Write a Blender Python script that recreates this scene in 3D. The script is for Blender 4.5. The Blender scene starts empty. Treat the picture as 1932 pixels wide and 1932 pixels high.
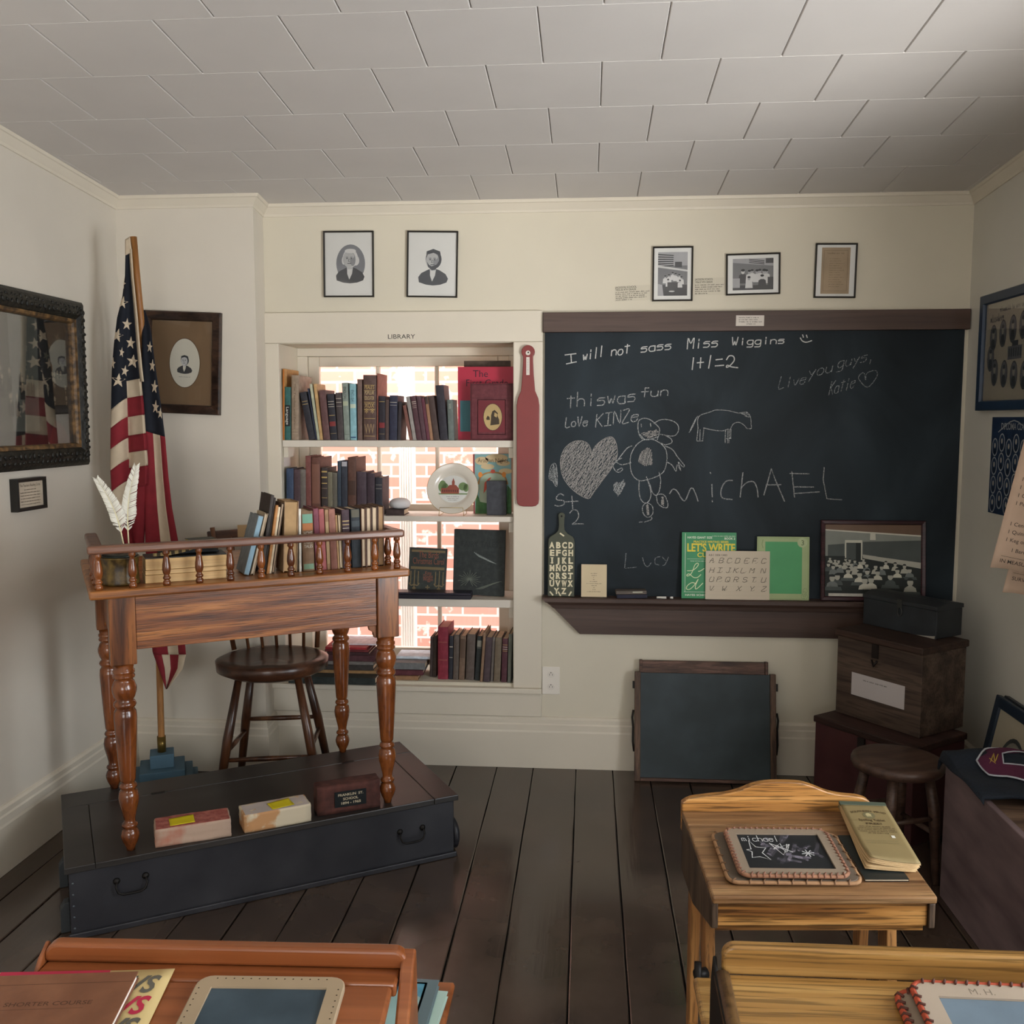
import bpy, bmesh, math, random
from mathutils import Vector, Matrix
random.seed(7)
R = math.radians
SC = bpy.context.scene
C = SC.collection

# ------------------------------------------------------------------ camera
FPX = 1790.0
TH = math.atan(176 / FPX)
AA = math.atan(144 * math.cos(TH) / FPX)
EYE = Vector((0, 0, 1.5))
cam_d = bpy.data.cameras.new('camera')
cam_d.sensor_width = 36
cam_d.sensor_fit = 'HORIZONTAL'
cam_d.lens = 36 * FPX / 1932
cam_d.clip_start = .02
cam = bpy.data.objects.new('camera', cam_d)
C.objects.link(cam)
cam.location = EYE
cam.rotation_euler = (math.pi / 2 - TH, 0, AA)
SC.camera = cam

# ------------------------------------------------------------------ world, light, exposure
SC.view_settings.view_transform = 'Standard'
SC.view_settings.look = 'None'
SC.view_settings.gamma = 1
SC.view_settings.use_curve_mapping = False
SC.view_settings.exposure = -0.12
W = bpy.data.worlds.new('world')
SC.world = W
W.use_nodes = True
bg = W.node_tree.nodes['Background']
sky = W.node_tree.nodes.new('ShaderNodeTexSky')
sky.sky_type = 'HOSEK_WILKIE'
sky.turbidity = 6
sky.sun_direction = (0.3, -0.5, 0.8)
mixw = W.node_tree.nodes.new('ShaderNodeMix')
mixw.data_type = 'RGBA'
mixw.inputs[0].default_value = .75
mixw.inputs[7].default_value = (1, 1, 1, 1)
W.node_tree.links.new(sky.outputs[0], mixw.inputs[6])
W.node_tree.links.new(mixw.outputs[2], bg.inputs[0])
bg.inputs[1].default_value = 4.2

def area(name, loc, direction, sx, sy, power, col):
    d = bpy.data.lights.new(name, 'AREA')
    d.shape = 'RECTANGLE'
    d.size = sx
    d.size_y = sy
    d.energy = power
    d.color = col
    o = bpy.data.objects.new(name, d)
    C.objects.link(o)
    o.location = loc
    o.rotation_euler = Vector(direction).to_track_quat('-Z', 'Y').to_euler()
    return o
# daylight outside the windows of the room (the right-hand wall and the wall behind the viewer)
area('daylight_right', (2.5, 1.0, 1.25), (-1, .15, 0), 2.2, 2.0, 185, (.86, .93, 1.0))
area('daylight_right_ground', (2.8, -1.3, .05), (-1.2, 2.6, 1.3), 2.6, 1.4, 520, (1.0, .98, .95))
area('daylight_right_rear', (2.5, -.6, 1.3), (-1, .1, 0), 1.8, 1.8, 90, (.95, .97, 1.0))
area('daylight_rear', (-.5, -3.0, 1.4), (.05, 1, 0.05), 2.0, 1.6, 70, (1.0, .97, .93))
area('daylight_yard', (-.86, 4.75, 3.0), (0, .35, -1), 3.0, .8, 160, (1, .97, .96))

# ------------------------------------------------------------------ pixel rays -> points on real planes
_fw = Vector((-math.sin(AA) * math.cos(TH), math.cos(AA) * math.cos(TH), -math.sin(TH)))
_rt = Vector((math.cos(AA), math.sin(AA), 0))
_up = Vector((-math.sin(AA) * math.sin(TH), math.cos(AA) * math.sin(TH), math.cos(TH)))
def P(x, y, X=None, Y=None, Z=None, n=None, o=None):
    d = _fw + _rt * ((x - 966) / FPX) + _up * ((966 - y) / FPX)
    if X is not None: t = X / d.x
    elif Y is not None: t = Y / d.y
    elif Z is not None: t = (Z - EYE.z) / d.z
    else: t = Vector(n).dot(Vector(o) - EYE) / Vector(n).dot(d)
    return EYE + d * t

# ------------------------------------------------------------------ materials
def lin(h):
    if isinstance(h, (tuple, list)): return tuple(h[:3]) + (1,)
    h = h.lstrip('#')
    v = [int(h[i:i + 2], 16) / 255 for i in (0, 2, 4)]
    return tuple(c / 12.92 if c <= .04045 else ((c + .055) / 1.055) ** 2.4 for c in v) + (1,)
_mats = {}
def base_mat(key):
    m = bpy.data.materials.new(key)
    m.use_nodes = True
    nt = m.node_tree
    return m, nt, nt.nodes['Principled BSDF'], nt.links
def spec(b, v):
    b.inputs['Specular IOR Level'].default_value = v
def pm(h, rough=.65, metal=0, sp=.35, var=.12, vs=9.0, bump=0.0):
    """plain painted / cloth / paper surface with a little procedural mottling"""
    key = 'paint_%s_%s_%s_%s_%s' % (h, rough, metal, var, bump)
    if key in _mats: return _mats[key]
    m, nt, b, L = base_mat(key)
    c = lin(h)
    tc = nt.nodes.new('ShaderNodeTexCoord')
    nz = nt.nodes.new('ShaderNodeTexNoise')
    nz.inputs['Scale'].default_value = vs
    nz.inputs['Detail'].default_value = 5
    L.new(tc.outputs['Object'], nz.inputs['Vector'])
    cr = nt.nodes.new('ShaderNodeValToRGB')
    cr.color_ramp.elements[0].position = .3
    cr.color_ramp.elements[1].position = .7
    cr.color_ramp.elements[0].color = tuple(x * (1 - var) for x in c[:3]) + (1,)
    cr.color_ramp.elements[1].color = tuple(min(1, x * (1 + var)) for x in c[:3]) + (1,)
    L.new(nz.outputs['Fac'], cr.inputs[0])
    L.new(cr.outputs[0], b.inputs['Base Color'])
    b.inputs['Roughness'].default_value = rough
    b.inputs['Metallic'].default_value = metal
    spec(b, sp)
    if bump:
        bp = nt.nodes.new('ShaderNodeBump')
        bp.inputs['Strength'].default_value = bump
        bp.inputs['Distance'].default_value = .002
        n2 = nt.nodes.new('ShaderNodeTexNoise')
        n2.inputs['Scale'].default_value = vs * 14
        L.new(tc.outputs['Object'], n2.inputs['Vector'])
        L.new(n2.outputs['Fac'], bp.inputs['Height'])
        L.new(bp.outputs[0], b.inputs['Normal'])
    _mats[key] = m
    return m
def wood(name, dark, mid, light, axis='X', s=16, rough=.38, stretch=.07, dist=1.2, bump=.25, sp=.45, fine=.5):
    if name in _mats: return _mats[name]
    m, nt, b, L = base_mat(name)
    tc = nt.nodes.new('ShaderNodeTexCoord')
    mp = nt.nodes.new('ShaderNodeMapping')
    sc = [1, 1, 1]
    sc['XYZ'.index(axis)] = stretch * .75
    mp.inputs['Scale'].default_value = sc
    L.new(tc.outputs['Object'], mp.inputs['Vector'])
    n1 = nt.nodes.new('ShaderNodeTexNoise')
    n1.inputs['Scale'].default_value = s * 1.7
    n1.inputs['Detail'].default_value = 4
    n1.inputs['Distortion'].default_value = dist * .35
    L.new(mp.outputs[0], n1.inputs['Vector'])
    cr = nt.nodes.new('ShaderNodeValToRGB')
    e = cr.color_ramp.elements
    e[0].position = .32; e[0].color = lin(dark)
    e[1].position = .68; e[1].color = lin(light)
    k = e.new(.5); k.color = lin(mid)
    L.new(n1.outputs['Fac'], cr.inputs[0])
    n2 = nt.nodes.new('ShaderNodeTexNoise')
    n2.inputs['Scale'].default_value = s * 11
    n2.inputs['Detail'].default_value = 3
    n2.inputs['Distortion'].default_value = .2
    L.new(mp.outputs[0], n2.inputs['Vector'])
    c2 = nt.nodes.new('ShaderNodeValToRGB')
    c2.color_ramp.elements[0].position = .40
    c2.color_ramp.elements[0].color = (1 - fine,) * 3 + (1,)
    c2.color_ramp.elements[1].position = .48
    c2.color_ramp.elements[1].color = (1, 1, 1, 1)
    L.new(n2.outputs['Fac'], c2.inputs[0])
    mx = nt.nodes.new('ShaderNodeMix')
    mx.data_type = 'RGBA'
    mx.blend_type = 'MULTIPLY'
    mx.inputs[0].default_value = 1
    L.new(cr.outputs[0], mx.inputs[6])
    L.new(c2.outputs[0], mx.inputs[7])
    L.new(mx.outputs[2], b.inputs['Base Color'])
    bp = nt.nodes.new('ShaderNodeBump')
    bp.inputs['Strength'].default_value = bump
    bp.inputs['Distance'].default_value = .0015
    L.new(n2.outputs['Fac'], bp.inputs['Height'])
    L.new(bp.outputs[0], b.inputs['Normal'])
    b.inputs['Roughness'].default_value = rough
    spec(b, sp)
    _mats[name] = m
    return m
def specked(name, a, bcol, scale=30, lo=.55, hi=.62, rough=.6, detail=6, bump=.3, stretch=None, sp=.4):
    """two colours split by a noise threshold: worn paint, chalk smears, rough masonry"""
    if name in _mats: return _mats[name]
    m, nt, b, L = base_mat(name)
    tc = nt.nodes.new('ShaderNodeTexCoord')
    mp = nt.nodes.new('ShaderNodeMapping')
    if stretch: mp.inputs['Scale'].default_value = stretch
    L.new(tc.outputs['Object'], mp.inputs['Vector'])
    n1 = nt.nodes.new('ShaderNodeTexNoise')
    n1.inputs['Scale'].default_value = scale
    n1.inputs['Detail'].default_value = detail
    L.new(mp.outputs[0], n1.inputs['Vector'])
    cr = nt.nodes.new('ShaderNodeValToRGB')
    e = cr.color_ramp.elements
    e[0].position = lo; e[0].color = lin(a)
    e[1].position = hi; e[1].color = lin(bcol)
    L.new(n1.outputs['Fac'], cr.inputs[0])
    L.new(cr.outputs[0], b.inputs['Base Color'])
    bp = nt.nodes.new('ShaderNodeBump')
    bp.inputs['Strength'].default_value = bump
    bp.inputs['Distance'].default_value = .003
    L.new(n1.outputs['Fac'], bp.inputs['Height'])
    L.new(bp.outputs[0], b.inputs['Normal'])
    b.inputs['Roughness'].default_value = rough
    spec(b, sp)
    _mats[name] = m
    return m
def chalk(name, h, cover=.5, scale=420):
    """dusty chalk line: gaps of board show through"""
    if name in _mats: return _mats[name]
    m, nt, b, L = base_mat(name)
    b.inputs['Base Color'].default_value = lin(h)
    b.inputs['Roughness'].default_value = 1
    spec(b, 0)
    tr = nt.nodes.new('ShaderNodeBsdfTransparent')
    ms = nt.nodes.new('ShaderNodeMixShader')
    tc = nt.nodes.new('ShaderNodeTexCoord')
    nz = nt.nodes.new('ShaderNodeTexNoise')
    nz.inputs['Scale'].default_value = scale
    nz.inputs['Detail'].default_value = 2
    L.new(tc.outputs['Object'], nz.inputs['Vector'])
    cr = nt.nodes.new('ShaderNodeValToRGB')
    cr.color_ramp.elements[0].position = .62 - cover * .4
    cr.color_ramp.elements[0].color = (.12, .12, .12, 1)
    cr.color_ramp.elements[1].position = .85 - cover * .4
    cr.color_ramp.elements[1].color = (.9, .9, .9, 1)
    L.new(nz.outputs['Fac'], cr.inputs[0])
    L.new(cr.outputs[0], ms.inputs[0])
    L.new(tr.outputs[0], ms.inputs[1])
    L.new(b.outputs[0], ms.inputs[2])
    L.new(ms.outputs[0], nt.nodes['Material Output'].inputs[0])
    _mats[name] = m
    return m
def glass(name='window_glass', tint=(1, 1, 1), strength=.5):
    if name in _mats: return _mats[name]
    m, nt, b, L = base_mat(name)
    tr = nt.nodes.new('ShaderNodeBsdfTransparent')
    tr.inputs[0].default_value = tint + (1,)
    gl = nt.nodes.new('ShaderNodeBsdfGlossy')
    gl.inputs['Roughness'].default_value = .03
    fr = nt.nodes.new('ShaderNodeFresnel')
    fr.inputs['IOR'].default_value = 1.45
    mu = nt.nodes.new('ShaderNodeMath')
    mu.operation = 'MULTIPLY'
    mu.inputs[1].default_value = strength
    L.new(fr.outputs[0], mu.inputs[0])
    ms = nt.nodes.new('ShaderNodeMixShader')
    L.new(mu.outputs[0], ms.inputs[0])
    L.new(tr.outputs[0], ms.inputs[1])
    L.new(gl.outputs[0], ms.inputs[2])
    L.new(ms.outputs[0], nt.nodes['Material Output'].inputs[0])
    _mats[name] = m
    return m

# ------------------------------------------------------------------ mesh builder
def TR(loc=(0, 0, 0), rx=0, ry=0, rz=0):
    return Matrix.Translation(loc) @ Matrix.Rotation(R(rz), 4, 'Z') @ Matrix.Rotation(R(ry), 4, 'Y') @ Matrix.Rotation(R(rx), 4, 'X')
class MB:
    def __init__(s): s.v = []; s.f = []; s.m = []; s.sm = []
    def add(s, vs, fs, mi=0, T=None, smooth=False):
        k = len(s.v)
        for p in vs:
            p = Vector(p)
            s.v.append(T @ p if T is not None else p)
        for f in fs:
            s.f.append([i + k for i in f]); s.m.append(mi); s.sm.append(smooth)
        return s
    def box(s, x0, x1, y0, y1, z0, z1, mi=0, T=None):
        vs = [(x, y, z) for z in (z0, z1) for y in (y0, y1) for x in (x0, x1)]
        return s.add(vs, [(0, 2, 3, 1), (4, 5, 7, 6), (0, 1, 5, 4), (2, 6, 7, 3), (0, 4, 6, 2), (1, 3, 7, 5)], mi, T)
    def prism(s, poly, a, b, plane='xz', mi=0, T=None, smooth=False):
        """extrude a 2D outline from a to b along the third axis"""
        def q(p, w):
            return {'xz': (p[0], w, p[1]), 'xy': (p[0], p[1], w), 'yz': (w, p[0], p[1])}[plane]
        n = len(poly)
        vs = [q(p, a) for p in poly] + [q(p, b) for p in poly]
        ar = sum(poly[i][0] * poly[(i + 1) % n][1] - poly[(i + 1) % n][0] * poly[i][1] for i in range(n))
        flip = (ar > 0) != (plane == 'xz')
        flip = flip if b > a else not flip
        fs = [list(range(n)), list(range(2 * n - 1, n - 1, -1))] + [[i, i + n, (i + 1) % n + n, (i + 1) % n] for i in range(n)]
        if flip: fs = [f[::-1] for f in fs]
        k = len(s.f)
        s.add(vs, fs, mi, T)
        if smooth:
            for i in range(k + 2, len(s.f)): s.sm[i] = True
        return s
    def lathe(s, prof, n=20, T=None, mi=0, squash=1.0):
        vs = []; fs = []
        for r, z in prof:
            for i in range(n):
                a = 2 * math.pi * i / n
                vs.append((r * math.cos(a), r * math.sin(a) * squash, z))
        for j in range(len(prof) - 1):
            for i in range(n):
                i2 = (i + 1) % n
                fs.append((j * n + i, j * n + i2, (j + 1) * n + i2, (j + 1) * n + i))
        s.add(vs, fs, mi, T, True)
        k = len(s.v) - len(vs)
        if prof[0][0] > 1e-5: s.f.append([k + i for i in range(n)][::-1]); s.m.append(mi); s.sm.append(False)
        if prof[-1][0] > 1e-5: s.f.append([k + (len(prof) - 1) * n + i for i in range(n)]); s.m.append(mi); s.sm.append(False)
        return s
    def tube(s, path, r, n=8, mi=0, T=None, closed=False):
        pts = [Vector(p) for p in path]
        rs = r if isinstance(r, (list, tuple)) else [r] * len(pts)
        vs = []; fs = []; N = len(pts)
        ref = None
        for i, p in enumerate(pts):
            a = pts[i - 1] if (i > 0 or closed) else p
            b = pts[(i + 1) % N] if (i < N - 1 or closed) else p
            t = (b - a).normalized()
            if ref is None:
                ref = t.orthogonal().normalized()
            ref = (ref - t * ref.dot(t)).normalized()
            bi = t.cross(ref)
            for k in range(n):
                an = 2 * math.pi * k / n
                vs.append(p + (ref * math.cos(an) + bi * math.sin(an)) * rs[i])
        for i in range(N if closed else N - 1):
            j = (i + 1) % N
            for k in range(n):
                k2 = (k + 1) % n
                fs.append((i * n + k, i * n + k2, j * n + k2, j * n + k))
        s.add(vs, fs, mi, T, True)
        if not closed:
            q = len(s.v) - len(vs)
            s.f.append([q + k for k in range(n)][::-1]); s.m.append(mi); s.sm.append(False)
            s.f.append([q + (N - 1) * n + k for k in range(n)]); s.m.append(mi); s.sm.append(False)
        return s
    def grid(s, fn, nu, nv, mi=0, T=None, smooth=True, mfn=None):
        vs = [fn(i / nu, j / nv) for j in range(nv + 1) for i in range(nu + 1)]
        k = len(s.f)
        s.add(vs, [(j * (nu + 1) + i, j * (nu + 1) + i + 1, (j + 1) * (nu + 1) + i + 1, (j + 1) * (nu + 1) + i) for j in range(nv) for i in range(nu)], mi, T, smooth)
        if mfn:
            q = 0
            for j in range(nv):
                for i in range(nu):
                    s.m[k + q] = mfn((i + .5) / nu, (j + .5) / nv); q += 1
        return s
    def rings(s, w, h, prof, mi=0, T=None):
        """mitred rectangular frame; prof = [(inset, y)], local x right, z up"""
        vs = []; fs = []
        for a, y in prof:
            x = w / 2 - a; z = h / 2 - a
            vs += [(-x, y, -z), (x, y, -z), (x, y, z), (-x, y, z)]
        n = len(prof)
        for j in range(n):
            j2 = (j + 1) % n
            for i in range(4):
                i2 = (i + 1) % 4
                fs.append((j * 4 + i, j * 4 + i2, j2 * 4 + i2, j2 * 4 + i))
        return s.add(vs, fs, mi, T)
    # ---- flat marks on a face seen from -y (x right, z up), w = lift towards the viewer
    def flat(s, pts, w, mi=0, T=None):
        return s.add([(p[0], -w, p[1]) for p in pts], [list(range(len(pts)))], mi, T)
    def rect(s, x0, x1, z0, z1, w, mi=0, T=None):
        return s.flat([(x0, z0), (x1, z0), (x1, z1), (x0, z1)], w, mi, T)
    def oval(s, cx, cz, rx, rz, w, mi=0, T=None, n=28):
        return s.flat([(cx + rx * math.cos(2 * math.pi * i / n), cz + rz * math.sin(2 * math.pi * i / n)) for i in range(n)], w, mi, T)
    def ringoval(s, cx, cz, rx, rz, t, w, mi=0, T=None, n=24):
        vs = []
        for k in (0, 1):
            for i in range(n):
                a = 2 * math.pi * i / n
                vs.append((cx + (rx - k * t) * math.cos(a), -w, cz + (rz - k * t) * math.sin(a)))
        return s.add(vs, [(i, (i + 1) % n, n + (i + 1) % n, n + i) for i in range(n)], mi, T)
    def stroke(s, pts, wd, w, mi=0, T=None):
        """a flat ribbon following a polyline on the face"""
        P2 = [Vector((p[0], p[1])) for p in pts]
        if len(P2) < 2: return s
        L_ = []; R_ = []
        for i, p in enumerate(P2):
            a = P2[max(i - 1, 0)]; b = P2[min(i + 1, len(P2) - 1)]
            t = (b - a)
            t = t.normalized() if t.length > 1e-9 else Vector((1, 0))
            nrm = Vector((-t.y, t.x)) * wd / 2
            e = t * (wd * .3) if i == len(P2) - 1 else (-t * (wd * .3) if i == 0 else Vector((0, 0)))
            L_.append(p + nrm + e); R_.append(p - nrm + e)
        n = len(P2)
        vs = [(p.x, -w, p.y) for p in L_] + [(p.x, -w, p.y) for p in R_]
        return s.add(vs, [(n + i, n + i + 1, i + 1, i) for i in range(n - 1)], mi, T)
    def text(s, string, x, z, size, w, mi=0, align='LEFT', bold=0.0, shear=0.0, xs=1.0, T=None, fit=None):
        vs, fs, wd = text_mesh(string, bold, shear)
        k = size
        if fit: xs = fit / max(wd * k, 1e-6)
        x -= {'LEFT': 0, 'CENTER': .5, 'RIGHT': 1}[align] * wd * k * xs
        return s.add([(x + p[0] * k * xs, -w, z + p[1] * k) for p in vs], fs, mi, T)
    def scrawl(s, x0, x1, z, h, w, mi=0, T=None, seed=0):
        """a line of print too small to read: letter-sized marks grouped in words"""
        rn = random.Random(seed * 31 + int((x1 - x0) * 1e5))
        x = x0
        while x < x1 - h * .3:
            for _ in range(rn.randint(2, 8)):
                if x > x1 - h * .3: break
                k = rn.choice((.62, .62, .62, 1.0))
                s.rect(x, x + h * .11, z, z + h * k, w, mi, T); s.rect(x + h * .3, x + h * .41, z, z + h * .62, w, mi, T)
                s.rect(x + h * .11, x + h * .3, z + rn.choice((0, .3, .5)) * h, z + rn.choice((0, .3, .5)) * h + h * .1, w, mi, T)
                x += h * .56
            x += h * .5
        return s
    def build(s, name, mats, parent=None, bevel=0, seg=2, solid=0, loc=None):
        me = bpy.data.meshes.new(name)
        me.from_pydata([tuple(p) for p in s.v], [], s.f)
        if not isinstance(mats, (list, tuple)): mats = [mats]
        for m in mats: me.materials.append(m)
        for p, mi, sm in zip(me.polygons, s.m, s.sm):
            p.material_index = mi; p.use_smooth = sm
        me.update()
        o = bpy.data.objects.new(name, me)
        C.objects.link(o)
        if parent: o.parent = parent
        if loc is not None: o.location = loc
        if solid:
            md = o.modifiers.new('thick', 'SOLIDIFY'); md.thickness = solid; md.offset = 0
        if bevel:
            md = o.modifiers.new('edge', 'BEVEL'); md.width = bevel; md.segments = seg; md.limit_method = 'ANGLE'; md.angle_limit = R(40)
        return o
_tx = {}
def text_mesh(string, bold=0.0, shear=0.0):
    key = (string, bold, shear)
    if key in _tx: return _tx[key]
    cu = bpy.data.curves.new('lettering', 'FONT')
    cu.body = string
    cu.size = 1
    cu.offset = bold
    cu.shear = shear
    cu.resolution_u = 3
    o = bpy.data.objects.new('lettering', cu)
    C.objects.link(o)
    bpy.context.view_layer.update()
    me = o.evaluated_get(bpy.context.evaluated_depsgraph_get()).to_mesh()
    vs = [(v.co.x, v.co.y) for v in me.vertices]
    fs = [list(p.vertices) for p in me.polygons]
    o.evaluated_get(bpy.context.evaluated_depsgraph_get()).to_mesh_clear()
    bpy.data.objects.remove(o)
    bpy.data.curves.remove(cu)
    wd = max([v[0] for v in vs] or [.3])
    _tx[key] = (vs, fs, wd)
    return _tx[key]

# single-stroke handwriting, x 0..4, baseline 2, x-height 5, capitals 8
GL = {'a': '45150403124243 4542', 'b': '0802 04152535444332120304', 'c': '45150403124243', 'd': '48424312030415354 4', 'e': '0434444515040312 3243'.replace(' ', ''),
 'f': '4737272622 0545', 'g': '45150403123243 4541301000', 'h': '0802 0415354442', 'i': '2522 2726', 'j': '3531201001 3736', 'k': '0802 4503 1442', 'l': '2822', 'm': '0502 0415252422 24354442', 'n': '0502 0415354442',
 'o': '15040312324344351 5'.replace(' ', ''), 'p': '0500 0415354443321203', 'q': '45150403123243 4540', 'r': '0502 041545', 's': '4515043443321 202'.replace(' ', ''), 't': '2722 0646', 'u': '0503123243 4542', 'v': '052245', 'w': '0512243245', 'x': '0542 4502', 'y': '052345 4510', 'z': '05450242',
 'A': '02284 2 0535', 'C': '4738180704031232 43', 'D': '0802 083847433202', 'E': '48080242 0535', 'G': '473818070403123243 45 25', 'I': '0848 2822 0242', 'J': '2848 3833221203', 'K': '0802 4805 1542', 'L': '080242', 'M': '0208254842', 'N': '02084248', 'R': '0208384746350 5 2542', 'S': '473818070615354443321203',
 'T': '0848 2822', 'V': '082248', 'W': '0812253248', 'Y': '082548 2522', 'Z': '08480242', '1': '2822', '2': '0718384746050242', '3': '0718384736254433 1203', '4': '3832 380444', '+': '2723 0545', '=': '0646 0444', '.': '2223', ',': '2220', '&': '42061838360402324 4', 'B': '0208384736 05 0535443202', 'F': '480802 0535', 'H': '0802 4842 0545', 'O': '1807031232434738 18', 'P': '020838473605', 'Q': '18070312324347381 8 2442', 'U': '080312324348', 'X': '0842 4802'}
def strokes(ch):
    g = GL.get(ch)
    if not g: return []
    # tokens are split on blanks only where a stroke really ends (even number of digits)
    out = []; buf = ''
    for tok in g.split(' '):
        buf += tok
        if len(buf) % 2 == 0:
            out.append([(int(buf[i]), int(buf[i + 1])) for i in range(0, len(buf), 2)]); buf = ''
    return out
def smooth(pts, k=4):
    if len(pts) < 3: return pts
    o = []
    n = len(pts)
    for i in range(n - 1):
        p0 = Vector(pts[max(i - 1, 0)]); p1 = Vector(pts[i]); p2 = Vector(pts[i + 1]); p3 = Vector(pts[min(i + 2, n - 1)])
        for j in range(k):
            t = j / k
            o.append(tuple(.5 * (2 * p1 + (p2 - p0) * t + (2 * p0 - 5 * p1 + 4 * p2 - p3) * t * t + (3 * p1 - p0 - 3 * p2 + p3) * t ** 3)))
    o.append(tuple(pts[-1]))
    return o
def hand(string, x0, x1, zb, cap, slope=0.0, shear=0.0, jit=0.0, sm=True, gap=1.6):
    """handwritten strokes fitted between x0 and x1, baseline zb, capital height cap"""
    n = len(string)
    cw = 4 + gap
    k = (x1 - x0) / (n * cw - gap)
    out = []
    rnd = random.Random(string)
    for i, ch in enumerate(string):
        dz = rnd.uniform(-jit, jit) * cap
        for st in strokes(ch):
            pts = []
            for (a, b) in st:
                z = (b - 2) / 6 * cap
                x = x0 + (i * cw + a) * k + z * shear
                pts.append((x, zb + z + dz + (x - x0) * slope))
            out.append(smooth(pts) if sm else pts)
    return out

# ------------------------------------------------------------------ things
def tag(o, label, cat, group=None):
    o['label'] = label; o['category'] = cat
    if group: o['group'] = group
    return o
def thing(name, label, cat, loc=(0, 0, 0), rz=0, group=None, M=None):
    o = bpy.data.objects.new(name, None)
    o.empty_display_size = .05
    C.objects.link(o)
    if M is not None: o.matrix_world = M
    else:
        o.location = loc; o.rotation_euler = (0, 0, R(rz))
    return tag(o, label, cat, group)
def struct(o):
    o['kind'] = 'structure'
    return o
def wall_M(center, u, into):
    """local x = u (right as seen), y = into the wall, z = up"""
    u = Vector(u).normalized(); y = Vector(into).normalized(); z = u.cross(y)
    M = Matrix((u, y, z)).transposed().to_4x4()
    M.translation = Vector(center)
    return M
def quad_M(tl, tr, br, bl):
    tl, tr, br, bl = map(Vector, (tl, tr, br, bl))
    c = (tl + tr + br + bl) / 4
    u = (tr + br - tl - bl); v = (tl + tr - bl - br)
    w, h = u.length / 2, v.length / 2
    u.normalize(); v = (v - u * v.dot(u)).normalized()
    return wall_M(c, u, v.cross(u)), w, h
ORD = ['', 'first', 'second', 'third', 'fourth', 'fifth', 'sixth', 'seventh', 'eighth', 'ninth', 'tenth', 'eleventh', 'twelfth', 'thirteenth', 'fourteenth', 'fifteenth', 'sixteenth', 'seventeenth', 'eighteenth', 'nineteenth', 'twentieth'] + ['twenty-' + w for w in ('first', 'second', 'third', 'fourth', 'fifth', 'sixth', 'seventh', 'eighth', 'ninth')] + ['thirtieth']
# ------------------------------------------------------------------ the room
XL, XR, YB, YF, YR, XRET = -1.93, 1.513, 3.98, 3.83, -2.6, -1.358
def ceil_z(y): return 2.385 + .06 * (YB - y)
NX0, NX1, NZ0, NZ1, NYB = -1.308, -.312, .366, 1.815, 4.235      # library window niche
cream = pm('#cfc7b4', .6, var=.03, vs=3, bump=.08)
left_paint = pm('#d0c8ba', .6, var=.03, vs=3, bump=.1)
grey_paint = pm('#cdc9be', .6, var=.03, vs=3, bump=.08)
trim_paint = pm('#d2c9b8', .45, var=.025, vs=4, bump=.05)
tile_paint = pm('#cac5c0', .75, var=.02, vs=5, bump=.05)

# floor: individual boards with dark gaps, one mesh
m, nt, b, L = base_mat('brown_floor_paint')
tc = nt.nodes.new('ShaderNodeTexCoord')
mp = nt.nodes.new('ShaderNodeMapping'); mp.inputs['Scale'].default_value = (1, .06, 1)
n1 = nt.nodes.new('ShaderNodeTexNoise'); n1.inputs['Scale'].default_value = 60; n1.inputs['Detail'].default_value = 8
n2 = nt.nodes.new('ShaderNodeTexNoise'); n2.inputs['Scale'].default_value = 4; n2.inputs['Detail'].default_value = 5
cr = nt.nodes.new('ShaderNodeValToRGB')
cr.color_ramp.elements[0].position = .3; cr.color_ramp.elements[0].color = lin('#382d26')
cr.color_ramp.elements[1].position = .75; cr.color_ramp.elements[1].color = lin('#52443a')
rr = nt.nodes.new('ShaderNodeMapRange'); rr.inputs[3].default_value = .1; rr.inputs[4].default_value = .28
bp = nt.nodes.new('ShaderNodeBump'); bp.inputs['Strength'].default_value = .25; bp.inputs['Distance'].default_value = .0015
L.new(tc.outputs['Object'], mp.inputs[0]); L.new(mp.outputs[0], n1.inputs['Vector']); L.new(tc.outputs['Object'], n2.inputs['Vector'])
L.new(n2.outputs['Fac'], cr.inputs[0]); L.new(cr.outputs[0], b.inputs['Base Color'])
L.new(n2.outputs['Fac'], rr.inputs[0]); L.new(rr.outputs[0], b.inputs['Roughness'])
L.new(n1.outputs['Fac'], bp.inputs['Height']); L.new(bp.outputs[0], b.inputs['Normal'])
spec(b, .75)
floor_mat = m
seams = [-1.93, -1.825, -1.68, -1.53, -1.37, -1.21, -1.05, -.89, -.725, -.559, -.382, -.2255, -.0416, .115, .2687, .43, .60, .77, .93, 1.10, 1.27, 1.44, 1.513]
f = MB()
f.box(XL - .3, XR + .3, YR - .3, YB + .3, -.08, -.012, 1)
rnd = random.Random(3)
for i in range(len(seams) - 1):
    x0, x1 = seams[i] + .0022, seams[i + 1] - .0022
    h = rnd.uniform(-.0015, 0)
    N = 40
    def edge(k, s, j):
        return (rnd.uniform(-.0012, .0012) if 0 < k < N else 0) + j
    ys = [YR + (YB + .02 - YR) * k / N for k in range(N + 1)]
    le = [(x0 + edge(k, 0, 0), y) for k, y in enumerate(ys)]
    ri = [(x1 + edge(k, 0, 0), y) for k, y in enumerate(ys)]
    vs = []; fs = []
    for k in range(N + 1):
        (a, y), (c, _) = le[k], ri[k]
        vs += [(a, y, -.012), (a, y, h - .0015), (a + .003, y, h), (c - .003, y, h), (c, y, h - .0015), (c, y, -.012)]
    for k in range(N):
        for q in range(5):
            fs.append((k * 6 + q, (k + 1) * 6 + q, (k + 1) * 6 + q + 1, k * 6 + q + 1))
    f.add(vs, fs, 0)
struct(f.build('floor', [floor_mat, pm('#0c0907', .9)]))

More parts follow.
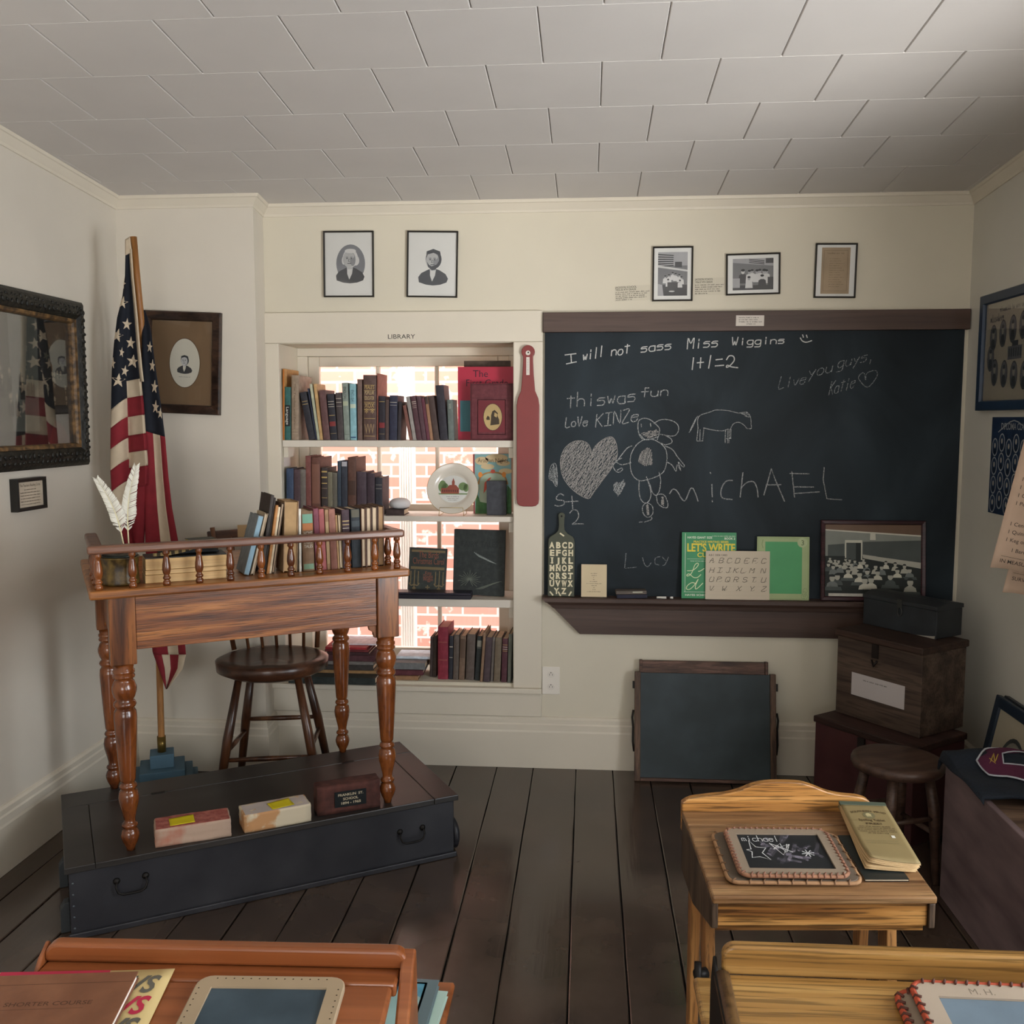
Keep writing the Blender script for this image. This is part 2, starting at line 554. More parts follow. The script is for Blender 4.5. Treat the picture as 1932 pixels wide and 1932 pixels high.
# ceiling: staggered tiles with open joints on a gently sloping plane, one mesh
c = MB()
x0, x1 = XL - .3, XR + .3
c.add([(x0, YR - .3, ceil_z(YR - .3) + .006), (x1, YR - .3, ceil_z(YR - .3) + .006), (x1, YB + .3, ceil_z(YB + .3) + .006), (x0, YB + .3, ceil_z(YB + .3) + .006)], [(0, 1, 2, 3)], 1)
c.add([(x0, YR - .3, ceil_z(YR - .3) + .1), (x1, YR - .3, ceil_z(YR - .3) + .1), (x1, YB + .3, ceil_z(YB + .3) + .1), (x0, YB + .3, ceil_z(YB + .3) + .1)], [(0, 3, 2, 1)], 1)
k = 0
y1 = YB + .02
ytop = 3.945
rows = [(ytop, YB + .02)] + [(ytop - .314 * (i + 1), ytop - .314 * i) for i in range(21)]
for i, (ya, yb) in enumerate(rows):
    off = .029 if i % 2 == 0 else .029 + .159
    xs = off - .318 * 8
    while xs < XR:
        xa, xb = max(xs, XL - .02), min(xs + .318, XR + .02)
        xs += .318
        if xb - xa < .01: continue
        g = .0009; bv = .0024
        def q(x, y, d): return (x, y, ceil_z(y) + d)
        A = [q(xa + g, ya + .0001, .006), q(xb - g, ya + .0001, .006), q(xb - g, yb - .0001, .006), q(xa + g, yb - .0001, .006)]
        B = [q(xa + g, ya + .0001, .003), q(xb - g, ya + .0001, .003), q(xb - g, yb - .0001, .003), q(xa + g, yb - .0001, .003)]
        D = [q(xa + g + bv, ya + bv * .5, 0), q(xb - g - bv, ya + bv * .5, 0), q(xb - g - bv, yb - bv * .5, 0), q(xa + g + bv, yb - bv * .5, 0)]
        fs = [(11, 10, 9, 8)]
        for e in range(4):
            e2 = (e + 1) % 4
            fs += [(e, 4 + e, 4 + e2, e2), (4 + e, 8 + e, 8 + e2, 4 + e2)]
        c.add(A + B + D, [f_[::-1] if len(f_) == 4 and f_ != (11, 10, 9, 8) else f_ for f_ in fs], 0)
struct(c.build('ceiling', [tile_paint, pm('#55514c', .9)]))

# walls
def side_prism(mb, x0, x1, y0, y1, z0=0):
    mb.prism([(y0, z0), (y1, z0), (y1, ceil_z(y1) + .004), (y0, ceil_z(y0) + .004)], x0, x1, 'yz')
w = MB(); side_prism(w, XL - .2, XL, YR - .2, YF + .35); struct(w.build('wall_left', left_paint))
w = MB()
WIN_R = [(.75, 1.92, .62, 1.95), (-1.2, -.05, .62, 1.95)]
y = YR - .2
for (a, b_, z0, z1) in sorted(WIN_R):
    side_prism(w, XR, XR + .11, y, a)
    w.box(XR, XR + .11, a, b_, 0, z0)
    w.prism([(a, z1), (b_, z1), (b_, ceil_z(b_) + .004), (a, ceil_z(a) + .004)], XR, XR + .11, 'yz')
    y = b_
side_prism(w, XR, XR + .11, y, YB + .3)
struct(w.build('wall_right', grey_paint))
w = MB()
zt = ceil_z(YR) + .004
RX0, RX1, RZ0, RZ1 = -1.4, .45, .7, 2.0
w.box(XL - .2, RX0, YR - .2, YR, 0, zt); w.box(RX1, XR + .11, YR - .2, YR, 0, zt)
w.box(RX0, RX1, YR - .2, YR, 0, RZ0); w.box(RX0, RX1, YR - .2, YR, RZ1, zt)
struct(w.build('wall_rear', cream))
w = MB()
zt = ceil_z(YB) + .004
w.box(XL - .2, NX0, YB, NYB + .08, 0, zt); w.box(NX1, XR + .11, YB, NYB + .08, 0, zt)
w.box(NX0, NX1, YB, NYB + .08, 0, NZ0); w.box(NX0, NX1, YB, NYB + .08, NZ1, zt)
struct(w.build('wall_back', cream))
w = MB()
w.prism([(XL, YF), (XRET + .004, YF), (-1.366, YB), (XL, YB)], 0, ceil_z(YF) + .004, 'xy')
struct(w.build('wall_corner', left_paint))

# mouldings swept along the walls
def sweep(mb, path, prof, closed=False):
    """path = [(x, y, z)], room on the left of the path; prof = [(out, up)]"""
    n = len(path); rings = []
    for i, p in enumerate(path):
        p = Vector(p)
        def nrm(a, b_):
            d = Vector(b_) - Vector(a); d.z = 0; d.normalize()
            return Vector((-d.y, d.x, 0))
        if i == 0: o = nrm(path[0], path[1])
        elif i == n - 1: o = nrm(path[-2], path[-1])
        else:
            a, b_ = nrm(path[i - 1], path[i]), nrm(path[i], path[i + 1])
            o = (a + b_); o = o / max(o.dot(a), .2)
        rings.append([p + o * q[0] + Vector((0, 0, q[1])) for q in prof])
    m_ = len(prof)
    vs = [v for r in rings for v in r]
    fs = [(i * m_ + j, (i + 1) * m_ + j, (i + 1) * m_ + (j + 1) % m_, i * m_ + (j + 1) % m_) for i in range(n - 1) for j in range(m_)]
    fs += [list(range(m_)), list(range((n - 1) * m_, n * m_))[::-1]]
    mb.add(vs, fs)
crown = [(0, -.045), (.006, -.045), (.009, -.036), (.014, -.03), (.028, -.012), (.033, -.01), (.036, -.002), (.036, .003), (0, .003)]
base = [(0, 0), (.019, 0), (.019, .158), (.016, .166), (.016, .19), (.012, .196), (.012, .213), (.006, .222), (0, .224)]
def along(pts, z=None): return [(x, y, ceil_z(y) if z is None else z) for x, y in pts]
t = MB(); sweep(t, along([(XR, YR + .01), (XR, YB)]), crown); sweep_r = t
struct(t.build('trim_1', trim_paint))
t = MB(); sweep(t, along([(XR, YB), (-1.366, YB), (XRET, YF), (XL, YF)]), crown); struct(t.build('trim_2', trim_paint))
t = MB(); sweep(t, along([(XL, YF), (XL, YR + .01)]), crown); struct(t.build('trim_3', trim_paint))
t = MB(); sweep(t, along([(XR, YR + .01), (XR, YB)], 0), base); struct(t.build('baseboard_right', trim_paint))
t = MB(); sweep(t, along([(XR, YB), (-1.366, YB), (XRET, YF), (XL, YF)], 0), base); struct(t.build('baseboard_back', trim_paint))
t = MB(); sweep(t, along([(XL, YF), (XL, YR + .01)], 0), base); struct(t.build('baseboard_left', trim_paint))

# library casing on the back wall
def board(n, x0, x1, z0, z1, d=.018, bv=.003):
    struct(MB().box(x0, x1, YB - d, YB, z0, z1).build('trim_%d' % n, trim_paint, bevel=bv))
hd = MB().box(-1.366, -.190, YB - .018, YB, 1.817, 1.944)
hd = struct(hd.build('trim_4', trim_paint, bevel=.003))
lt = MB(); lp = P(757, 639, Y=YB - .019)
lt.text('LIBRARY', lp.x, lp.z, .026, 0, align='CENTER', fit=.117, T=Matrix.Translation((0, YB - .0186, 0)), bold=0)
lt.build('lettering', pm('#2a2622', .6), hd)
board(5, -1.366, NX0 + .002, .352, 1.8165)
board(6, NX1, -.190, .352, 1.8165)
board(7, -1.366, -.1905, .330, .352, .034)
board(8, -1.366, -.190, .225, .330, .016)

# niche lining against the window
n = MB()
n.box(NX0, NX1, NYB - .012, NYB + .078, 1.7785, NZ1); n.box(NX0, -1.2625, NYB - .012, NYB + .078, NZ0, 1.778)
n.box(-.3515, NX1, NYB - .012, NYB + .078, NZ0, 1.778)
struct(n.build('trim_9', trim_paint, bevel=.002))
# two sashes, three panes across
def sash(num, z0, z1, y, bars, x0=-1.262, x1=-.352, st=.05, rail=(.04, .045), nv=0):
    s_ = MB()
    s_.box(x0, x0 + st, y, y + .035, z0, z1); s_.box(x1 - st, x1, y, y + .035, z0, z1)
    s_.box(x0 + st, x1 - st, y, y + .035, z0, z0 + rail[0]); s_.box(x0 + st, x1 - st, y, y + .035, z1 - rail[1], z1)
    for bx in bars: s_.box(bx - .009, bx + .009, y + .004, y + .03, z0 + rail[0], z1 - rail[1])
    for j in range(nv):
        zz = z0 + (z1 - z0) * (j + 1) / (nv + 1)
        s_.box(x0 + st, x1 - st, y + .006, y + .028, zz - .008, zz + .008)
    fr = struct(s_.build('window_%d' % num, trim_paint, bevel=.004))
    xs = [x0 + st] + list(bars) + [x1 - st]
    for a, b_ in zip(xs[:-1], xs[1:]):
        g = MB().box(a + .002, b_ - .002, y + .015, y + .018, z0 + rail[0] + .002, z1 - rail[1] - .002)
        g.build('pane', glass(), fr)
    return fr
sash(1, 1.075, 1.778, NYB + .002, (-.945, -.678))
sash(2, NZ0, 1.11, NYB + .038, (-.945, -.678), rail=(.075, .04))
# out of view: the windows that light the room
def side_window(num, y0, y1, z0, z1):
    s_ = MB(); x = XR + .06
    for a, b_ in ((y0, y0 + .05), (y1 - .05, y1)): s_.box(x, x + .04, a, b_, z0, z1)
    for a, b_ in ((z0, z0 + .05), (z1 - .05, z1), ((z0 + z1) / 2 - .02, (z0 + z1) / 2 + .02)): s_.box(x, x + .04, y0 + .05, y1 - .05, a, b_)
    s_.box(x + .01, x + .03, (y0 + y1) / 2 - .01, (y0 + y1) / 2 + .01, z0 + .05, z1 - .05)
    s_.box(XR - .03, XR + .06, y0 - .02, y1 + .02, z0 - .025, z0)
    struct(s_.build('window_%d' % num, trim_paint, bevel=.003))
for i, wv in enumerate(WIN_R): side_window(3 + i, *wv)
s_ = MB(); yy = YR - .12
for a, b_ in ((RX0, RX0 + .05), (RX1 - .05, RX1), (-.5, -.45)): s_.box(a, b_, yy, yy + .04, RZ0, RZ1)
for a, b_ in ((RZ0, RZ0 + .05), (RZ1 - .05, RZ1), (1.33, 1.37)): s_.box(RX0, RX1, yy + .005, yy + .035, a, b_)
struct(s_.build('window_5', trim_paint, bevel=.003))

# outside: the neighbouring brick building and a white fluted post close to the glass
m, nt, b, L = base_mat('outside_brick')
tc = nt.nodes.new('ShaderNodeTexCoord')
mp = nt.nodes.new('ShaderNodeMapping'); mp.inputs['Rotation'].default_value = (R(-90), 0, 0)
sx = nt.nodes.new('ShaderNodeSeparateXYZ'); cx = nt.nodes.new('ShaderNodeCombineXYZ')
br = nt.nodes.new('ShaderNodeTexBrick')
br.inputs['Color1'].default_value = lin('#c48474'); br.inputs['Color2'].default_value = lin('#d29c8e'); br.inputs['Mortar'].default_value = lin('#ddd0ca')
br.inputs['Scale'].default_value = 1
br.inputs['Brick Width'].default_value = .20; br.inputs['Row Height'].default_value = .0655; br.inputs['Mortar Size'].default_value = .007
br.inputs['Bias'].default_value = 0; br.inputs['Mortar Smooth'].default_value = .2
wn = nt.nodes.new('ShaderNodeTexNoise'); wn.inputs['Scale'].default_value = 14; wn.inputs['Detail'].default_value = 6
wr = nt.nodes.new('ShaderNodeValToRGB'); wr.color_ramp.elements[0].position = .62; wr.color_ramp.elements[0].color = (0, 0, 0, 1); wr.color_ramp.elements[1].position = .68
wm = nt.nodes.new('ShaderNodeMix'); wm.data_type = 'RGBA'; wm.inputs[7].default_value = lin('#ddd2ca')
L.new(tc.outputs['Object'], sx.inputs[0]); L.new(sx.outputs['X'], cx.inputs['X']); L.new(sx.outputs['Z'], cx.inputs['Y'])
L.new(cx.outputs[0], br.inputs['Vector'])
L.new(tc.outputs['Object'], wn.inputs['Vector']); L.new(wn.outputs['Fac'], wr.inputs[0])
L.new(wr.outputs[0], wm.inputs[0]); L.new(br.outputs['Color'], wm.inputs[6]); L.new(wm.outputs[2], b.inputs['Base Color'])
b.inputs['Roughness'].default_value = .85
bw = MB().box(-6, 4, 5.25, 5.45, -2, 2.35)
struct(bw.build('wall_outside', m))
struct(MB().box(-6, 4, 4.35, 5.249, -1.2, -1.1).build('ground_outside', pm('#b5b0a8', .9)))
pt = MB()
pw0, pw1 = P(754, 960, Y=4.75).x, P(781, 960, Y=4.75).x
pt.box(pw0, pw1, 4.75, 4.81, -1.0995, 2.4)
for k in range(6):
    xx = pw0 + (pw1 - pw0) * (k + .5) / 6
    pt.tube([(xx, 4.748, -1.099), (xx, 4.748, 2.4)], .0042, 8)
tag(pt.build('porch_post', pm('#f2f2ee', .5, var=.02)), 'white fluted post standing outside behind the library window', 'post')

# built-in library shelves
shelf_paint = pm('#d2cabd', .5, var=.03)
SH = {1: 1.4085, 2: 1.0865, 3: .7285}
for k, (th, nm) in {1: (.029, 'uppermost'), 2: (.023, 'middle'), 3: (.034, 'lowest')}.items():
    o = thing('library_shelf', '%s white painted shelf board across the library window niche' % nm, 'shelf', ((NX0 + NX1) / 2, YB + .115, SH[k] - th), group='library shelf boards')
    hw = (NX1 - NX0) / 2 - .002
    MB().box(-hw, hw, -.112, .112, 0, th).build('board', shelf_paint, o, bevel=.002)
    for sgn in (-1, 1):
        MB().box(sgn * hw - (.02 if sgn > 0 else 0), sgn * hw + (0 if sgn > 0 else .02), -.1, -.01, -.045, -.0005).build('cleat', trim_paint, o, bevel=.0015)
# ------------------------------------------------------------------ books
page_mat = pm('#cdb79a', .8, var=.08, vs=30)
page_grey = pm('#b9a892', .85, var=.1, vs=30)
page_white = pm('#e0dad0', .8, var=.04)
gilt = pm('#b79a5c', .45, sp=.5)
pale_ink = pm('#c9bfae', .6)
def cloth(h): return specked('cloth_' + h, h, tuple(min(1, x * 1.5 + .012) for x in lin(h)[:3]), scale=46, lo=.42, hi=.85, rough=.62, bump=.12)
def outline(W_, D, t=.0026, bul=.10, n=6):
    b_ = W_ * bul
    o = [(0, D)]
    arc = [(W_ * (1 - math.cos(math.pi * i / n)) / 2, -b_ * math.sin(math.pi * i / n)) for i in range(n + 1)]
    o += [(x, y + b_) for x, y in arc]
    o += [(W_, D), (W_ - t, D)]
    o += [(W_ - t - (W_ - 2 * t) * i / n, b_ + t - b_ * math.sin(math.pi * i / n)) for i in range(n + 1)]
    o += [(t, D)]
    return o, arc, b_
def band(mb, W_, z0, z1, mi=0, bul=.10, n=6, k=.86):
    b_ = W_ * bul
    pts = [(W_ / 2 - k * W_ / 2 * math.cos(math.pi * i / n), b_ - b_ * math.sin(math.acos(max(-1, min(1, k * math.cos(math.pi * i / n)))))) for i in range(n + 1)]
    e = .0007
    mb.prism([(x, y - e) for x, y in pts] + [(x, y + .0005) for x, y in pts[::-1]], z0, z1, 'xy', mi)
def book(label, W_, H, D, col, M, group=None, pages=None, bands=(), words=None, cat='book', mats=None, wcol=None, board=.0026):
    o = thing('book', label, cat, M=M, group=group)
    cm = cloth(col) if isinstance(col, str) else col
    t = min(board, W_ * .16)
    ol, arc, b_ = outline(W_, D, t)
    MB().prism(ol, 0, H, 'xy').build('cover', cm, o)
    MB().box(t + .0002, W_ - t - .0002, b_ + t + .0006, D - .004, .003, H - .0035).build('pages', pages or page_mat, o)
    if bands or words:
        mb = MB(); ml = []
        for (a, c_, h) in bands:
            mt = gilt if h == 'gilt' else pale_ink if h == 'pale' else pm(h, .6)
            if mt not in ml: ml.append(mt)
            band(mb, W_, a * H, c_ * H, ml.index(mt))
        for wd in (words or []):
            s, z, size, h = wd[:4]
            mt = gilt if h == 'gilt' else pale_ink if h == 'pale' else pm(h, .6)
            if mt not in ml: ml.append(mt)
            if len(wd) > 4:      # running down the spine
                T = Matrix.Translation((W_ / 2, 0, z * H)) @ Matrix.Rotation(R(90), 4, 'Y')
                mb.text(s, 0, -size * .36, size, .0011, ml.index(mt), align='CENTER', T=T, fit=wd[4] * H)
            else:
                mb.text(s, W_ / 2, z * H, size, .0011, ml.index(mt), align='CENTER', fit=W_ * .74)
        mb.build('spine_title', ml, o)
    return o
def set_book(zoom, row_z, Yp, xb0, xb1, xt0, ytop, label, col, D, group, yaw=0, **k):
    ox, oy, sc = zoom
    zb = oy + 0
    yb_ = 790 + (1.5 - row_z) / Yp * 1790
    a0 = P(ox + xb0 * sc, yb_, Y=Yp).x; a1 = P(ox + xb1 * sc, yb_, Y=Yp).x
    tx = P(ox + xt0 * sc, oy + ytop * sc, Y=Yp)
    W_ = a1 - a0
    dz = tx.z - row_z
    a = math.atan2(tx.x - a0, dz)
    W_ *= math.cos(a)
    H = dz / math.cos(a) - (abs(math.sin(a)) * W_ if a > 0 else 0)
    lift = W_ * math.sin(a) if a > 0 else 0
    M = Matrix.Translation((a0, Yp, row_z + lift + .0004)) @ Matrix.Rotation(R(yaw), 4, 'Z') @ Matrix.Rotation(a, 4, 'Y')
    return book(label, W_, H, D, col, M, group, **k)
G1, G2, G4 = 'books on the top library shelf', 'books on the second library shelf', 'upright books on the lowest library shelf'
ZA = (515, 680, 250 / 1932); ZB = (740, 680, 250 / 1932); ZC = (515, 850, 250 / 1932); ZD = (780, 1140, 220 / 1932)
Y1 = YB + .012
two = [(.80, .81, 'gilt'), (.74, .75, 'gilt')]
top_row = [
 (ZA, 142, 167, 142, 122, 'tall flat tan book with orange spine stripes', '#b98a54', .20, dict(bands=[(.0, .99, '#b26a2c')])),
 (ZA, 170, 256, 170, 388, 'teal paperback with a black title panel on its spine', '#2b5a56', .15, dict(bands=[(.26, .66, '#15181a')], words=[('Language', .46, .016, '#d8d8d0', .34)])),
 (ZA, 268, 372, 268, 215, 'thick tan book with faded lettering down its spine', '#8a7866', .19, dict(words=[('The Teacher and Parent', .52, .011, '#6b5a49', .7)], bands=[(.1, .105, '#a8977f'), (.14, .145, '#a8977f')])),
 (ZA, 522, 618, 388, 472, 'black book tilting towards the tan book on its left', '#23232b', .14, dict(bands=two)),
 (ZA, 622, 645, 500, 412, 'slim navy book squeezed against a leaning pale green book', '#1c2236', .13, {}),
 (ZA, 648, 684, 530, 346, 'slim pale green book tilting to the left', '#a3a58f', .14, {}),
 (ZA, 687, 728, 588, 346, 'slim straw yellow book tilting to the left', '#b08d5f', .14, {}),
 (ZA, 736, 832, 664, 440, 'plain plum brown book', '#5b3f3e', .15, {}),
 (ZA, 838, 938, 784, 494, 'black book with a red patch on its spine', '#22212a', .14, dict(bands=[(.83, .84, 'pale'), (.77, .78, 'pale'), (.72, .73, 'pale'), (.53, .54, 'gilt'), (.3, .4, '#7a2f2f'), (.14, .145, 'gilt')])),
 (ZA, 944, 1034, 906, 472, 'charcoal brown book with faint spine lines', '#3e3637', .15, dict(bands=[(.87, .88, 'pale'), (.79, .8, 'pale'), (.71, .715, 'pale')])),
 (ZA, 1040, 1122, 1002, 328, 'sage grey schoolbook lettered ENGLISH', '#7c867e', .14, dict(words=[('ENGLISH', .83, .017, '#2c3230', .2)], bands=[(.6, .68, '#aeb39a'), (.10, .106, '#333a38')])),
 (ZA, 1128, 1218, 1114, 340, 'light blue schoolbook lettered ENGLISH', '#7fa9b1', .14, dict(words=[('ENGLISH', .79, .017, '#24343c', .2)], bands=[(.57, .64, '#c3cfb9'), (.04, .06, '#26466b')])),
 (ZA, 1236, 1308, 1228, 275, 'tall faded brown book', '#66514a', .17, {}),
 (ZA, 1314, 1500, 1312, 212, 'massive brown book with ornate gilt spine panels', '#503b36', .19, dict(bands=[(.842, .846, 'gilt'), (.762, .766, 'gilt'), (.58, .586, 'gilt'), (.55, .556, '#8d7a63'), (.475, .481, 'gilt'), (.46, .464, 'gilt'), (.33, .336, 'gilt'), (.06, .066, 'gilt')], words=[("PEALE'S", .785, .024, 'gilt'), ('POPULAR', .70, .024, '#c9b184'), ('EDUCATOR', .62, .022, '#c9b184'), ('XOX', .50, .03, 'gilt'), ('* *', .36, .05, 'gilt'), ('VVV', .10, .06, '#9c8460')])),
 (ZA, 1514, 1530, 1518, 190, 'slim tall red brown book beside the gilt one', '#7a4338', .18, {}),
 (ZA, 1540, 1634, 1540, 522, 'black book with a red spine label', '#221d26', .14, dict(bands=[(.28, .4, '#7b2b2f'), (.87, .88, 'gilt'), (.14, .145, 'gilt')])),
 (ZA, 1638, 1686, 1640, 572, 'slim brown book between two black ones', '#4c3a36', .13, {}),
 (ZA, 1692, 1806, 1700, 510, 'dark navy book with dim spine lettering', '#24263a', .15, dict(bands=[(.84, .85, 'pale'), (.78, .785, 'pale')])),
 (ZA, 1812, 1858, 1830, 600, 'slim dark brown book', '#2b2529', .13, {}),
 (ZB, 252, 298, 152, 662, 'slim rust brown book sloping to the left', '#71483f', .12, {}),
 (ZB, 302, 354, 198, 532, 'slim pale grey book sloping to the left', '#8b8480', .13, {}),
 (ZB, 358, 432, 264, 524, 'wine brown book with silvery spine lettering', '#4a2c33', .13, dict(bands=[(.86, .872, 'pale'), (.82, .83, 'pale'), (.77, .775, 'pale'), (.73, .735, 'pale')])),
 (ZB, 436, 500, 350, 524, 'plain plum book leaning on its neighbour', '#4c333a', .13, {}),
 (ZB, 506, 552, 420, 556, 'slim burgundy book', '#5a2b38', .13, {}),
 (ZB, 555, 600, 470, 524, 'slim tan topped book with a dark upper band', '#8f6a50', .13, dict(bands=[(.82, .99, '#40322f')])),
 (ZB, 604, 690, 518, 522, 'umber book leaning on a tall black one', '#43332f', .14, {}),
 (ZB, 696, 812, 630, 366, 'tallest black book standing right of the umber one', '#26232c', .15, {}),
 (ZB, 820, 902, 798, 574, 'greenish grey book at the row end', '#5e6763', .14, dict(words=[('SERIES', .84, .012, '#a7ab9d', .13)])),
]
for i, (zm, a, b_, t_, yt, lab, col, D, kw) in enumerate(top_row):
    set_book(zm, SH[1], Y1 - (.012 if 'massive' in lab else 0), a, b_, t_, yt, '%s, %s from left on top shelf' % (lab, ORD[i + 1]), col, D, G1, **kw)
mid_row = [
 (195, 300, 190, 262, 'blue cloth book', '#33435c', .15, {}),
 (304, 398, 300, 275, 'dark plum book', '#46353a', .15, {}),
 (402, 480, 396, 275, 'mottled olive grey book', '#67605a', .14, {}),
 (484, 560, 472, 80, 'tall thin red brown book', '#6f413c', .17, {}),
 (564, 690, 556, 100, 'tall brown book with a pale crack down its spine', '#5d3a30', .19, dict(bands=[(.2, .88, '#7b5446')])),
 (706, 798, 700, 250, 'black book with raised gilt bands', '#352c2b', .15, dict(bands=[(.9, .93, 'gilt'), (.78, .81, 'gilt'), (.66, .68, 'gilt'), (.56, .57, '#8d7a63'), (.36, .37, 'gilt')])),
 (802, 870, 796, 315, 'plain olive book', '#706a58', .14, {}),
 (874, 938, 868, 325, 'grey olive book with worn lettering', '#5e5a50', .14, {}),
 (942, 992, 938, 155, 'slim slate blue book', '#303b47', .16, {}),
 (996, 1084, 994, 152, 'charcoal book with a pale label at its top', '#2d313b', .16, dict(bands=[(.90, .985, '#a9a7ac')])),
 (1090, 1212, 1088, 100, 'tall brown leather book with a scuffed spine', '#55392f', .18, dict(bands=[(.35, .6, '#46322a')])),
 (1222, 1364, 1216, 310, 'thick aubergine book', '#43363e', .15, {}),
 (1370, 1484, 1366, 330, 'aubergine book with a narrower spine', '#3b2e36', .14, {}),
 (1492, 1594, 1490, 392, 'short blue black book ending the row', '#282932', .14, dict(bands=[(.8, .805, 'pale'), (.7, .705, 'pale')])),
]
for i, (a, b_, t_, yt, lab, col, D, kw) in enumerate(mid_row):
    set_book(ZC, SH[2], YB + .006, a, b_, t_, yt, '%s, %s from left on second shelf' % (lab, ORD[i + 1]), col, D, G2, **kw)
low_row = [
 (268, 314, 282, 545, 'slim dark brown book', '#3a2e2c', .12, {}, .07),
 (318, 378, 330, 520, 'brown ribbed book', '#42352f', .14, {}, .068),
 (402, 572, 402, 378, 'big crimson book taller than the rest', '#7d2636', .15, dict(bands=[(.7, .72, '#94504a'), (.36, .38, '#94504a')], pages=pm('#c98f86', .8)), .035),
 (582, 648, 596, 525, 'navy book with worn spine bands', '#25262f', .13, dict(bands=[(.74, .76, 'pale'), (.5, .51, 'pale')]), .035),
 (654, 742, 672, 505, 'grey brown book', '#574c45', .14, {}, .03),
 (750, 842, 776, 522, 'light brown book with a paler border', '#6d5848', .14, dict(bands=[(.5, .93, '#5d4a3d')]), .028),
 (862, 1000, 890, 495, 'broad taupe book', '#554a44', .14, {}, .03),
 (1012, 1096, 1060, 525, 'black book with a torn pale label', '#262a2a', .14, dict(bands=[(.76, .9, '#8e8b80'), (.72, .75, '#5a5a55')]), .026),
 (1102, 1146, 1158, 470, 'slim cardboard coloured book', '#7f6550', .16, {}, .008),
 (1152, 1258, 1202, 545, 'dark plum book with worn corners', '#43363a', .15, {}, .006),
 (1274, 1314, 1314, 548, 'slim mouse grey book', '#635a55', .14, {}, .018),
 (1326, 1432, 1358, 552, 'khaki brown book', '#695c4c', .14, {}, .012),
 (1450, 1545, 1476, 568, 'maroon book with gilt title lines', '#4b2830', .14, dict(bands=[(.85, .86, 'gilt'), (.8, .81, 'pale'), (.75, .76, 'pale'), (.71, .72, 'gilt')]), .01),
 (1558, 1616, 1580, 495, 'grey green book against the casing', '#5f6157', .14, {}, .002),
]
for i, (a, b_, t_, yt, lab, col, D, kw, dy) in enumerate(low_row):
    set_book(ZD, NZ0, YB + dy + .004, a, b_, t_, yt, '%s, %s upright from left on sill' % (lab, ORD[i + 1]), col, D, G4, yaw=-2, **kw)

# books that face the room: local x right, y into the book, z up
def face_book(name, label, cat, tl, tr, br_, bl, plane, th, col, art=None, mats=(), tilt=None, pages=None, zb=None, w=None, h=None, cover_name='cover'):
    """front cover seen flat on; plane = P kwargs for the cover's plane"""
    pts = [P(*q, **plane) for q in (tl, tr, br_, bl)]
    M, W_, H = quad_M(*pts)
    if zb is not None:
        low = min((M @ Vector((sx_ * W_ / 2, yy_, -H / 2))).z for sx_ in (-1, 1) for yy_ in (0, th))
        M = Matrix.Translation((0, 0, zb - low)) @ M
    if tilt:
        piv = M @ Matrix.Translation((0, th, -H / 2))
        M = piv @ Matrix.Rotation(R(-tilt), 4, 'X') @ piv.inverted() @ M
    o = thing(name, label, cat, M=M)
    cm = cloth(col) if isinstance(col, str) else col
    t = min(.003, th * .3)
    c_ = MB()
    c_.box(-W_ / 2, W_ / 2, 0, t, -H / 2, H / 2); c_.box(-W_ / 2, W_ / 2, th - t, th, -H / 2, H / 2); c_.box(-W_ / 2, -W_ / 2 + t, t, th - t, -H / 2, H / 2)
    c_.build(cover_name, cm, o, bevel=.0008)
    MB().box(-W_ / 2 + t + .0003, W_ / 2 - .004, t + .0002, th - t - .0002, -H / 2 + .003, H / 2 - .003).build('pages', pages or page_mat, o)
    if art:
        mb = MB(); art(mb, W_, H); mb.build('cover_print', list(mats), o)
    return o, W_, H, M
def px2(z, *pts):
    ox, oy, sc = z
    return [(ox + a * sc, oy + b_ * sc) for a, b_ in pts]
# top shelf, right end
q = px2(ZB, (948, 8), (1766, 8), (1766, 1158), (948, 1158))
o = thing('book', 'dark brown oversized book standing behind the big red cover on the top shelf', 'book', M=quad_M(*[P(*p_, Y=YB + .15) for p_ in q])[0])
_, W_, H = quad_M(*[P(*p_, Y=YB + .15) for p_ in q])
o.location.z += SH[1] + .0006 - (o.matrix_basis @ Vector((0, 0, -H / 2))).z
MB().box(-W_ / 2 + .03, W_ / 2 - .012, 0, .004, -H / 2, H / 2).build('cover', cloth('#4a3a2e'), o, bevel=.001)
MB().box(-W_ / 2 + .034, W_ / 2 - .016, .0042, .02, -H / 2 + .003, H / 2 - .004).build('pages', page_mat, o)
def art(mb, W_, H):
    mb.text('The', -W_ * .23, H * .36, .042, .0006, 0, bold=-.004)
    mb.text('First Grade', -W_ * .36, H * .235, .042, .0006, 0, bold=-.004, fit=W_ * .76)
    mb.rect(-W_ * .46, -W_ * .27, -H * .385, H * .04, .0005, 1)
q = px2(ZB, (966, 92), (1768, 92), (1768, 1160), (950, 1160))
face_book('book', 'big red picture book cover titled The First Grade on the top shelf', 'book', *q, dict(Y=YB + .085), .02, pm('#a8243c', .5, var=.04), art, (pm('#2a1828', .6), pm('#43727a', .6)), zb=SH[1] + .0005)
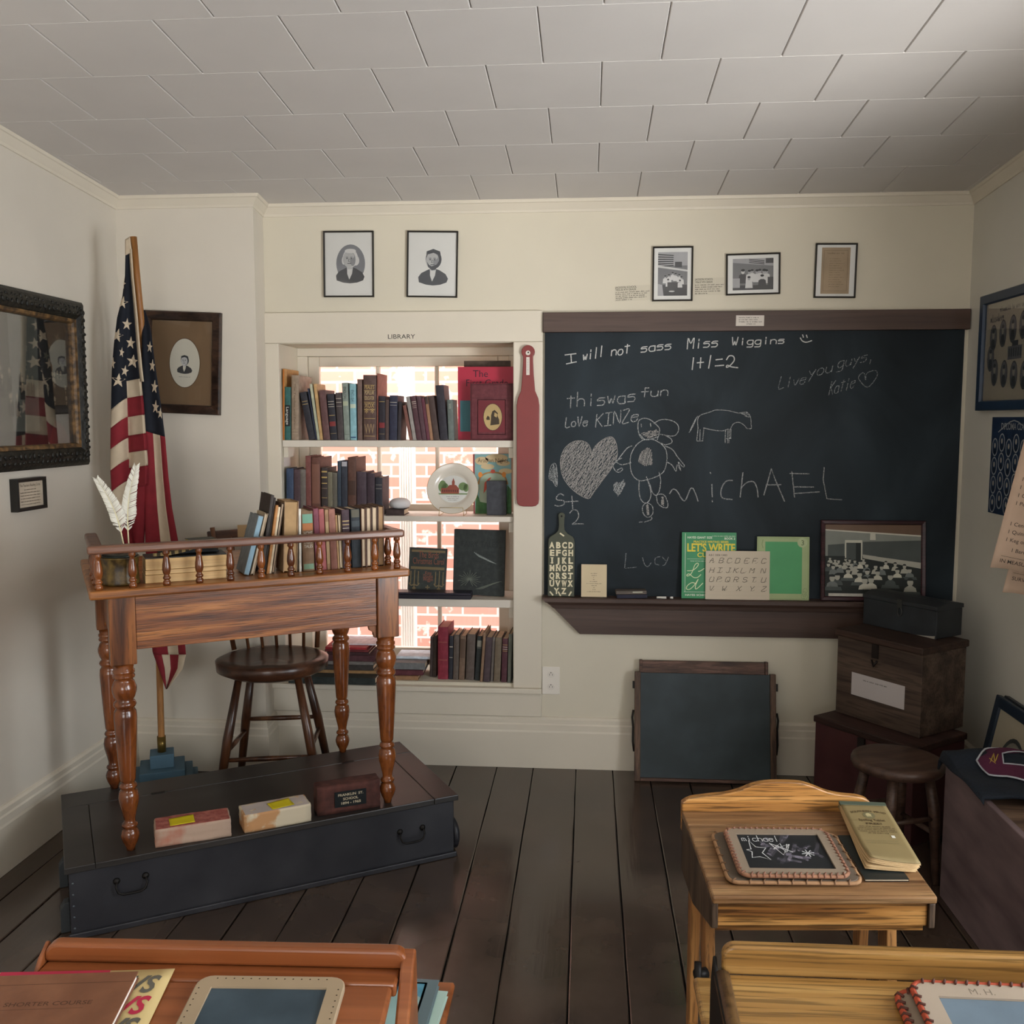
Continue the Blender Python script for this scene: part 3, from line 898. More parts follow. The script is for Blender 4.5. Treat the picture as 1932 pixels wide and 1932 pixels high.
def art(mb, W_, H):
    mb.rings(W_ * .66, H * .62, [(0, -.0004), (.002, -.0004)], 0, Matrix.Translation((0, 0, -H * .09)))
    mb.rings(W_ * .96, H * .96, [(0, -.0003), (.0015, -.0003)], 0)
    mb.rect(-W_ * .46, W_ * .46, H * .24, H * .247, .0004, 0)
    mb.rect(-W_ * .31, W_ * .33, -H * .36, H * .2, .0003, 3)
    mb.oval(W_ * .03, -H * .09, W_ * .22, H * .235, .0006, 1); mb.ringoval(W_ * .03, -H * .09, W_ * .225, H * .24, .002, .0008, 2)
    cx, cz = W_ * .03, -H * .09
    mb.flat([(cx - .035 * .3, cz - .035), (cx + .028, cz - .03), (cx + .027, cz - .01), (cx + .02, cz + .005), (cx + .022, cz + .016), (cx + .008, cz + .03), (cx - .002, cz + .024), (cx - .007, cz + .008), (cx - .008, cz - .012)], .0008, 2)
    mb.flat([(cx - .028, cz - .006), (cx - .022, cz + .006), (cx - .014, cz + .001), (cx - .012, cz - .012), (cx - .026, cz - .012)], .0008, 2)
    mb.flat([(cx + .008, cz + .02), (cx + .02, cz + .012), (cx + .016, cz - .002), (cx + .006, cz + .004)], .001, 1)
q = px2(ZB, (1138, 330), (1758, 330), (1758, 1160), (1138, 1160))
face_book('book', 'dark red book cover with an oval picture, in front of the larger red one', 'book', *q, dict(Y=YB + .024), .03, '#5a2229', art, (pm('#401a20', .6), pm('#b09767', .6), pm('#3d3224', .6), pm('#6a2029', .55)), zb=SH[1] + .0005)

# second shelf, right end
Z4 = (730, 840, 260 / 1620)
flat_z = SH[2]
def flat_book(label, x0, x1, y0, y1, Zb, th, col, rz=0, group=None, pages=None, name='book', spine_front=True):
    """lying flat; x right, spine along -y"""
    cx_, cy_ = (x0 + x1) / 2, (y0 + y1) / 2
    o = thing(name, label, 'book', (cx_, cy_, Zb + .0004), rz, group)
    w_, d_ = (x1 - x0) / 2, (y1 - y0) / 2
    t = min(.003, th * .22)
    c_ = MB().box(-w_, w_, -d_, d_, 0, t).box(-w_, w_, -d_, d_, th - t, th)
    if spine_front: c_.box(-w_, w_, -d_, -d_ + t, t, th - t)
    c_.build('cover', cloth(col) if isinstance(col, str) else col, o, bevel=.0008)
    MB().box(-w_ + .004, w_ - .004, -d_ + (t if spine_front else .004) + .0003, d_ - .004, t + .0002, th - t - .0002).build('pages', pages or page_mat, o)
    return o
xa, xb = P(730, 970, Y=YB + .03).x, P(764, 970, Y=YB + .03).x
flat_book('dark brown book lying flat under a grey cushion on the second shelf', xa, xb, YB + .012, YB + .13, SH[2], .026, '#3b2e2c')
cu = MB()
def pillow(u, v):
    x = (u - .5) * 2; y = (v - .5) * 2
    return None
prof = [(0, 0), (.03, .0005), (.052, .005), (.06, .014), (.056, .025), (.04, .034), (.018, .0375), (0, .038)]
cu.lathe([(r_ * .78, z_ * 1.2) for r_, z_ in prof], 24, TR((0, 0, 0)), squash=1.25)
tag(cu.build('cushion', pm('#cfcdcd', .9, var=.04, vs=20), loc=((xa + xb) / 2 + .010, YB + .068, SH[2] + .0268), bevel=0), 'rounded pale grey cushion lying on a flat book on the second shelf', 'cushion')
# the plate
pc = P(855, 927, Y=YB + .07)
pr_ = .111
pl = thing('souvenir_plate', 'round white souvenir plate with a red building, on a wire stand', 'plate', M=Matrix.Translation((pc.x, pc.y, SH[2] + .0045 + pr_ * math.cos(R(16)))) @ Matrix.Rotation(R(-16), 4, 'X'))
prof = [(0, 0), (.066, 0), (.07, -.004), (.083, -.013), (.108, -.0165), (.111, -.0175), (.111, -.0145), (.085, -.009), (.072, .001), (.066, .0045), (0, .0045)]
mb = MB(); n = 96
vs = []; fs = []
for j, (r_, y_) in enumerate(prof):
    for i in range(n):
        a = 2 * math.pi * i / n
        rip = .0009 * (1 if i % 2 else -1) if .08 < r_ < .1095 and j < 6 else 0
        vs.append((r_ * math.cos(a), y_ + rip, r_ * math.sin(a)))
for j in range(len(prof) - 1):
    for i in range(n):
        i2 = (i + 1) % n
        fs.append((j * n + i, j * n + i2, (j + 1) * n + i2, (j + 1) * n + i))
mb.add(vs, fs, 0, None, True)
mb.build('dish', pm('#d0c9bc', .2, var=.01, sp=.6), pl)
MB().tube([(.1112 * math.cos(2 * math.pi * i / 48), -.0172, .1112 * math.sin(2 * math.pi * i / 48)) for i in range(48)], .0009, 6, closed=True).build('gilt_rim', pm('#a08a5a', .3, metal=.6), pl)
mb = MB()
mb.oval(0, 0, .0655, .06, .0006, 0)
mb.flat([(-.064, -.018), (.064, -.018), (.06, -.024), (-.06, -.024)], .0008, 1)
for cx_, cz_, rx_, rz_ in ((-.047, .012, .018, .026), (-.035, .004, .016, .022), (.042, .012, .019, .018), (.056, .006, .012, .018)): mb.oval(cx_, cz_, rx_, rz_, .0009, 1)
mb.rect(-.052, .026, -.02, .004, .0011, 2); mb.flat([(-.028, .004), (.024, .004), (.012, .018), (-.016, .018)], .0012, 2)
mb.rect(-.006, .006, .0, .03, .0013, 2); mb.flat([(-.007, .03), (.007, .03), (0, .049)], .0013, 2)
for k in range(9): mb.rect(-.048 + k * .0082, -.0445 + k * .0082, -.013, -.003, .0014, 3)
for k, (hw_, z_) in enumerate(((.028, -.0345), (.024, -.0425), (.02, -.05))): mb.scrawl(-hw_, hw_, z_, .0042, .0009, 3, seed=k)
mb.build('picture', [pm('#c9c9c4', .3), pm('#6d8458', .4), pm('#8c4a3c', .4), pm('#4a2f2c', .5)], pl)
stn = thing('plate_stand', 'thin brass wire stand holding the souvenir plate on the second shelf', 'stand', (pc.x, pc.y, SH[2] + .0005))
wm_ = pm('#b79f63', .3, metal=.7)
mb = MB()
for sg in (-1, 1):
    mb.tube([(sg * .05, -.062, .036), (sg * .0535, -.064, .0016), (sg * .052, -.03, .0016), (sg * .052, .05, .0016), (sg * .045, .052, .05), (sg * .03, .046, .095)], .0012, 6)
mb.tube([(-.05, -.062, .036), (.05, -.062, .036)], .0012, 6); mb.tube([(-.03, .046, .095), (.03, .046, .095)], .0012, 6)
mb.build('wire', wm_, stn)
def art(mb, W_, H):
    mb.rect(-W_ / 2 + .008, W_ / 2, -H * .5, H * .5, .0004, 0)
    for cx_, cz_, rx_, rz_ in ((-.045, .1, .03, .018), (.02, .112, .05, .018), (.05, .09, .03, .012), (-.02, .075, .03, .012), (.06, .055, .03, .012)): mb.oval(cx_ * W_ / .17, cz_ * H / .26, rx_ * W_ / .17, rz_, .0006, 1)
    mb.text('Arabian Nights', .004, H * .36, .026, .0009, 2, align='CENTER', fit=W_ * .8)
    mb.flat([(-W_ * .34, -H * .5), (-W_ * .34, 0), (-W_ * .25, H * .13), (-W_ * .1, H * .17), (W_ * .15, H * .17), (W_ * .3, H * .13), (W_ * .38, 0), (W_ * .38, -H * .5)], .0007, 3)
    for pts in ([(-W_ * .36, 0), (-W_ * .3, H * .12), (-W_ * .12, H * .185), (W_ * .16, H * .185), (W_ * .33, H * .12), (W_ * .4, 0)],): mb.stroke(smooth(pts), .007, .001, 4)
    for sg in (-1, 1): mb.oval(sg * W_ * .31, H * .155, .009, .012, .0012, 5)
    mb.oval(W_ * .02, H * .21, .01, .009, .0012, 6)
    mb.flat([(-W_ * .45, -H * .5), (W_ * .5, -H * .5), (W_ * .5, -H * .1), (W_ * .4, -H * .02), (W_ * .38, -H * .3), (0, -H * .34), (-W_ * .32, -H * .3), (-W_ * .42, -H * .1)], .0008, 7)
    mb.flat([(-W_ * .2, H * .02), (-W_ * .08, H * .1), (-W_ * .02, H * .11), (-W_ * .1, H * .03), (-W_ * .16, -H * .1), (-W_ * .23, -H * .16)], .001, 6)
q = px2(Z4, (1022, 134), (1462, 134), (1462, 836), (1006, 836))
face_book('book', 'colourful Arabian Nights story book standing behind a small grey book', 'book', *q, dict(Y=YB + .12), .02, pm('#8c4a48', .5), art,
          (pm('#7ba5a6', .5), pm('#c9b48c', .6), pm('#5e4a35', .6), pm('#9fb09a', .6), pm('#a07845', .6), pm('#d98a3c', .6), pm('#b8503c', .6), pm('#3e6a3c', .6, var=.3, vs=40)), zb=SH[2] + .0005)
q = px2(Z4, (1172, 440), (1400, 440), (1400, 842), (1172, 842))
face_book('book', 'small worn charcoal book leaning on the Arabian Nights book', 'book', *q, dict(Y=YB + .06), .03, '#33353b', None, (), zb=SH[2] + .0005)

# third shelf
q = px2(Z4, (275, 1190), (712, 1210), (662, 1735), (215, 1715))
def art(mb, W_, H):
    g_, p_, t_ = 0, 1, 2
    mb.rect(-W_ * .44, W_ * .46, H * .40, H * .45, .0005, t_); mb.rect(-W_ * .44, W_ * .46, H * .02, H * .08, .0005, t_)
    mb.text("The Birds'", W_ * .03, H * .28, .04, .0006, p_, align='CENTER', fit=W_ * .56)
    mb.text('Christmas Carol', W_ * .02, H * .14, .04, .0006, p_, align='CENTER', fit=W_ * .84)
    for k, s in enumerate(('Kate', 'Douglas', 'Wiggin')): mb.text(s, W_ * .03, -H * (.09 + k * .07), .022, .0006, p_, align='CENTER', fit=W_ * (.17 if k == 0 else .26))
    for sg in (-1, 1):
        cx_ = sg * W_ * .33
        for d_ in (-.1, 0, .1): mb.rect(cx_ + d_ * W_ - .0022, cx_ + d_ * W_ + .0022, -H * .3, -H * (.02 if d_ else -.0), .0006, t_)
        mb.stroke(smooth([(cx_ - W_ * .13, -H * .29), (cx_ - W_ * .08, -H * .34), (cx_, -H * .32), (cx_ + W_ * .08, -H * .34), (cx_ + W_ * .13, -H * .29)]), .005, .0006, t_)
        mb.stroke([(cx_, -H * .3), (cx_, -H * .42)], .005, .0006, t_)
        mb.oval(cx_, -H * .4, .008, .006, .0007, t_)
    mb.stroke([(W_ * .03, -H * .33), (W_ * .03, -H * .44)], .005, .0006, t_); mb.stroke([(-W_ * .02, -H * .37), (W_ * .08, -H * .37)], .005, .0006, t_)
face_book('book', "dark green Christmas story book with copper lettering and candles, leaning on the window", 'book', *q, dict(Y=YB + .10), .02, '#2f3532', art, (gilt, pm('#8a5340', .5), pm('#77684a', .5)), zb=SH[3] + .0005, tilt=10)
q = px2(Z4, (790, 1022), (1394, 1042), (1370, 1808), (768, 1790))
def art(mb, W_, H):
    for k, a in enumerate(range(-60, 250, 17)):
        r1 = .05 if k % 2 else .038
        mb.stroke([(-W_ * .18, -H * .26), (-W_ * .18 - r1 * math.cos(R(a)), -H * .26 - r1 * .8 * math.sin(R(a)) * -1)], .0018, .0005, 0)
    for k in range(7): mb.stroke(smooth([(-W_ * .1 + k * .008, H * .16 - k * .004), (0 + k * .007, H * .09 - k * .003), (W_ * .12 + k * .008, H * .075 - k * .004)]), .0016, .0005, 1)
    for k in range(6): mb.stroke(smooth([(-W_ * .05, -H * .4), (W_ * (.1 + .05 * k), -H * (.39 - .02 * k)), (W_ * (.2 + .05 * k), -H * (.33 - .01 * k))]), .002, .0005, 0)
    mb.text('FAIRY TALES', 0, H * .24, .035, .0004, 2, align='CENTER', fit=W_ * .72)
face_book('book', 'large black album with silver sprays on its cover, at the shelf\'s right end', 'book', *q, dict(Y=YB + .075), .03, '#202625', art, (pm('#5c6258', .5), pm('#8c9490', .4), pm('#171c1c', .5)), zb=SH[3] + .0005, tilt=4)
x0 = P(752, 1130, Y=YB).x - .02; x1 = P(888, 1130, Y=YB).x
bxo = thing('flat_case', 'long flat black case lying in front of the two standing covers', 'case', ((x0 + x1) / 2, YB + .034, SH[3] + .0005))
MB().box(-(x1 - x0) / 2, (x1 - x0) / 2, -.038, .038, 0, .018).build('body', pm('#1c1a26', .4), bxo, bevel=.002)
MB().box(-(x1 - x0) / 2, (x1 - x0) / 2, -.038, .038, .0183, .028).build('lid', pm('#211e2c', .35), bxo, bevel=.002)

# lowest shelf stacks
Z5 = (540, 1130, 290 / 1932)
def X5(u, y_=YB): return P(540 + u * Z5[2], 1250, Y=y_).x
gS = 'flat stack of old books on the library sill'
zz = NZ0
stack = [
 (90, 1165, .03, '#262c2a', -.075, .1, 'wide blackish green folder at the bottom of the left sill stack, jutting out'),
 (215, 1150, .013, '#8c6d47', -.01, .15, 'tan paper covered book second from the bottom of the left sill stack'),
 (205, 1098, .022, '#35302d', -.008, .16, 'dark grey binder lying third from the bottom of the left sill stack'),
 (400, 1098, .014, '#6f6a66', -.004, .16, 'mid grey book lying fourth from the bottom of the left sill stack'),
 (520, 1150, .026, '#4c2b30', 0, .17, 'thick maroon book lying fifth from the bottom of the left sill stack'),
 (510, 1040, .012, '#3e2527', .004, .16, 'thin dark brown book lying below the red one in the left sill stack'),
 (480, 1030, .009, '#6b2a2c', .008, .17, 'thin dull red book just under the bright red one in the left sill stack'),
 (485, 1000, .010, '#9c2a30', .01, .18, 'bright red book near the top of the left sill stack'),
 (540, 1110, .006, '#cfc8cd', .05, .2, 'pale paper booklet topping the left sill stack'),
]
for u0, u1, th, col, ya, yb_, lab in stack:
    flat_book(lab, X5(u0), X5(u1), YB + ya, YB + yb_, zz, th, col, 0, gS); zz += th + .0008
zz = NZ0
for u0, u1, th, col, ya, yb_, lab, rz in [
 (1345, 1650, .018, '#8d6a4c', .012, .14, 'tan book at the bottom of the right sill stack', 0),
 (1340, 1700, .022, '#53262d', .02, .17, 'maroon book with a ribbon marker in the right sill stack', 2),
 (1330, 1730, .03, '#6b6c6c', .028, .20, 'thick grey book lying third in the right sill stack', 0),
 (1330, 1770, .012, '#c2cbd2', .09, .21, 'white printed booklet topping the right sill stack', 0)]:
    flat_book(lab, X5(u0), X5(u1), YB + ya, YB + yb_, zz, th, col, rz, 'right hand stack of books on the library sill'); zz += th + .0015
# two little cards low on the niche's left cheek
for k, (cy_, cz_, hh, lab) in enumerate([(YB + .06, P(550, 843, Y=YB).z, .012, 'small white slip pinned under the top shelf at the niche side'), (YB + .06, P(547, 868, Y=YB).z, .03, 'pale card propped on the niche side above the blue book')]):
    o = tag(MB().box(NX0 + .0005, NX0 + .0015, cy_ - .04, cy_ + .05, cz_ - hh, cz_ + hh).build('paper_card', pm('#d9cfc8', .7)), lab, 'card')
# ------------------------------------------------------------------ pictures on the walls
print_ink = pm('#3a3b3d', .6); grey1 = pm('#6b6c6e', .6); grey2 = pm('#8f9092', .6); grey3 = pm('#b4b4b3', .6); pale = pm('#cfcecb', .6)
paper = pm('#d9d8d3', .55, var=.02)
black_frame = pm('#2a2723', .35)
def hang(name, label, cat, corners, plane, fw, dep, frame_mat, mat_mat, art=None, mats=(), glazed=True, prof=None, group=None, gl=.5, inner=None):
    M, W_, H = quad_M(*[P(*q, **plane) for q in corners])
    M = M @ Matrix.Translation((0, -.0005, 0))
    o = thing(name, label, cat, M=M, group=group)
    pr_ = prof or [(0, 0), (0, -dep), (fw * .25, -dep - .0015), (fw, -dep * .8), (fw, 0)]
    MB().rings(W_, H, pr_).build('frame', frame_mat, o)
    w2, h2 = W_ / 2 - fw + .002, H / 2 - fw + .002
    MB().box(-w2, w2, -dep * .35, -.001, -h2, h2).build('backing', mat_mat, o)
    if art:
        mb = MB(); art(mb, 2 * w2, 2 * h2)
        for i, v in enumerate(mb.v): v.y -= dep * .35
        mb.build('print', list(mats), o)
    if glazed:
        MB().box(-w2, w2, -dep * .6 - .001, -dep * .6, -h2, h2).build('glass', glass('picture_glass', (1, 1, 1), gl), o)
    return o, W_, H
BW = dict(Y=YB)
def bust(mb, cx, cz, s, coat, skin, hair, shirt, bg=None, old=False, beard=False, shade=None):
    shade = skin if shade is None else shade
    """a small engraved head and shoulders"""
    def E(x, z, rx, rz, w_, mi): mb.oval(cx + x * s, cz + z * s, rx * s, rz * s, w_, mi, n=20)
    if bg is not None:
        mb.oval(cx + .05 * s, cz + .1 * s, 1.02 * s, 1.3 * s, .0002, bg)
    mb.flat([(cx + a * s, cz + b_ * s) for a, b_ in ((-.95, -1.05), (-1.0, -.72), (-.8, -.45), (-.3, -.2), (.1, -.14), (.42, -.24), (.85, -.5), (1.02, -.8), (.92, -1.05), (.5, -1.2), (0, -1.26), (-.5, -1.2))], .0004, coat)
    mb.flat([(cx + a * s, cz + b_ * s) for a, b_ in ((-.2, -.18), (.2, -.16), (.14, -.6), (-.06, -1.0), (-.2, -.6))], .0006, shirt)
    mb.flat([(cx + a * s, cz + b_ * s) for a, b_ in ((-.22, -.3), (.2, -.28), (.2, .1), (-.22, .1))], .0007, skin)
    E(.03, .46, .54, .63, .0008, hair); E(-.05, .40, .44, .58, .001, skin); E(.2, .36, .2, .44, .00105, shade); E(-.02, .62, .34, .22, .00107, skin)
    if old: E(.42, .3, .24, .34, .0009, hair); E(-.44, .3, .14, .28, .0009, hair); E(.04, .95, .40, .15, .0011, hair)
    else: mb.flat([(cx + a * s, cz + b_ * s) for a, b_ in ((-.48, .5), (-.44, .98), (0, 1.14), (.46, .98), (.57, .45), (.42, .72), (.02, .88), (-.36, .78))], .0011, hair)
    if beard: mb.flat([(cx + a * s, cz + b_ * s) for a, b_ in ((-.42, .3), (-.34, -.04), (-.08, -.26), (.16, -.22), (.36, .06), (.42, .4), (.24, .12), (-.1, .0), (-.28, .1))], .0012, hair)
    for sx_ in (-.2, .1): E(sx_, .44, .07, .035, .0013, coat); E(sx_, .53, .1, .02, .0013, coat)
    mb.stroke([(cx - .06 * s, cz + .42 * s), (cx - .11 * s, cz + .24 * s), (cx - .02 * s, cz + .23 * s)], .04 * s, .0013, coat)
    mb.stroke([(cx - .16 * s, cz + .1 * s), (cx + .08 * s, cz + .11 * s)], .05 * s, .0013, coat)
def art_a(mb, W_, H): bust(mb, .005, -.003, .06, 0, 3, 4, 4, bg=1, old=True, shade=2)
hang('framed_portrait', 'thin framed oval engraving of a white haired gentleman above the library', 'picture', [(610, 437), (705, 436), (707, 561), (613, 561)], BW, .006, .012, black_frame, paper, art_a, (pm('#4a4b4e', .6), pm('#7e7f83', .6), pm('#8c8d8f', .6), pm('#b4b4b3', .6), pale), group='thin framed portraits above the library')
def art_b(mb, W_, H): bust(mb, .003, -.008, .062, 0, 3, 0, 4, bg=None, beard=True, shade=1)
hang('framed_portrait', 'thin framed engraving of a bearded man in a bow tie above the library', 'picture', [(768, 436), (864, 437), (864, 562), (769, 561)], BW, .006, .012, black_frame, paper, art_b, (pm('#505256', .6), grey2, grey1, pm('#b4b4b3', .6), pale), group='thin framed portraits above the library')
pho = (pm('#4c4c4d', .6), pm('#747475', .6), pm('#a09fa0', .6), pm('#c6c5c3', .6), pm('#2f2f30', .6))
def kid(mb, x, z, s, w_, dark=False):
    mb.flat([(x - .5 * s, z - s), (x - .42 * s, z - .1 * s), (x - .15 * s, z + .05 * s), (x + .15 * s, z + .05 * s), (x + .42 * s, z - .1 * s), (x + .5 * s, z - s)], w_, 0 if dark else 3)
    mb.oval(x, z + .28 * s, .2 * s, .26 * s, w_ + .0001, 2 if not dark else 3, n=12)
    mb.oval(x, z + .45 * s, .22 * s, .14 * s, w_ + .0002, 4, n=12)
def art_c(mb, W_, H):
    w2, h2 = W_ * .385, H * .415
    mb.rect(-w2, w2, -h2, h2, .0002, 1); mb.rect(-w2, w2, h2 * .38, h2, .0003, 2)
    for k in range(6): mb.flat([(-w2, h2 * (.92 - .11 * k)), (w2 * .05, h2 * (.86 - .09 * k)), (w2 * .05, h2 * (.82 - .09 * k)), (-w2, h2 * (.87 - .11 * k))], .0004, 4)
    mb.rect(w2 * .15, w2 * .62, h2 * .3, h2 * .55, .0004, 0); mb.flat([(-w2, h2 * .3), (w2, h2 * .1), (w2, h2 * .18), (-w2, h2 * .4)], .0005, 3)
    mb.rect(-w2, w2, -h2, -h2 * .5, .0003, 0)
    for k, (x, z) in enumerate(((-.5, -.2), (-.25, -.15), (0, -.05), (.2, -.1), (.45, -.15), (.6, -.25), (-.3, -.35), (.5, -.4))): kid(mb, x * w2, z * h2, .02, .0006 + k * .00004)
    mb.rect(-w2 * .35, w2 * .35, -h2 * .9, -h2 * .38, .001, 0); mb.oval(-.003, -h2 * .8, .012, .003, .0012, 3, n=12)
    mb.flat([(-w2, -h2), (-w2, -h2 * .45), (-w2 * .7, -h2 * .5), (-w2 * .6, -h2)], .001, 2)
hang('framed_photograph', 'upright framed school photograph with captions on both sides, above the chalkboard', 'picture', [(1232, 466), (1308, 465), (1306, 568), (1230, 569)], BW, .006, .012, black_frame, paper, art_c, pho)
def art_d(mb, W_, H):
    w2, h2 = W_ * .39, H * .4
    mb.rect(-w2, w2, -h2, h2, .0002, 1); mb.flat([(-w2, h2 * .75), (w2, h2 * .5), (w2, h2), (-w2, h2)], .0003, 2)
    for k in range(3): mb.flat([(-w2 * .2, h2 * (.97 - .1 * k)), (w2 * .55, h2 * (.85 - .1 * k)), (w2 * .55, h2 * (.8 - .1 * k)), (-w2 * .2, h2 * (.93 - .1 * k))], .0004, 4)
    mb.rect(w2 * .62, w2, h2 * .68, h2, .0004, 0); mb.rect(-w2, w2, -h2, -h2 * .7, .0003, 0)
    for k, (x, z, s) in enumerate(((-.5, -.0, .036), (-.18, .0, .03), (-.05, .05, .028), (.2, .0, .032), (.33, .04, .03), (.55, -.02, .036), (.66, .0, .03), (-.2, -.4, .03), (.45, -.35, .034))): kid(mb, x * w2, z * h2, s, .0006 + k * .00004, dark=k in (0, 8))
    mb.rect(-w2, -w2 * .65, -h2 * .85, -h2 * .25, .001, 2); mb.rect(w2 * .72, w2, -h2 * .7, -h2 * .2, .001, 0)
hang('framed_photograph', 'wide framed photograph of a standing group, middle frame above the chalkboard', 'picture', [(1370, 480), (1473, 477), (1470, 555), (1369, 558)], BW, .006, .012, black_frame, paper, art_d, pho)
def art_e(mb, W_, H):
    w2, h2 = W_ * .36, H * .44
    mb.rect(-w2, w2, -h2, h2, .0002, 0); mb.rings(2 * w2 * .84, 2 * h2 * .88, [(0, -.0003), (.001, -.0003)], 1)
    mb.text('School Rules', 0, h2 * .72, .011, .0004, 1, align='CENTER', fit=w2 * 1.1) if False else mb.scrawl(-w2 * .6, w2 * .6, h2 * .72, .008, .0004, 1, seed=2)
    for k in range(13): mb.scrawl(-w2 * .45, w2 * (.3 + .15 * ((k * 7) % 3)), h2 * (.5 - .1 * k), .0045, .0004, 1, seed=k)
hang('framed_document', 'framed sheet of aged brown print, last frame above the chalkboard', 'picture', [(1538, 460), (1617, 459), (1613, 563), (1535, 562)], BW, .006, .012, black_frame, paper, art_e, (pm('#a18c72', .7, var=.15), pm('#7a6a52', .7)))
def wall_card(name, label, cat, corners, plane, m_, art, mats, th=.0012, off=.0005):
    M, W_, H = quad_M(*[P(*q, **plane) for q in corners])
    o = thing(name, label, cat, M=M @ Matrix.Translation((0, -off, 0)))
    MB().box(-W_ / 2, W_ / 2, -th, 0, -H / 2, H / 2).build('card', m_, o)
    if art:
        mb = MB(); art(mb, W_, H)
        for v in mb.v: v.y -= th
        mb.build('lettering', list(mats), o)
    return o
dark_ink = pm('#4a453c', .7)
def cap(year):
    def a(mb, W_, H):
        x0 = -W_ / 2 + .003
        mb.text('JACKSON SCHOOL', x0, H * .36, .011, .0002, 0, fit=W_ * .6, bold=.012); mb.text(year + ' 4TH GRADE', x0, H * .2, .011, .0002, 0, fit=W_ * .58, bold=.012)
        for k in range(5): mb.scrawl(x0, x0 + W_ * (.95, .9, .82, .86, .45)[k], H * (.06 - .125 * k), .006, .0002, 0, seed=k)
    return a
BP = dict(Y=YB)
wall_card('caption_card', 'clear caption label left of the upright school photograph', 'label', [(1160, 541), (1227, 537), (1227, 566), (1160, 569)], BP, pm('#c9c1ae', .5, var=.02), cap('1955-56'), (dark_ink,))
wall_card('caption_card', 'clear caption label between the two school photographs', 'label', [(1310, 525), (1367, 523), (1366, 556), (1310, 557)], BP, pm('#c9c1ae', .5, var=.02), cap('1956-57'), (dark_ink,))

# left wall: the carved frame and the little certificate
LW = dict(X=XL)
M0 = P(150, 574, **LW); M1 = P(153, 879, **LW)
fy1 = 3.50; fy0 = 2.72; fz0, fz1 = 1.325, 1.935
o = thing('carved_picture_frame', 'large heavily carved black picture frame with a dim dark print on the left wall', 'picture', M=wall_M((XL + .0005, (fy0 + fy1) / 2, (fz0 + fz1) / 2), (0, 1, 0), (-1, 0, 0)))
W_, H = fy1 - fy0, fz1 - fz0
carve = specked('carved_black', '#15140f', '#3b362b', scale=55, lo=.5, hi=.8, rough=.5, bump=1.0)
mb = MB().rings(W_, H, [(0, 0), (0, -.02), (.012, -.032), (.03, -.04), (.052, -.043), (.066, -.034), (.07, -.03), (.07, 0)])
rn = random.Random(5)
for side in range(4):      # carved leaf scrolls along the four rails
    Ls = W_ if side % 2 == 0 else H
    n = int(Ls / .028)
    for k in range(n):
        u = -Ls / 2 + .04 + (Ls - .08) * k / (n - 1)
        for off_, rr_ in ((.027, .010), (.047, .012)):
            d = (H if side % 2 == 0 else W_) / 2 - off_
            p = {0: (u, d), 1: (d, u), 2: (u, -d), 3: (-d, u)}[side]
            prof_ = [(rr_ * math.cos(a), .006 * math.sin(a)) for a in (0, .5, 1.0, 1.57)]
            prof_[-1] = (0, .006)
            mb.lathe(prof_, 8, Matrix.Translation((p[0] + rn.uniform(-.003, .003), -.037 if off_ < .03 else -.0415, p[1])) @ Matrix.Rotation(R(90), 4, 'X') @ Matrix.Rotation(rn.uniform(0, 3), 4, 'Z'), squash=.6)
mb.build('frame', carve, o)
MB().rings(W_ - .138, H - .138, [(0, 0), (0, -.034), (.012, -.03), (.016, -.022), (.016, 0)]).build('gilt_liner', specked('worn_gilt', '#3b2c1c', '#86653d', scale=40, lo=.4, hi=.7, rough=.45), o, bevel=.001)
w2, h2 = W_ / 2 - .083, H / 2 - .083
mb = MB()
mb.rect(-w2, w2, -h2, h2, .008, 0)
rn = random.Random(11)
mb.flat([(w2 * .3, -h2), (w2, -h2), (w2, h2), (w2 * .35, h2)], .0082, 1)
mb.flat([(-w2 * .2, -h2), (w2 * .3, -h2), (w2 * .35, h2), (-w2 * .2, h2)], .0082, 2)
for k in range(34):
    x = rn.uniform(-w2 * .95, w2 * .92); z = rn.choice((.12, .0, -.14, -.28)) * h2 + rn.uniform(-.006, .006)
    mb.flat([(x - .013, z - .06), (x - .013, z - .012), (x, z - .004), (x + .013, z - .012), (x + .013, z - .06)], .0085 + k * .00002, 3)
    mb.oval(x, z + .008, .0065, .009, .0095 + k * .00002, 4, n=10); mb.flat([(x - .003, z - .005), (x + .003, z - .005), (x, z - .022)], .0096 + k * .00002, 4)
def star(cx, cz, r, rot=0): return [(cx + (r if i % 2 == 0 else r * .4) * math.sin(rot + math.pi * i / 5), cz + (r if i % 2 == 0 else r * .4) * math.cos(rot + math.pi * i / 5)) for i in range(10)]
for x, z, r_ in ((.5, .42, .02), (.75, .72, .022), (.62, .55, .018), (.8, .3, .02), (.4, .7, .016)): mb.flat(star(x * w2, z * h2, r_, .3), .0086, 5)  # the flag's stars mirrored in the glass, painted into the print
mb.rect(-w2, w2, -h2, -h2 * .78, .0102, 1)
mb.flat([(w2 * .45, -h2), (w2 * .95, -h2), (w2 * .8, -h2 * .72), (w2 * .62, -h2 * .6)], .0104, 6)
mb.build('print', [pm('#39382f', .5), pm('#1e1d19', .5), pm('#55574f', .5), pm('#191814', .5), pm('#7c7460', .5), pm('#4d493b', .5), pm('#4c2a24', .5)], o)
MB().box(-w2, w2, -.013, -.012, -h2, h2).build('glass', glass('picture_glass_old', (1, 1, 1), .5), o)
cz0, cz1 = 1.187, 1.298
o = thing('framed_certificate', 'small black framed certificate below the carved frame on the left wall', 'picture', M=wall_M((XL + .0005, 3.112, (cz0 + cz1) / 2), (0, 1, 0), (-1, 0, 0)))
W_, H = .175, cz1 - cz0
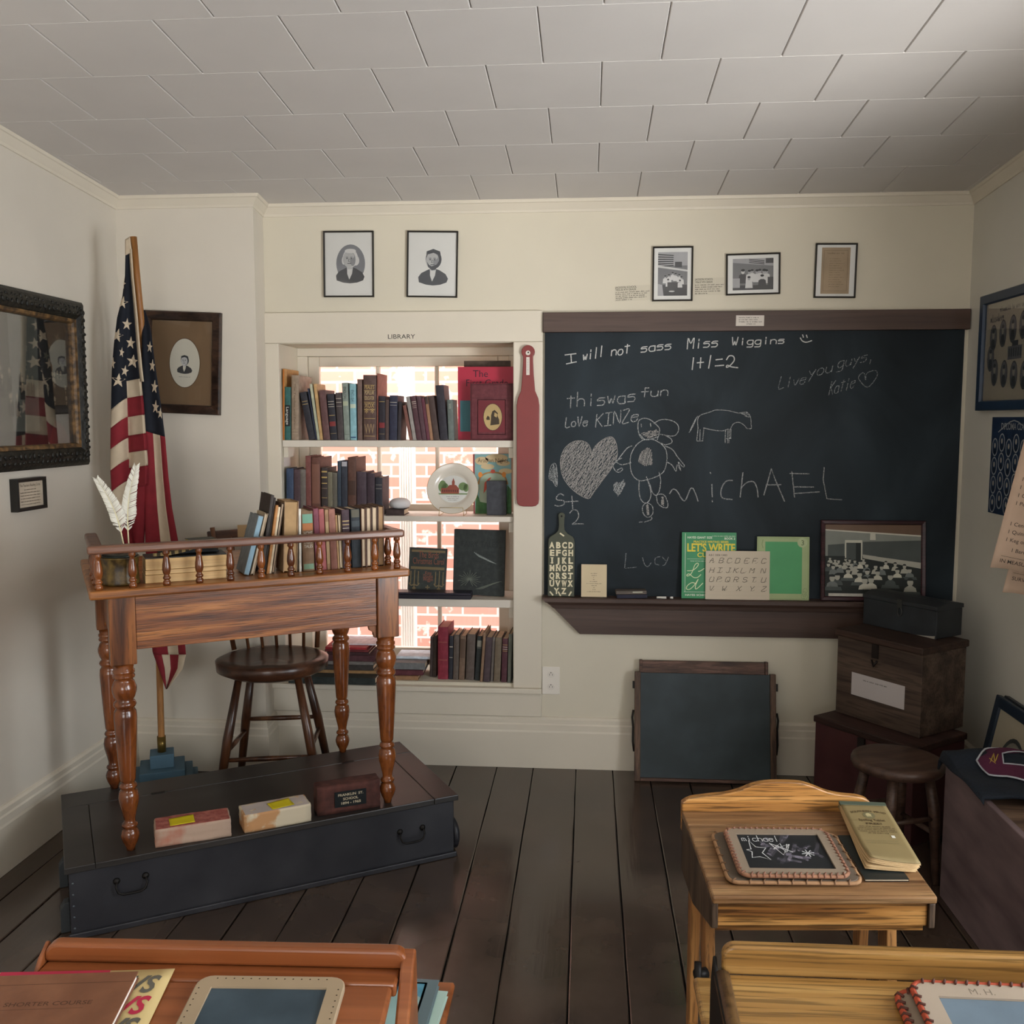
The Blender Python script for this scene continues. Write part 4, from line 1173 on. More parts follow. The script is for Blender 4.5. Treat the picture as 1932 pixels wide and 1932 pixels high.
MB().rings(W_, H, [(0, 0), (0, -.026), (.004, -.028), (.012, -.026), (.012, 0)]).build('frame', pm('#1f1d1a', .4), o)
mb = MB(); mb.rect(-W_ / 2 + .01, W_ / 2 - .01, -H / 2 + .01, H / 2 - .01, .018, 0)
mb.text('The Teachers Reading Circle', 0, H * .24, .013, .0185, 1, align='CENTER', fit=W_ * .68)
for k in range(6): mb.scrawl(-W_ * (.2 if k == 0 else .33), W_ * (.2 if k == 0 else .34), H * (.13 - .09 * k), .0045, .0185, 1, seed=k)
mb.build('certificate', [pm('#bcae9a', .7, var=.1), dark_ink], o)

# corner wall: brown matted oval portrait, hanging a little crooked
o, W_, H = hang('framed_portrait', 'brown matted oval portrait in a dark burl frame behind the flag', 'picture', [(269, 585), (417, 592), (420, 783), (275, 778)], dict(Y=YF), .037, .022,
     wood('burl_frame', '#1a110d', '#2f1f17', '#4a3325', 'X', 9, .3, .6, 3), pm('#7a6248', .7, var=.06, vs=3), None, (), prof=[(0, 0), (0, -.02), (.004, -.024), (.033, -.02), (.037, -.014), (.037, 0)])
mb = MB()
mb.oval(0.012, .0, .066, .102, .0095, 2, n=40); mb.oval(0.012, .0, .0635, .099, .0098, 0, n=40)
m2 = MB(); bust(m2, .012, -.004, .032, 1, 3, 1, 0)
for v in m2.v: v.y -= .01
k0 = len(mb.v); mb.v += m2.v; mb.f += [[i + k0 for i in f_] for f_ in m2.f]; mb.m += m2.m; mb.sm += m2.sm
mb.scrawl(-.012, .036, -.058, .004, .0102, 4, seed=3)
mb.build('oval_portrait', [pm('#c9c5b6', .6, var=.02), print_ink, pm('#5a4632', .6), grey3, grey1], o)
mb = MB().rect(-W_ / 2 + .042, -W_ / 2 + .065, -H / 2 + .038, -H / 2 + .048, .0095, 0); mb.build('paper_tag', pm('#cfcfca', .6), o)

# right wall: class composite in a wide blue-grey frame, poster, hanging sheets
fy = (3.825, 2.95); fz = (1.531, 1.964)
o = thing('framed_class_composite', 'navy framed composite of oval portraits around a school, on the right wall', 'picture', M=wall_M((XR - .0005, sum(fy) / 2, sum(fz) / 2), (0, -1, 0), (1, 0, 0)))
W_, H = fy[0] - fy[1], fz[1] - fz[0]
MB().rings(W_, H, [(0, 0), (0, -.02), (.003, -.022), (.032, -.022), (.036, -.014), (.036, 0)]).build('frame', pm('#22344a', .35, var=.05), o)
mb = MB(); w2, h2 = W_ / 2 - .034, H / 2 - .034
mb.rect(-w2, w2, -h2, h2, .008, 0)
mb.scrawl(-w2 * .7, w2 * .7, h2 * .78, .02, .0085, 1, seed=4); mb.scrawl(-w2 * .9, -w2 * .6, h2 * .6, .03, .0085, 1, seed=5)
def medal(x, z, rx, rz, w_, k=0):
    mb.oval(x, z, rx, rz, w_, 1, n=20); mb.oval(x, z, rx * .88, rz * .9, w_ + .0002, 2, n=20)
    mb.flat([(x - rx * .6, z - rz * .7), (x - rx * .5, z - rz * .2), (x, z), (x + rx * .5, z - rz * .2), (x + rx * .6, z - rz * .7), (x, z - rz * .88)], w_ + .0003, 1)
    mb.oval(x, z + rz * .25, rx * .34, rz * .34, w_ + .0004, 3, n=12); mb.oval(x, z + rz * .5, rx * .36, rz * .16, w_ + .0005, 1, n=10)
for k in range(9):
    x = -w2 * .82 + k * w2 * .2
    medal(x, h2 * (.28 + .16 * math.sin(math.pi * min(k, 8) / 8)), .03, .05, .0086)
    medal(x + w2 * .06, -h2 * (.42 + .12 * math.sin(math.pi * k / 8)), .03, .05, .0086)
medal(-w2 * .86, -h2 * .12, .03, .05, .0086); medal(w2 * .86, -h2 * .12, .03, .05, .0086)
mb.rect(-w2 * .5, -w2 * .22, -h2 * .2, h2 * .06, .0086, 2); mb.rect(-w2 * .42, -w2 * .3, h2 * .06, h2 * .16, .0086, 1)
for k in range(6): mb.rect(-w2 * (.48 - .045 * k), -w2 * (.46 - .045 * k), -h2 * .15, h2 * .02, .0088, 1)
mb.rect(w2 * .1, w2 * .5, -h2 * .2, h2 * .06, .0086, 2)
mb.build('print', [pm('#bdb3a0', .6, var=.04), pm('#3d4046', .6), pm('#6d6f74', .6), pm('#a9a398', .6)], o)
MB().box(-w2, w2, -.0125, -.0115, -h2, h2).build('glass', glass('picture_glass', (1, 1, 1), .5), o)
py = (3.702, 3.28); pz = (1.149, 1.506)
o = thing('class_poster', 'navy poster of white ringed oval portraits below the composite frame', 'poster', M=wall_M((XR - .0005, sum(py) / 2, sum(pz) / 2), (0, -1, 0), (1, 0, 0)))
W_, H = py[0] - py[1], pz[1] - pz[0]
MB().box(-W_ / 2, W_ / 2, -.004, 0, -H / 2, H / 2).build('sheet', pm('#1c2f4a', .55, var=.08), o)
mb = MB()
for r_ in range(4):
    for c_ in range(7):
        x = -W_ / 2 + .035 + c_ * .058; z = H / 2 - .105 - r_ * .07 + (.012 if c_ % 2 else -.006)
        mb.ringoval(x, z, .025, .034, .005, .0045, 0, n=20); mb.oval(x, z, .018, .028, .0044, 1, n=16)
        mb.oval(x, z + .006, .007, .01, .0047, 2, n=10); mb.flat([(x - .013, z - .02), (x - .008, z - .006), (x + .008, z - .006), (x + .013, z - .02), (x, z - .027)], .0046, 3)
mb.text('DIPLOMA CLASS', -W_ * .06, H / 2 - .045, .034, .0046, 0, align='CENTER', fit=W_ * .5, bold=.01)
mb.stroke(smooth([(-W_ * .36, H / 2 - .055), (-W_ * .06, H / 2 - .012), (W_ * .24, H / 2 - .055)]), .004, .0047, 0)
mb.build('portraits', [pm('#8d9296', .6), pm('#2a3d57', .6), pm('#9a958c', .6), pm('#152338', .6)], o)
# two curled sheets, each stuck to the wall along its right edge and standing out from it
def sheet(label, cz_, tlx, w_, h_, rows, zoff, yd=0):
    base_ = Vector((XR - .012, 2.98 + yd, cz_))
    ax = Vector((1, -.35, 0)).normalized(); yv = Vector((.35, 1, 0)).normalized()
    M = Matrix((ax, yv, ax.cross(yv))).transposed().to_4x4(); M.translation = base_
    M = M @ Matrix.Rotation(R(11), 4, 'Y')
    o = thing('wall_sheet', label, 'poster', M=M)
    def fn(u, v):
        x = -w_ * (1 - u)
        return (x, -.03 * (1 - u) ** 2 * (1.2 - v) - .0003, (v - .5) * h_ + .006 * math.sin(5 * u) * (1 - v) ** 3)
    MB().grid(fn, 10, 8).build('paper', pm('#b59c88', .75, var=.06, vs=14), o, solid=.0008)
    mb = MB()
    for s_, v in rows:
        if s_ == '-': mb.rect(-w_ * .9, -w_ * .25, (v - .5) * h_, (v - .5) * h_ + .001, .031, 0)
        else: mb.text(s_, -w_ * .9, (v - .5) * h_, .0165, 0, 0, bold=.004)
    for p_ in mb.v:
        u = 1 + p_.x / w_; v = p_.z / h_ + .5
        p_.y = -.03 * (1 - u) ** 2 * (1.2 - v) - .0016
    mb.build('lettering', [pm('#3b342f', .7)], o)
    return o
sheet('tan paper sheet of old weights and measures curling off the right wall', 1.245, 0, .21, .50,
      [('1 Barrel of', .77), ('1 Cask of', .72), ('1 Pack of', .67), ('1 Barrel', .56), ('1 Dram of', .51), ('1 Ounce of', .46), ('1 Pound of', .41), ('1 Cental of Grain', .28), ('1 Quintal of Fish', .23), ('1 Keg of Nails', .18), ('     1 Barrel', .12), ('-', .085), ('IN MEASURING', .045)], 0)
sheet('lower tan printed sheet below the weights and measures sheet', .995, 0, .165, .16, [('    1 Chain', .7), ('    1 Mile', .56), ('-', .42), ('SURVEYING', .28)], 0, yd=.10)

# ------------------------------------------------------------------ outlet, paddle
o = thing('wall_outlet', 'ivory double wall outlet below the chalkboard, right of the library', 'outlet', M=wall_M((-.151, YB, .3833), (1, 0, 0), (0, 1, 0)))
MB().box(-.0375, .0375, -.005, 0, -.0605, .0605).build('cover_plate', pm('#dfd8cd', .35, var=.01), o, bevel=.003)
for sg in (-1, 1):
    mb = MB().prism([(.0165 * math.cos(a) * 1.0, sg * .0265 + .0145 * math.sin(a)) for a in [2 * math.pi * i / 20 for i in range(20)]], -.0065, -.005, 'xz')
    rc = mb.build('receptacle', pm('#d8d1c6', .35, var=.01), o)
    mb = MB()
    for dx in (-.006, .006): mb.rect(dx - .0009, dx + .0009, sg * .0265 - .004, sg * .0265 + .004, .0067)
    mb.oval(0, sg * .0265 + .0085, .0022, .0024, .0067, n=10)
    mb.build('slots', pm('#25211d', .6), rc)
red_paint = pm('#7c2f2d', .4, var=.06)
def paddle_outline(w_, L_, hw, neck):
    """bottom rounded blade, shouldered neck and round knob; origin at the blade's bottom"""
    o_ = []
    for i in range(9):
        a = math.pi + math.pi * i / 8
        o_.append((w_ * math.cos(a) * 1.0, .028 + .028 * math.sin(a)))
    return o_
pz0 = 1.1345
L_ = 1.8007 - pz0
o = thing('wooden_paddle', 'long dark red wooden paddle hanging beside the library', 'paddle', M=wall_M((-.2495, YB - .0185, pz0), (1, 0, 0), (0, 1, 0)))
bw2 = .047
pts = [(-bw2, .03), (-bw2 * .93, .012), (-bw2 * .72, .003), (-bw2 * .4, 0), (bw2 * .4, 0), (bw2 * .72, .003), (bw2 * .93, .012), (bw2, .03), (bw2, .42), (bw2 * .9, .45), (bw2 * .62, .48), (.026, .515), (.023, .55), (.0205, .6), (.0205, .61)]
pts += [(.0275 * math.cos(a), .6395 + .0275 * math.sin(a)) for a in [R(-42 + 264 * i / 16) for i in range(17)]]
pts += [(-.0205, .61), (-.0205, .6), (-.023, .55), (-.026, .515), (-bw2 * .62, .48), (-bw2 * .9, .45), (-bw2, .42)]
MB().prism(pts, -.019, 0, 'xz').build('blade', red_paint, o, bevel=.003)
MB().oval(0, .635, .0095, .0095, .0194).build('hole_ring', pm('#d6d0c4', .6), o)
MB().oval(0.001, .637, .0035, .0035, .0197).build('nail', pm('#2b1a18', .5), o)
mb = MB().rect(-.007, .0065, .545, .618, .0195, 0); mb.scrawl(-.03, .03, -.002, .004, .0198, 1, T=Matrix.Translation((0, 0, .58)) @ Matrix.Rotation(R(90), 4, 'Y'))
mb.build('paper_tag', [pm('#d8d0c6', .6), grey1], o)
# ------------------------------------------------------------------ the wall chalkboard
YCB = YB - .012
brown_rail = wood('brown_rail', '#3f2e27', '#4c3a32', '#594740', 'X', 10, .42, .05, .6, .1, .4, .15)
m, nt, b, L = base_mat('slate_board')
tc = nt.nodes.new('ShaderNodeTexCoord')
mp = nt.nodes.new('ShaderNodeMapping'); mp.inputs['Scale'].default_value = (1, 1, .7); mp.inputs['Rotation'].default_value = (0, R(25), 0)
n1 = nt.nodes.new('ShaderNodeTexNoise'); n1.inputs['Scale'].default_value = 2.6; n1.inputs['Detail'].default_value = 6; n1.inputs['Distortion'].default_value = .8
cr = nt.nodes.new('ShaderNodeValToRGB')
e = cr.color_ramp.elements
e[0].position = .38; e[0].color = lin('#1a2126'); e[1].position = .78; e[1].color = lin('#2e383f')
L.new(tc.outputs['Object'], mp.inputs[0]); L.new(mp.outputs[0], n1.inputs['Vector']); L.new(n1.outputs['Fac'], cr.inputs[0]); L.new(cr.outputs[0], b.inputs['Base Color'])
b.inputs['Roughness'].default_value = .6; spec(b, .2)
slate = m
BO = Vector((.65, YB, .757))
cb = thing('chalkboard', 'big black wall chalkboard covered in chalk writing, with a brown rail and ledge', 'chalkboard', BO)
def bx(name, x0, x1, y0, y1, z0, z1, m_, bv=.002):
    return MB().box(x0 - BO.x, x1 - BO.x, y0 - BO.y, y1 - BO.y, z0 - BO.z, z1 - BO.z).build(name, m_, cb, bevel=bv)
bx('board', -.182, 1.494, YCB, YB, .757, 1.853, slate, 0)
bx('top_rail', -.189, 1.508, YB - .03, YB, 1.8535, 1.9335, brown_rail)
# ledge: moulded section, left end cut back at an angle
lz = .757
mb = MB()
prof = [(0, 0), (-.075, 0), (-.078, -.004), (-.078, -.018), (-.074, -.022), (-.058, -.024), (-.052, -.034), (-.045, -.036), (-.043, -.05), (-.036, -.052), (0, -.052)]
def cut(y, z): return -.187 + max(0, (-z - .006)) * 1.02
vs = []; n = len(prof)
for y, z in prof: vs.append((cut(y, z) - BO.x, y, lz + z - BO.z))
for y, z in prof: vs.append((1.494 - BO.x, y, lz + z - BO.z))
mb.add(vs, [list(range(n))[::-1], list(range(n, 2 * n))] + [[i, (i + 1) % n, (i + 1) % n + n, i + n] for i in range(n)])
mb.build('ledge', brown_rail, cb)
mb = MB().prism([(-.187 + .046 * 1.02 - BO.x, lz - .0525 - BO.z), (-.187 + .158 - BO.x, lz - .163 - BO.z), (1.494 - BO.x, lz - .163 - BO.z), (1.494 - BO.x, lz - .0525 - BO.z)], -.03, 0, 'xz')
mb.build('apron_board', brown_rail, cb, bevel=.002)

T4 = (1000, 420, 500 / 1932); TD = (1030, 620, 300 / 1449); T6 = (1450, 420, 482 / 1862); T5 = (1000, 860, 500 / 1932); PXX = (0, 0, 1)
chalk_soft = chalk('chalk_soft', '#b0b2b1', .62); chalk_hard = chalk('chalk_hard', '#c9c9c6', .95); chalk_faint = chalk('chalk_faint', '#989ea0', .55)
def on_board(zoom, pts):
    ox, oy, sc = zoom
    o_ = []
    for x, y in pts:
        p = P(ox + x * sc, oy + y * sc, Y=YCB)
        o_.append((p.x - BO.x, p.z - BO.z))
    return o_
def chalk_mark(name, zoom, sts, wd=.0042, m_=None, sm=False, parent=None, lift=0):
    mb = MB()
    for k, st in enumerate(sts):
        st = smooth(st) if sm else st
        mb.stroke(on_board(zoom, st), wd, .0124 + .00002 * (k % 20) + lift)
    return mb.build(name, m_ or chalk_soft, parent or cb)
def ht(string, x0, x1, yb, cap, slope=0.0, shear=.1, jit=.03, gap=1.5):
    return [[(x, yb - z) for x, z in st] for st in hand(string, x0, x1, 0, cap, slope, shear, jit, True, gap)]
chalk_mark('chalk_writing', T4, [[(255, 965), (335, 955)], [(298, 962), (302, 1024)], [(265, 1030), (338, 1015)]] + ht('will', 385, 530, 1005, 78, .19) + ht('not', 592, 722, 972, 76, .16) + ht('sass', 808, 1025, 945, 72, .11) + ht('Miss', 1146, 1365, 920, 78, .08) + ht('Wiggins', 1470, 1850, 893, 58, .03), .0042, chalk_hard)
chalk_mark('chalk_drawing', T6, [[(232, 840), (246, 862), (275, 872), (315, 860)], [(248, 818), (254, 836)], [(276, 820), (282, 838)]], .0042, chalk_hard, True)
chalk_mark('chalk_writing', T4, [[(1192, 985), (1182, 1072)], [(1245, 985), (1240, 1060)], [(1218, 1022), (1265, 1018)], [(1318, 968), (1302, 1062)], [(1355, 1000), (1402, 995)], [(1350, 1045), (1412, 1040)]] + [smooth([(1432, 1000), (1452, 972), (1482, 975), (1488, 1005), (1455, 1045), (1432, 1055), (1438, 1040), (1470, 1052), (1515, 1058)])], .0045, chalk_hard)
chalk_mark('chalk_writing', T4, ht('thiswas', 268, 765, 1348, 104, .085, .05, .05) + ht('fun', 808, 1003, 1272, 78, .06), .004, chalk_soft)
chalk_mark('chalk_writing', T4, ht('LoVe', 258, 415, 1490, 70, .06) + ht('KINZe', 478, 782, 1490, 92, .15), .004, chalk_soft)
def inside(p, poly):
    c_ = False; j = len(poly) - 1
    for i in range(len(poly)):
        if (poly[i][1] > p[1]) != (poly[j][1] > p[1]) and p[0] < (poly[j][0] - poly[i][0]) * (p[1] - poly[i][1]) / (poly[j][1] - poly[i][1]) + poly[i][0]: c_ = not c_
        j = i
    return c_
def hatch(poly, ang, step, jit=3, seed=1):
    rn = random.Random(seed); out = []
    c_, s_ = math.cos(R(ang)), math.sin(R(ang))
    us = [p[0] * c_ + p[1] * s_ for p in poly]; vs = [-p[0] * s_ + p[1] * c_ for p in poly]
    v = min(vs)
    while v < max(vs):
        v += step * rn.uniform(.5, 1.4)
        seg = []
        u = min(us)
        while u < max(us):
            q = (u * c_ - v * s_ + rn.uniform(-jit, jit) * .3, u * s_ + v * c_ + rn.uniform(-jit, jit))
            if inside(q, poly): seg.append(q)
            else:
                if len(seg) > 1: out.append(seg)
                seg = []
            if rn.random() < .06 and len(seg) > 1: out.append(seg); seg = []
            u += 10
        if len(seg) > 1: out.append(seg)
    return out
heart = smooth([(410, 1100), (380, 1045), (320, 1022), (250, 1030), (180, 1080), (140, 1160), (132, 1250), (155, 1350), (210, 1435), (290, 1505), (385, 1550), (430, 1500), (510, 1390), (600, 1270), (648, 1170), (648, 1085), (625, 1010), (585, 985), (520, 1010), (450, 1070), (425, 1120), (415, 1150)], 3)
chalk_mark('chalk_drawing', TD, [heart + heart[:1]] + hatch(heart, -58, 13, 5, 2) + hatch(heart, -42, 24, 6, 3) + hatch(heart, -75, 40, 6, 13), .0024, chalk('chalk_scribble', '#a09c98', .8))
chalk_mark('chalk_drawing', TD, [smooth([(70, 1228), (48, 1250), (30, 1320), (32, 1370), (60, 1385), (85, 1430), (102, 1430), (104, 1330), (92, 1240), (70, 1228)])] + hatch([(70, 1230), (35, 1300), (35, 1370), (85, 1428), (103, 1420), (100, 1280)], 80, 9, 3, 5), .0026, chalk_soft)
chalk_mark('chalk_drawing', TD, hatch([(610, 1420), (650, 1390), (665, 1405), (710, 1372), (725, 1410), (690, 1490), (655, 1528), (615, 1480)], -62, 7, 3, 6), .0026, chalk_soft)
chalk_mark('chalk_drawing', TD, [smooth(s_) for s_ in (
  [(880, 1008), (850, 965), (838, 890), (850, 835), (900, 818), (950, 830), (1000, 870), (1035, 910), (1030, 960), (1015, 1010)],
  [(858, 965), (905, 1012), (960, 1005), (1020, 985)],
  [(985, 865), (1040, 832), (1110, 830), (1180, 855), (1210, 900), (1195, 955), (1150, 980), (1040, 962), (1085, 972), (1140, 1005), (1145, 1040), (1090, 1058), (1050, 1045)],
  [(880, 1018), (820, 1065), (775, 1150), (768, 1250), (790, 1335), (850, 1385), (930, 1375), (1030, 1338), (1080, 1290), (1102, 1200), (1095, 1110), (1050, 1050), (980, 1012), (930, 1008), (880, 1018)],
  [(785, 1068), (740, 1090), (690, 1150), (640, 1215), (600, 1235)], [(640, 1205), (690, 1180)], [(640, 1215), (690, 1240), (775, 1222)], [(610, 1245), (625, 1285), (660, 1310), (695, 1290), (690, 1270), (650, 1290)],
  [(1085, 1070), (1150, 1100), (1200, 1170), (1260, 1245), (1245, 1258), (1205, 1215), (1230, 1295), (1195, 1240), (1185, 1300), (1150, 1245), (1100, 1215)],
  [(850, 1390), (848, 1480), (865, 1555), (905, 1590), (945, 1560), (955, 1480), (915, 1350)], [(915, 1350), (950, 1430), (970, 1495), (1005, 1518), (1035, 1470), (1045, 1380), (1030, 1310)],
  [(910, 1588), (880, 1625), (890, 1690), (935, 1720), (975, 1680), (970, 1620), (935, 1592), (910, 1588)], [(1005, 1520), (1020, 1590), (1060, 1625), (1105, 1630), (1108, 1580), (1080, 1520), (1040, 1508), (1005, 1520)], [(850, 1765), (880, 1760)], [(900, 1762), (960, 1740), (962, 1715)])]
  + [[(868, 870), (870, 895)], [(952, 862), (956, 895)]], .0036, chalk_soft)
chalk_mark('chalk_drawing', TD, hatch([(860, 955), (1005, 915), (1030, 935), (1010, 985), (930, 1000)], -18, 9, 4, 7) + hatch([(930, 1075), (965, 1110), (972, 1240), (905, 1255), (835, 1215), (860, 1130)], -75, 9, 4, 8) + hatch([(915, 1600), (935, 1600), (945, 1700), (920, 1700)], 85, 6, 2, 9) + hatch([(1050, 1525), (1075, 1530), (1075, 1615), (1052, 1610)], 85, 6, 2, 10), .0026, chalk('chalk_scribble', '#97938f', .62), lift=.0006)
chalk_mark('chalk_drawing', T4, [smooth(s_) for s_ in (
  [(1225, 1500), (1222, 1440), (1240, 1405), (1300, 1385), (1360, 1366), (1450, 1372), (1520, 1388), (1580, 1382), (1608, 1420), (1612, 1470), (1612, 1500), (1580, 1500), (1565, 1480), (1520, 1455), (1480, 1470), (1460, 1510)],
  [(1265, 1495), (1320, 1510), (1400, 1518), (1445, 1505)], [(1222, 1412), (1200, 1445), (1165, 1520)], [(1215, 1420), (1190, 1480), (1160, 1530)])]
  + [[(1225, 1500), (1215, 1590)], [(1240, 1510), (1238, 1592)], [(1215, 1592), (1255, 1592)], [(1268, 1495), (1258, 1592)], [(1425, 1510), (1422, 1605)], [(1442, 1508), (1440, 1608)], [(1452, 1508), (1450, 1605)], [(1465, 1500), (1462, 1575)], [(1425, 1575), (1465, 1573)]]
  + hatch([(1520, 1385), (1580, 1380), (1610, 1420), (1580, 1425)], 20, 10, 5, 12), .0030, chalk_soft)
chalk_mark('chalk_writing', T5, [smooth(s_) for s_ in ([(1018, 275), (1040, 245), (1070, 255), (1125, 330), (1170, 240), (1195, 250), (1225, 330)], [(1475, 180), (1430, 185), (1395, 240), (1400, 305), (1475, 318)])] +
  [[(1325, 208), (1328, 300)], [(1328, 325), (1329, 335)], [(1312, 122), (1318, 128)], [(1552, 122), (1532, 300)]] + [smooth([(1540, 235), (1580, 195), (1630, 190), (1655, 240), (1662, 300)])] +
  [[(1705, 285), (1760, 92), (1790, 180), (1855, 330)], [(1720, 212), (1828, 210)]], .0046, chalk_soft)
chalk_mark('chalk_writing', PXX, [[(1494, 890), (1499, 938)], [(1490, 893), (1526, 894)], [(1497, 918.5), (1535, 919)], [(1500, 931), (1546, 928)], [(1555, 882), (1553, 905), (1560, 941), (1588, 943)]], .0042, chalk_soft)
chalk_mark('chalk_writing', T5, [[(700, 708), (690, 820), (775, 812)]] + [smooth(s_) for s_ in ([(820, 742), (835, 790), (860, 808), (882, 780)], [(950, 735), (915, 745), (912, 785), (940, 795)], [(965, 738), (990, 765)], [(1010, 738), (985, 790), (968, 800)])], .0034, chalk_faint)
chalk_mark('chalk_writing', TD, [smooth([(162, 1520), (130, 1505), (100, 1530), (100, 1560), (160, 1568), (165, 1600), (120, 1618), (82, 1610)]), [(180, 1578), (292, 1572)], [(236, 1525), (245, 1642)], smooth([(218, 1680), (245, 1652), (285, 1660), (298, 1710), (270, 1760), (238, 1782), (290, 1778), (342, 1780)])], .004, chalk_soft)
chalk_mark('chalk_writing', T6, ht('Live', 72, 262, 1212, 84, .2, .25) + ht('you', 288, 458, 1128, 88, .24, .25) + ht('guys,', 502, 765, 1062, 84, .26, .25) + ht('Katie', 438, 620, 1258, 92, .3, .25), .0032, chalk_faint)
chalk_mark('chalk_drawing', T6, [[(705, 1145), (695, 1095), (665, 1110), (660, 1145), (722, 1200), (785, 1130), (792, 1090), (765, 1078), (715, 1100), (708, 1145)]], .0032, chalk_faint, True)

def art(mb, W_, H):
    for k, (a, c_) in enumerate(((-.4, .3), (-.4, .28), (-.4, .42), (-.12, .2))): mb.scrawl(a * W_, c_ * W_, H * (.24 - .2 * k), .006, .0002, 0, seed=k + 20)
wall_card('caption_card', 'small white label card stuck on the chalkboard\'s brown top rail', 'label', [(1389, 595), (1442, 595), (1441, 615), (1388, 615)], dict(Y=YB - .03), pm('#cfc6bc', .6, var=.02), art, (dark_ink,), off=.0003)

# ------------------------------------------------------------------ things standing on the chalkboard ledge
LZ = lz + .0004
def on_ledge(name, label, cat, cx, y, tilt=-5, dx=0, rz=0, th=.012):
    """origin at the lower edge of the front face; leaning back against the board"""
    return thing(name, label, cat, M=Matrix.Translation((cx, y, LZ + th * math.sin(R(-tilt)) + .0002)) @ Matrix.Rotation(R(rz), 4, 'Z') @ Matrix.Rotation(R(tilt), 4, 'X'))
def Xat(px_, y_, Y): return P(px_, y_, Y=Y).x
Yl = YB - .052
# alphabet board
c0 = Xat(1058.5, 1120, Yl)
o = on_ledge('alphabet_board', 'green paddle shaped board painted with the alphabet, at the left end of the ledge', 'board', c0, Yl, -4)
sc = P(1000, 1120, Y=Yl); kpx = (P(1100, 1120, Y=Yl).x - sc.x) / 100
hw = 25 * kpx
pts = [(-hw, 0), (hw, 0), (hw, 100 * kpx), (hw * .97, 108 * kpx), (hw * .85, 113 * kpx), (hw * .45, 119 * kpx), (hw * .25, 125 * kpx), (hw * .2, 134 * kpx)]
pts += [(hw * .26 * math.cos(a), 152 * kpx + hw * .26 * math.sin(a)) for a in [R(-30 + 240 * i / 14) for i in range(15)]]
pts += [(-hw * .2, 134 * kpx), (-hw * .25, 125 * kpx), (-hw * .45, 119 * kpx), (-hw * .85, 113 * kpx), (-hw * .97, 108 * kpx), (-hw, 100 * kpx)]
MB().prism(pts, 0, .01, 'xz').build('board', pm('#45483a', .55, var=.06), o, bevel=.002)
mb = MB()
rws = ['AB CD', 'EF GH', 'IJ KL', 'MN OP', 'QR ST', 'UV WX']
for k, s_ in enumerate(rws):
    z = (91.5 - k * 14.45) * kpx
    for j, ch in enumerate(s_.replace(' ', '')):
        x = (-17.5 + j * 11.7) * kpx
        mb.text(ch, x, z, .0345, .0006, 0, align='CENTER', bold=.045 if ch != 'J' else .02, fit={'I': .008, 'J': .011}.get(ch, .0205))
        for dz in (0, .0215): mb.rect(x - .0105, x - .001, z + dz, z + dz + .0034, .0007, 0) if ch in 'FHKMNPRTUVWX' and (ch, dz) not in (('V', 0), ('W', 0), ('U', 0)) else None
for dz in (0, .0215): mb.rect((-17.5) * kpx - .006, (-17.5) * kpx + .006, (91.5 - 2 * 14.45) * kpx + dz, (91.5 - 2 * 14.45) * kpx + dz + .0034, .0007, 0)
mb.text('Y', -8 * kpx, 5 * kpx + 0, .0345, .0006, 0, align='CENTER', bold=.045, fit=.0205); mb.text('Z', 5.5 * kpx, 5 * kpx, .0345, .0006, 0, align='CENTER', bold=.045, fit=.0205)
for x, z, a in ((1, 116, -35), (-18, 4.5, -50), (-3, 4, -60), (17, 4.5, 60)):
    dx, dz = 4 * kpx * math.cos(R(a)), 4 * kpx * math.sin(R(a)); mb.stroke([(x * kpx - dx, z * kpx - dz + .002), (x * kpx + dx, z * kpx + dz + .002)], .006, .0006, 0)
mb.build('lettering', pm('#d9cfae', .6), o)
MB().oval(0, 151.5 * kpx, .004, .0045, .0004).build('hole', pm('#17160f', .8), o)
# booklet
x0, x1 = Xat(1096.5, 1120, Yl), Xat(1144.5, 1120, Yl); H = 61 * kpx; w2 = (x1 - x0) / 2
o = on_ledge('booklet', 'small cream booklet with a few printed lines, standing on the chalk ledge', 'book', (x0 + x1) / 2, Yl - .004, -8)
MB().box(-w2, w2, 0, .0008, 0, H).box(-w2, w2, .005, .0058, 0, H).build('cover', pm('#cdbb9a', .7, var=.04), o)
MB().box(-w2 + .001, w2 - .001, .001, .0048, .001, H - .001).build('pages', page_white, o)
mb = MB()
for k, wd in enumerate((.25, .2, .07, .07, .32, .6, .2, .06, .12, .55)): mb.scrawl(-wd * w2, wd * w2, H * (.71 - .062 * k), .004, .0003, 0, seed=k)
mb.build('print', dark_ink, o)
# eraser with a stub of chalk on it
x0, x1 = Xat(1161, 1115, Yl), Xat(1221, 1110, Yl); w2 = (x1 - x0) / 2
o = thing('chalkboard_eraser', 'worn felt chalkboard eraser with a wooden back lying on the ledge', 'eraser', M=Matrix.Translation(((x0 + x1) / 2, Yl - .002, LZ)) @ Matrix.Rotation(R(3), 4, 'Z') @ Matrix.Rotation(R(-1), 4, 'Y'))
MB().box(-w2 + .004, w2 - .001, -.024, .024, .0018, .018).build('felt', pm('#2f2f3c', .95, bump=.4), o, bevel=.003)
MB().box(-w2, w2 - .003, -.025, .025, .0184, .034).build('wood_back', wood('eraser_wood', '#4a413a', '#6a5f56', '#85786c', 'X', 14, .6), o, bevel=.004)
MB().rect(.004, .045, .0255, .0305, .0256).build('paper_label', pm('#a9a795', .6), o)
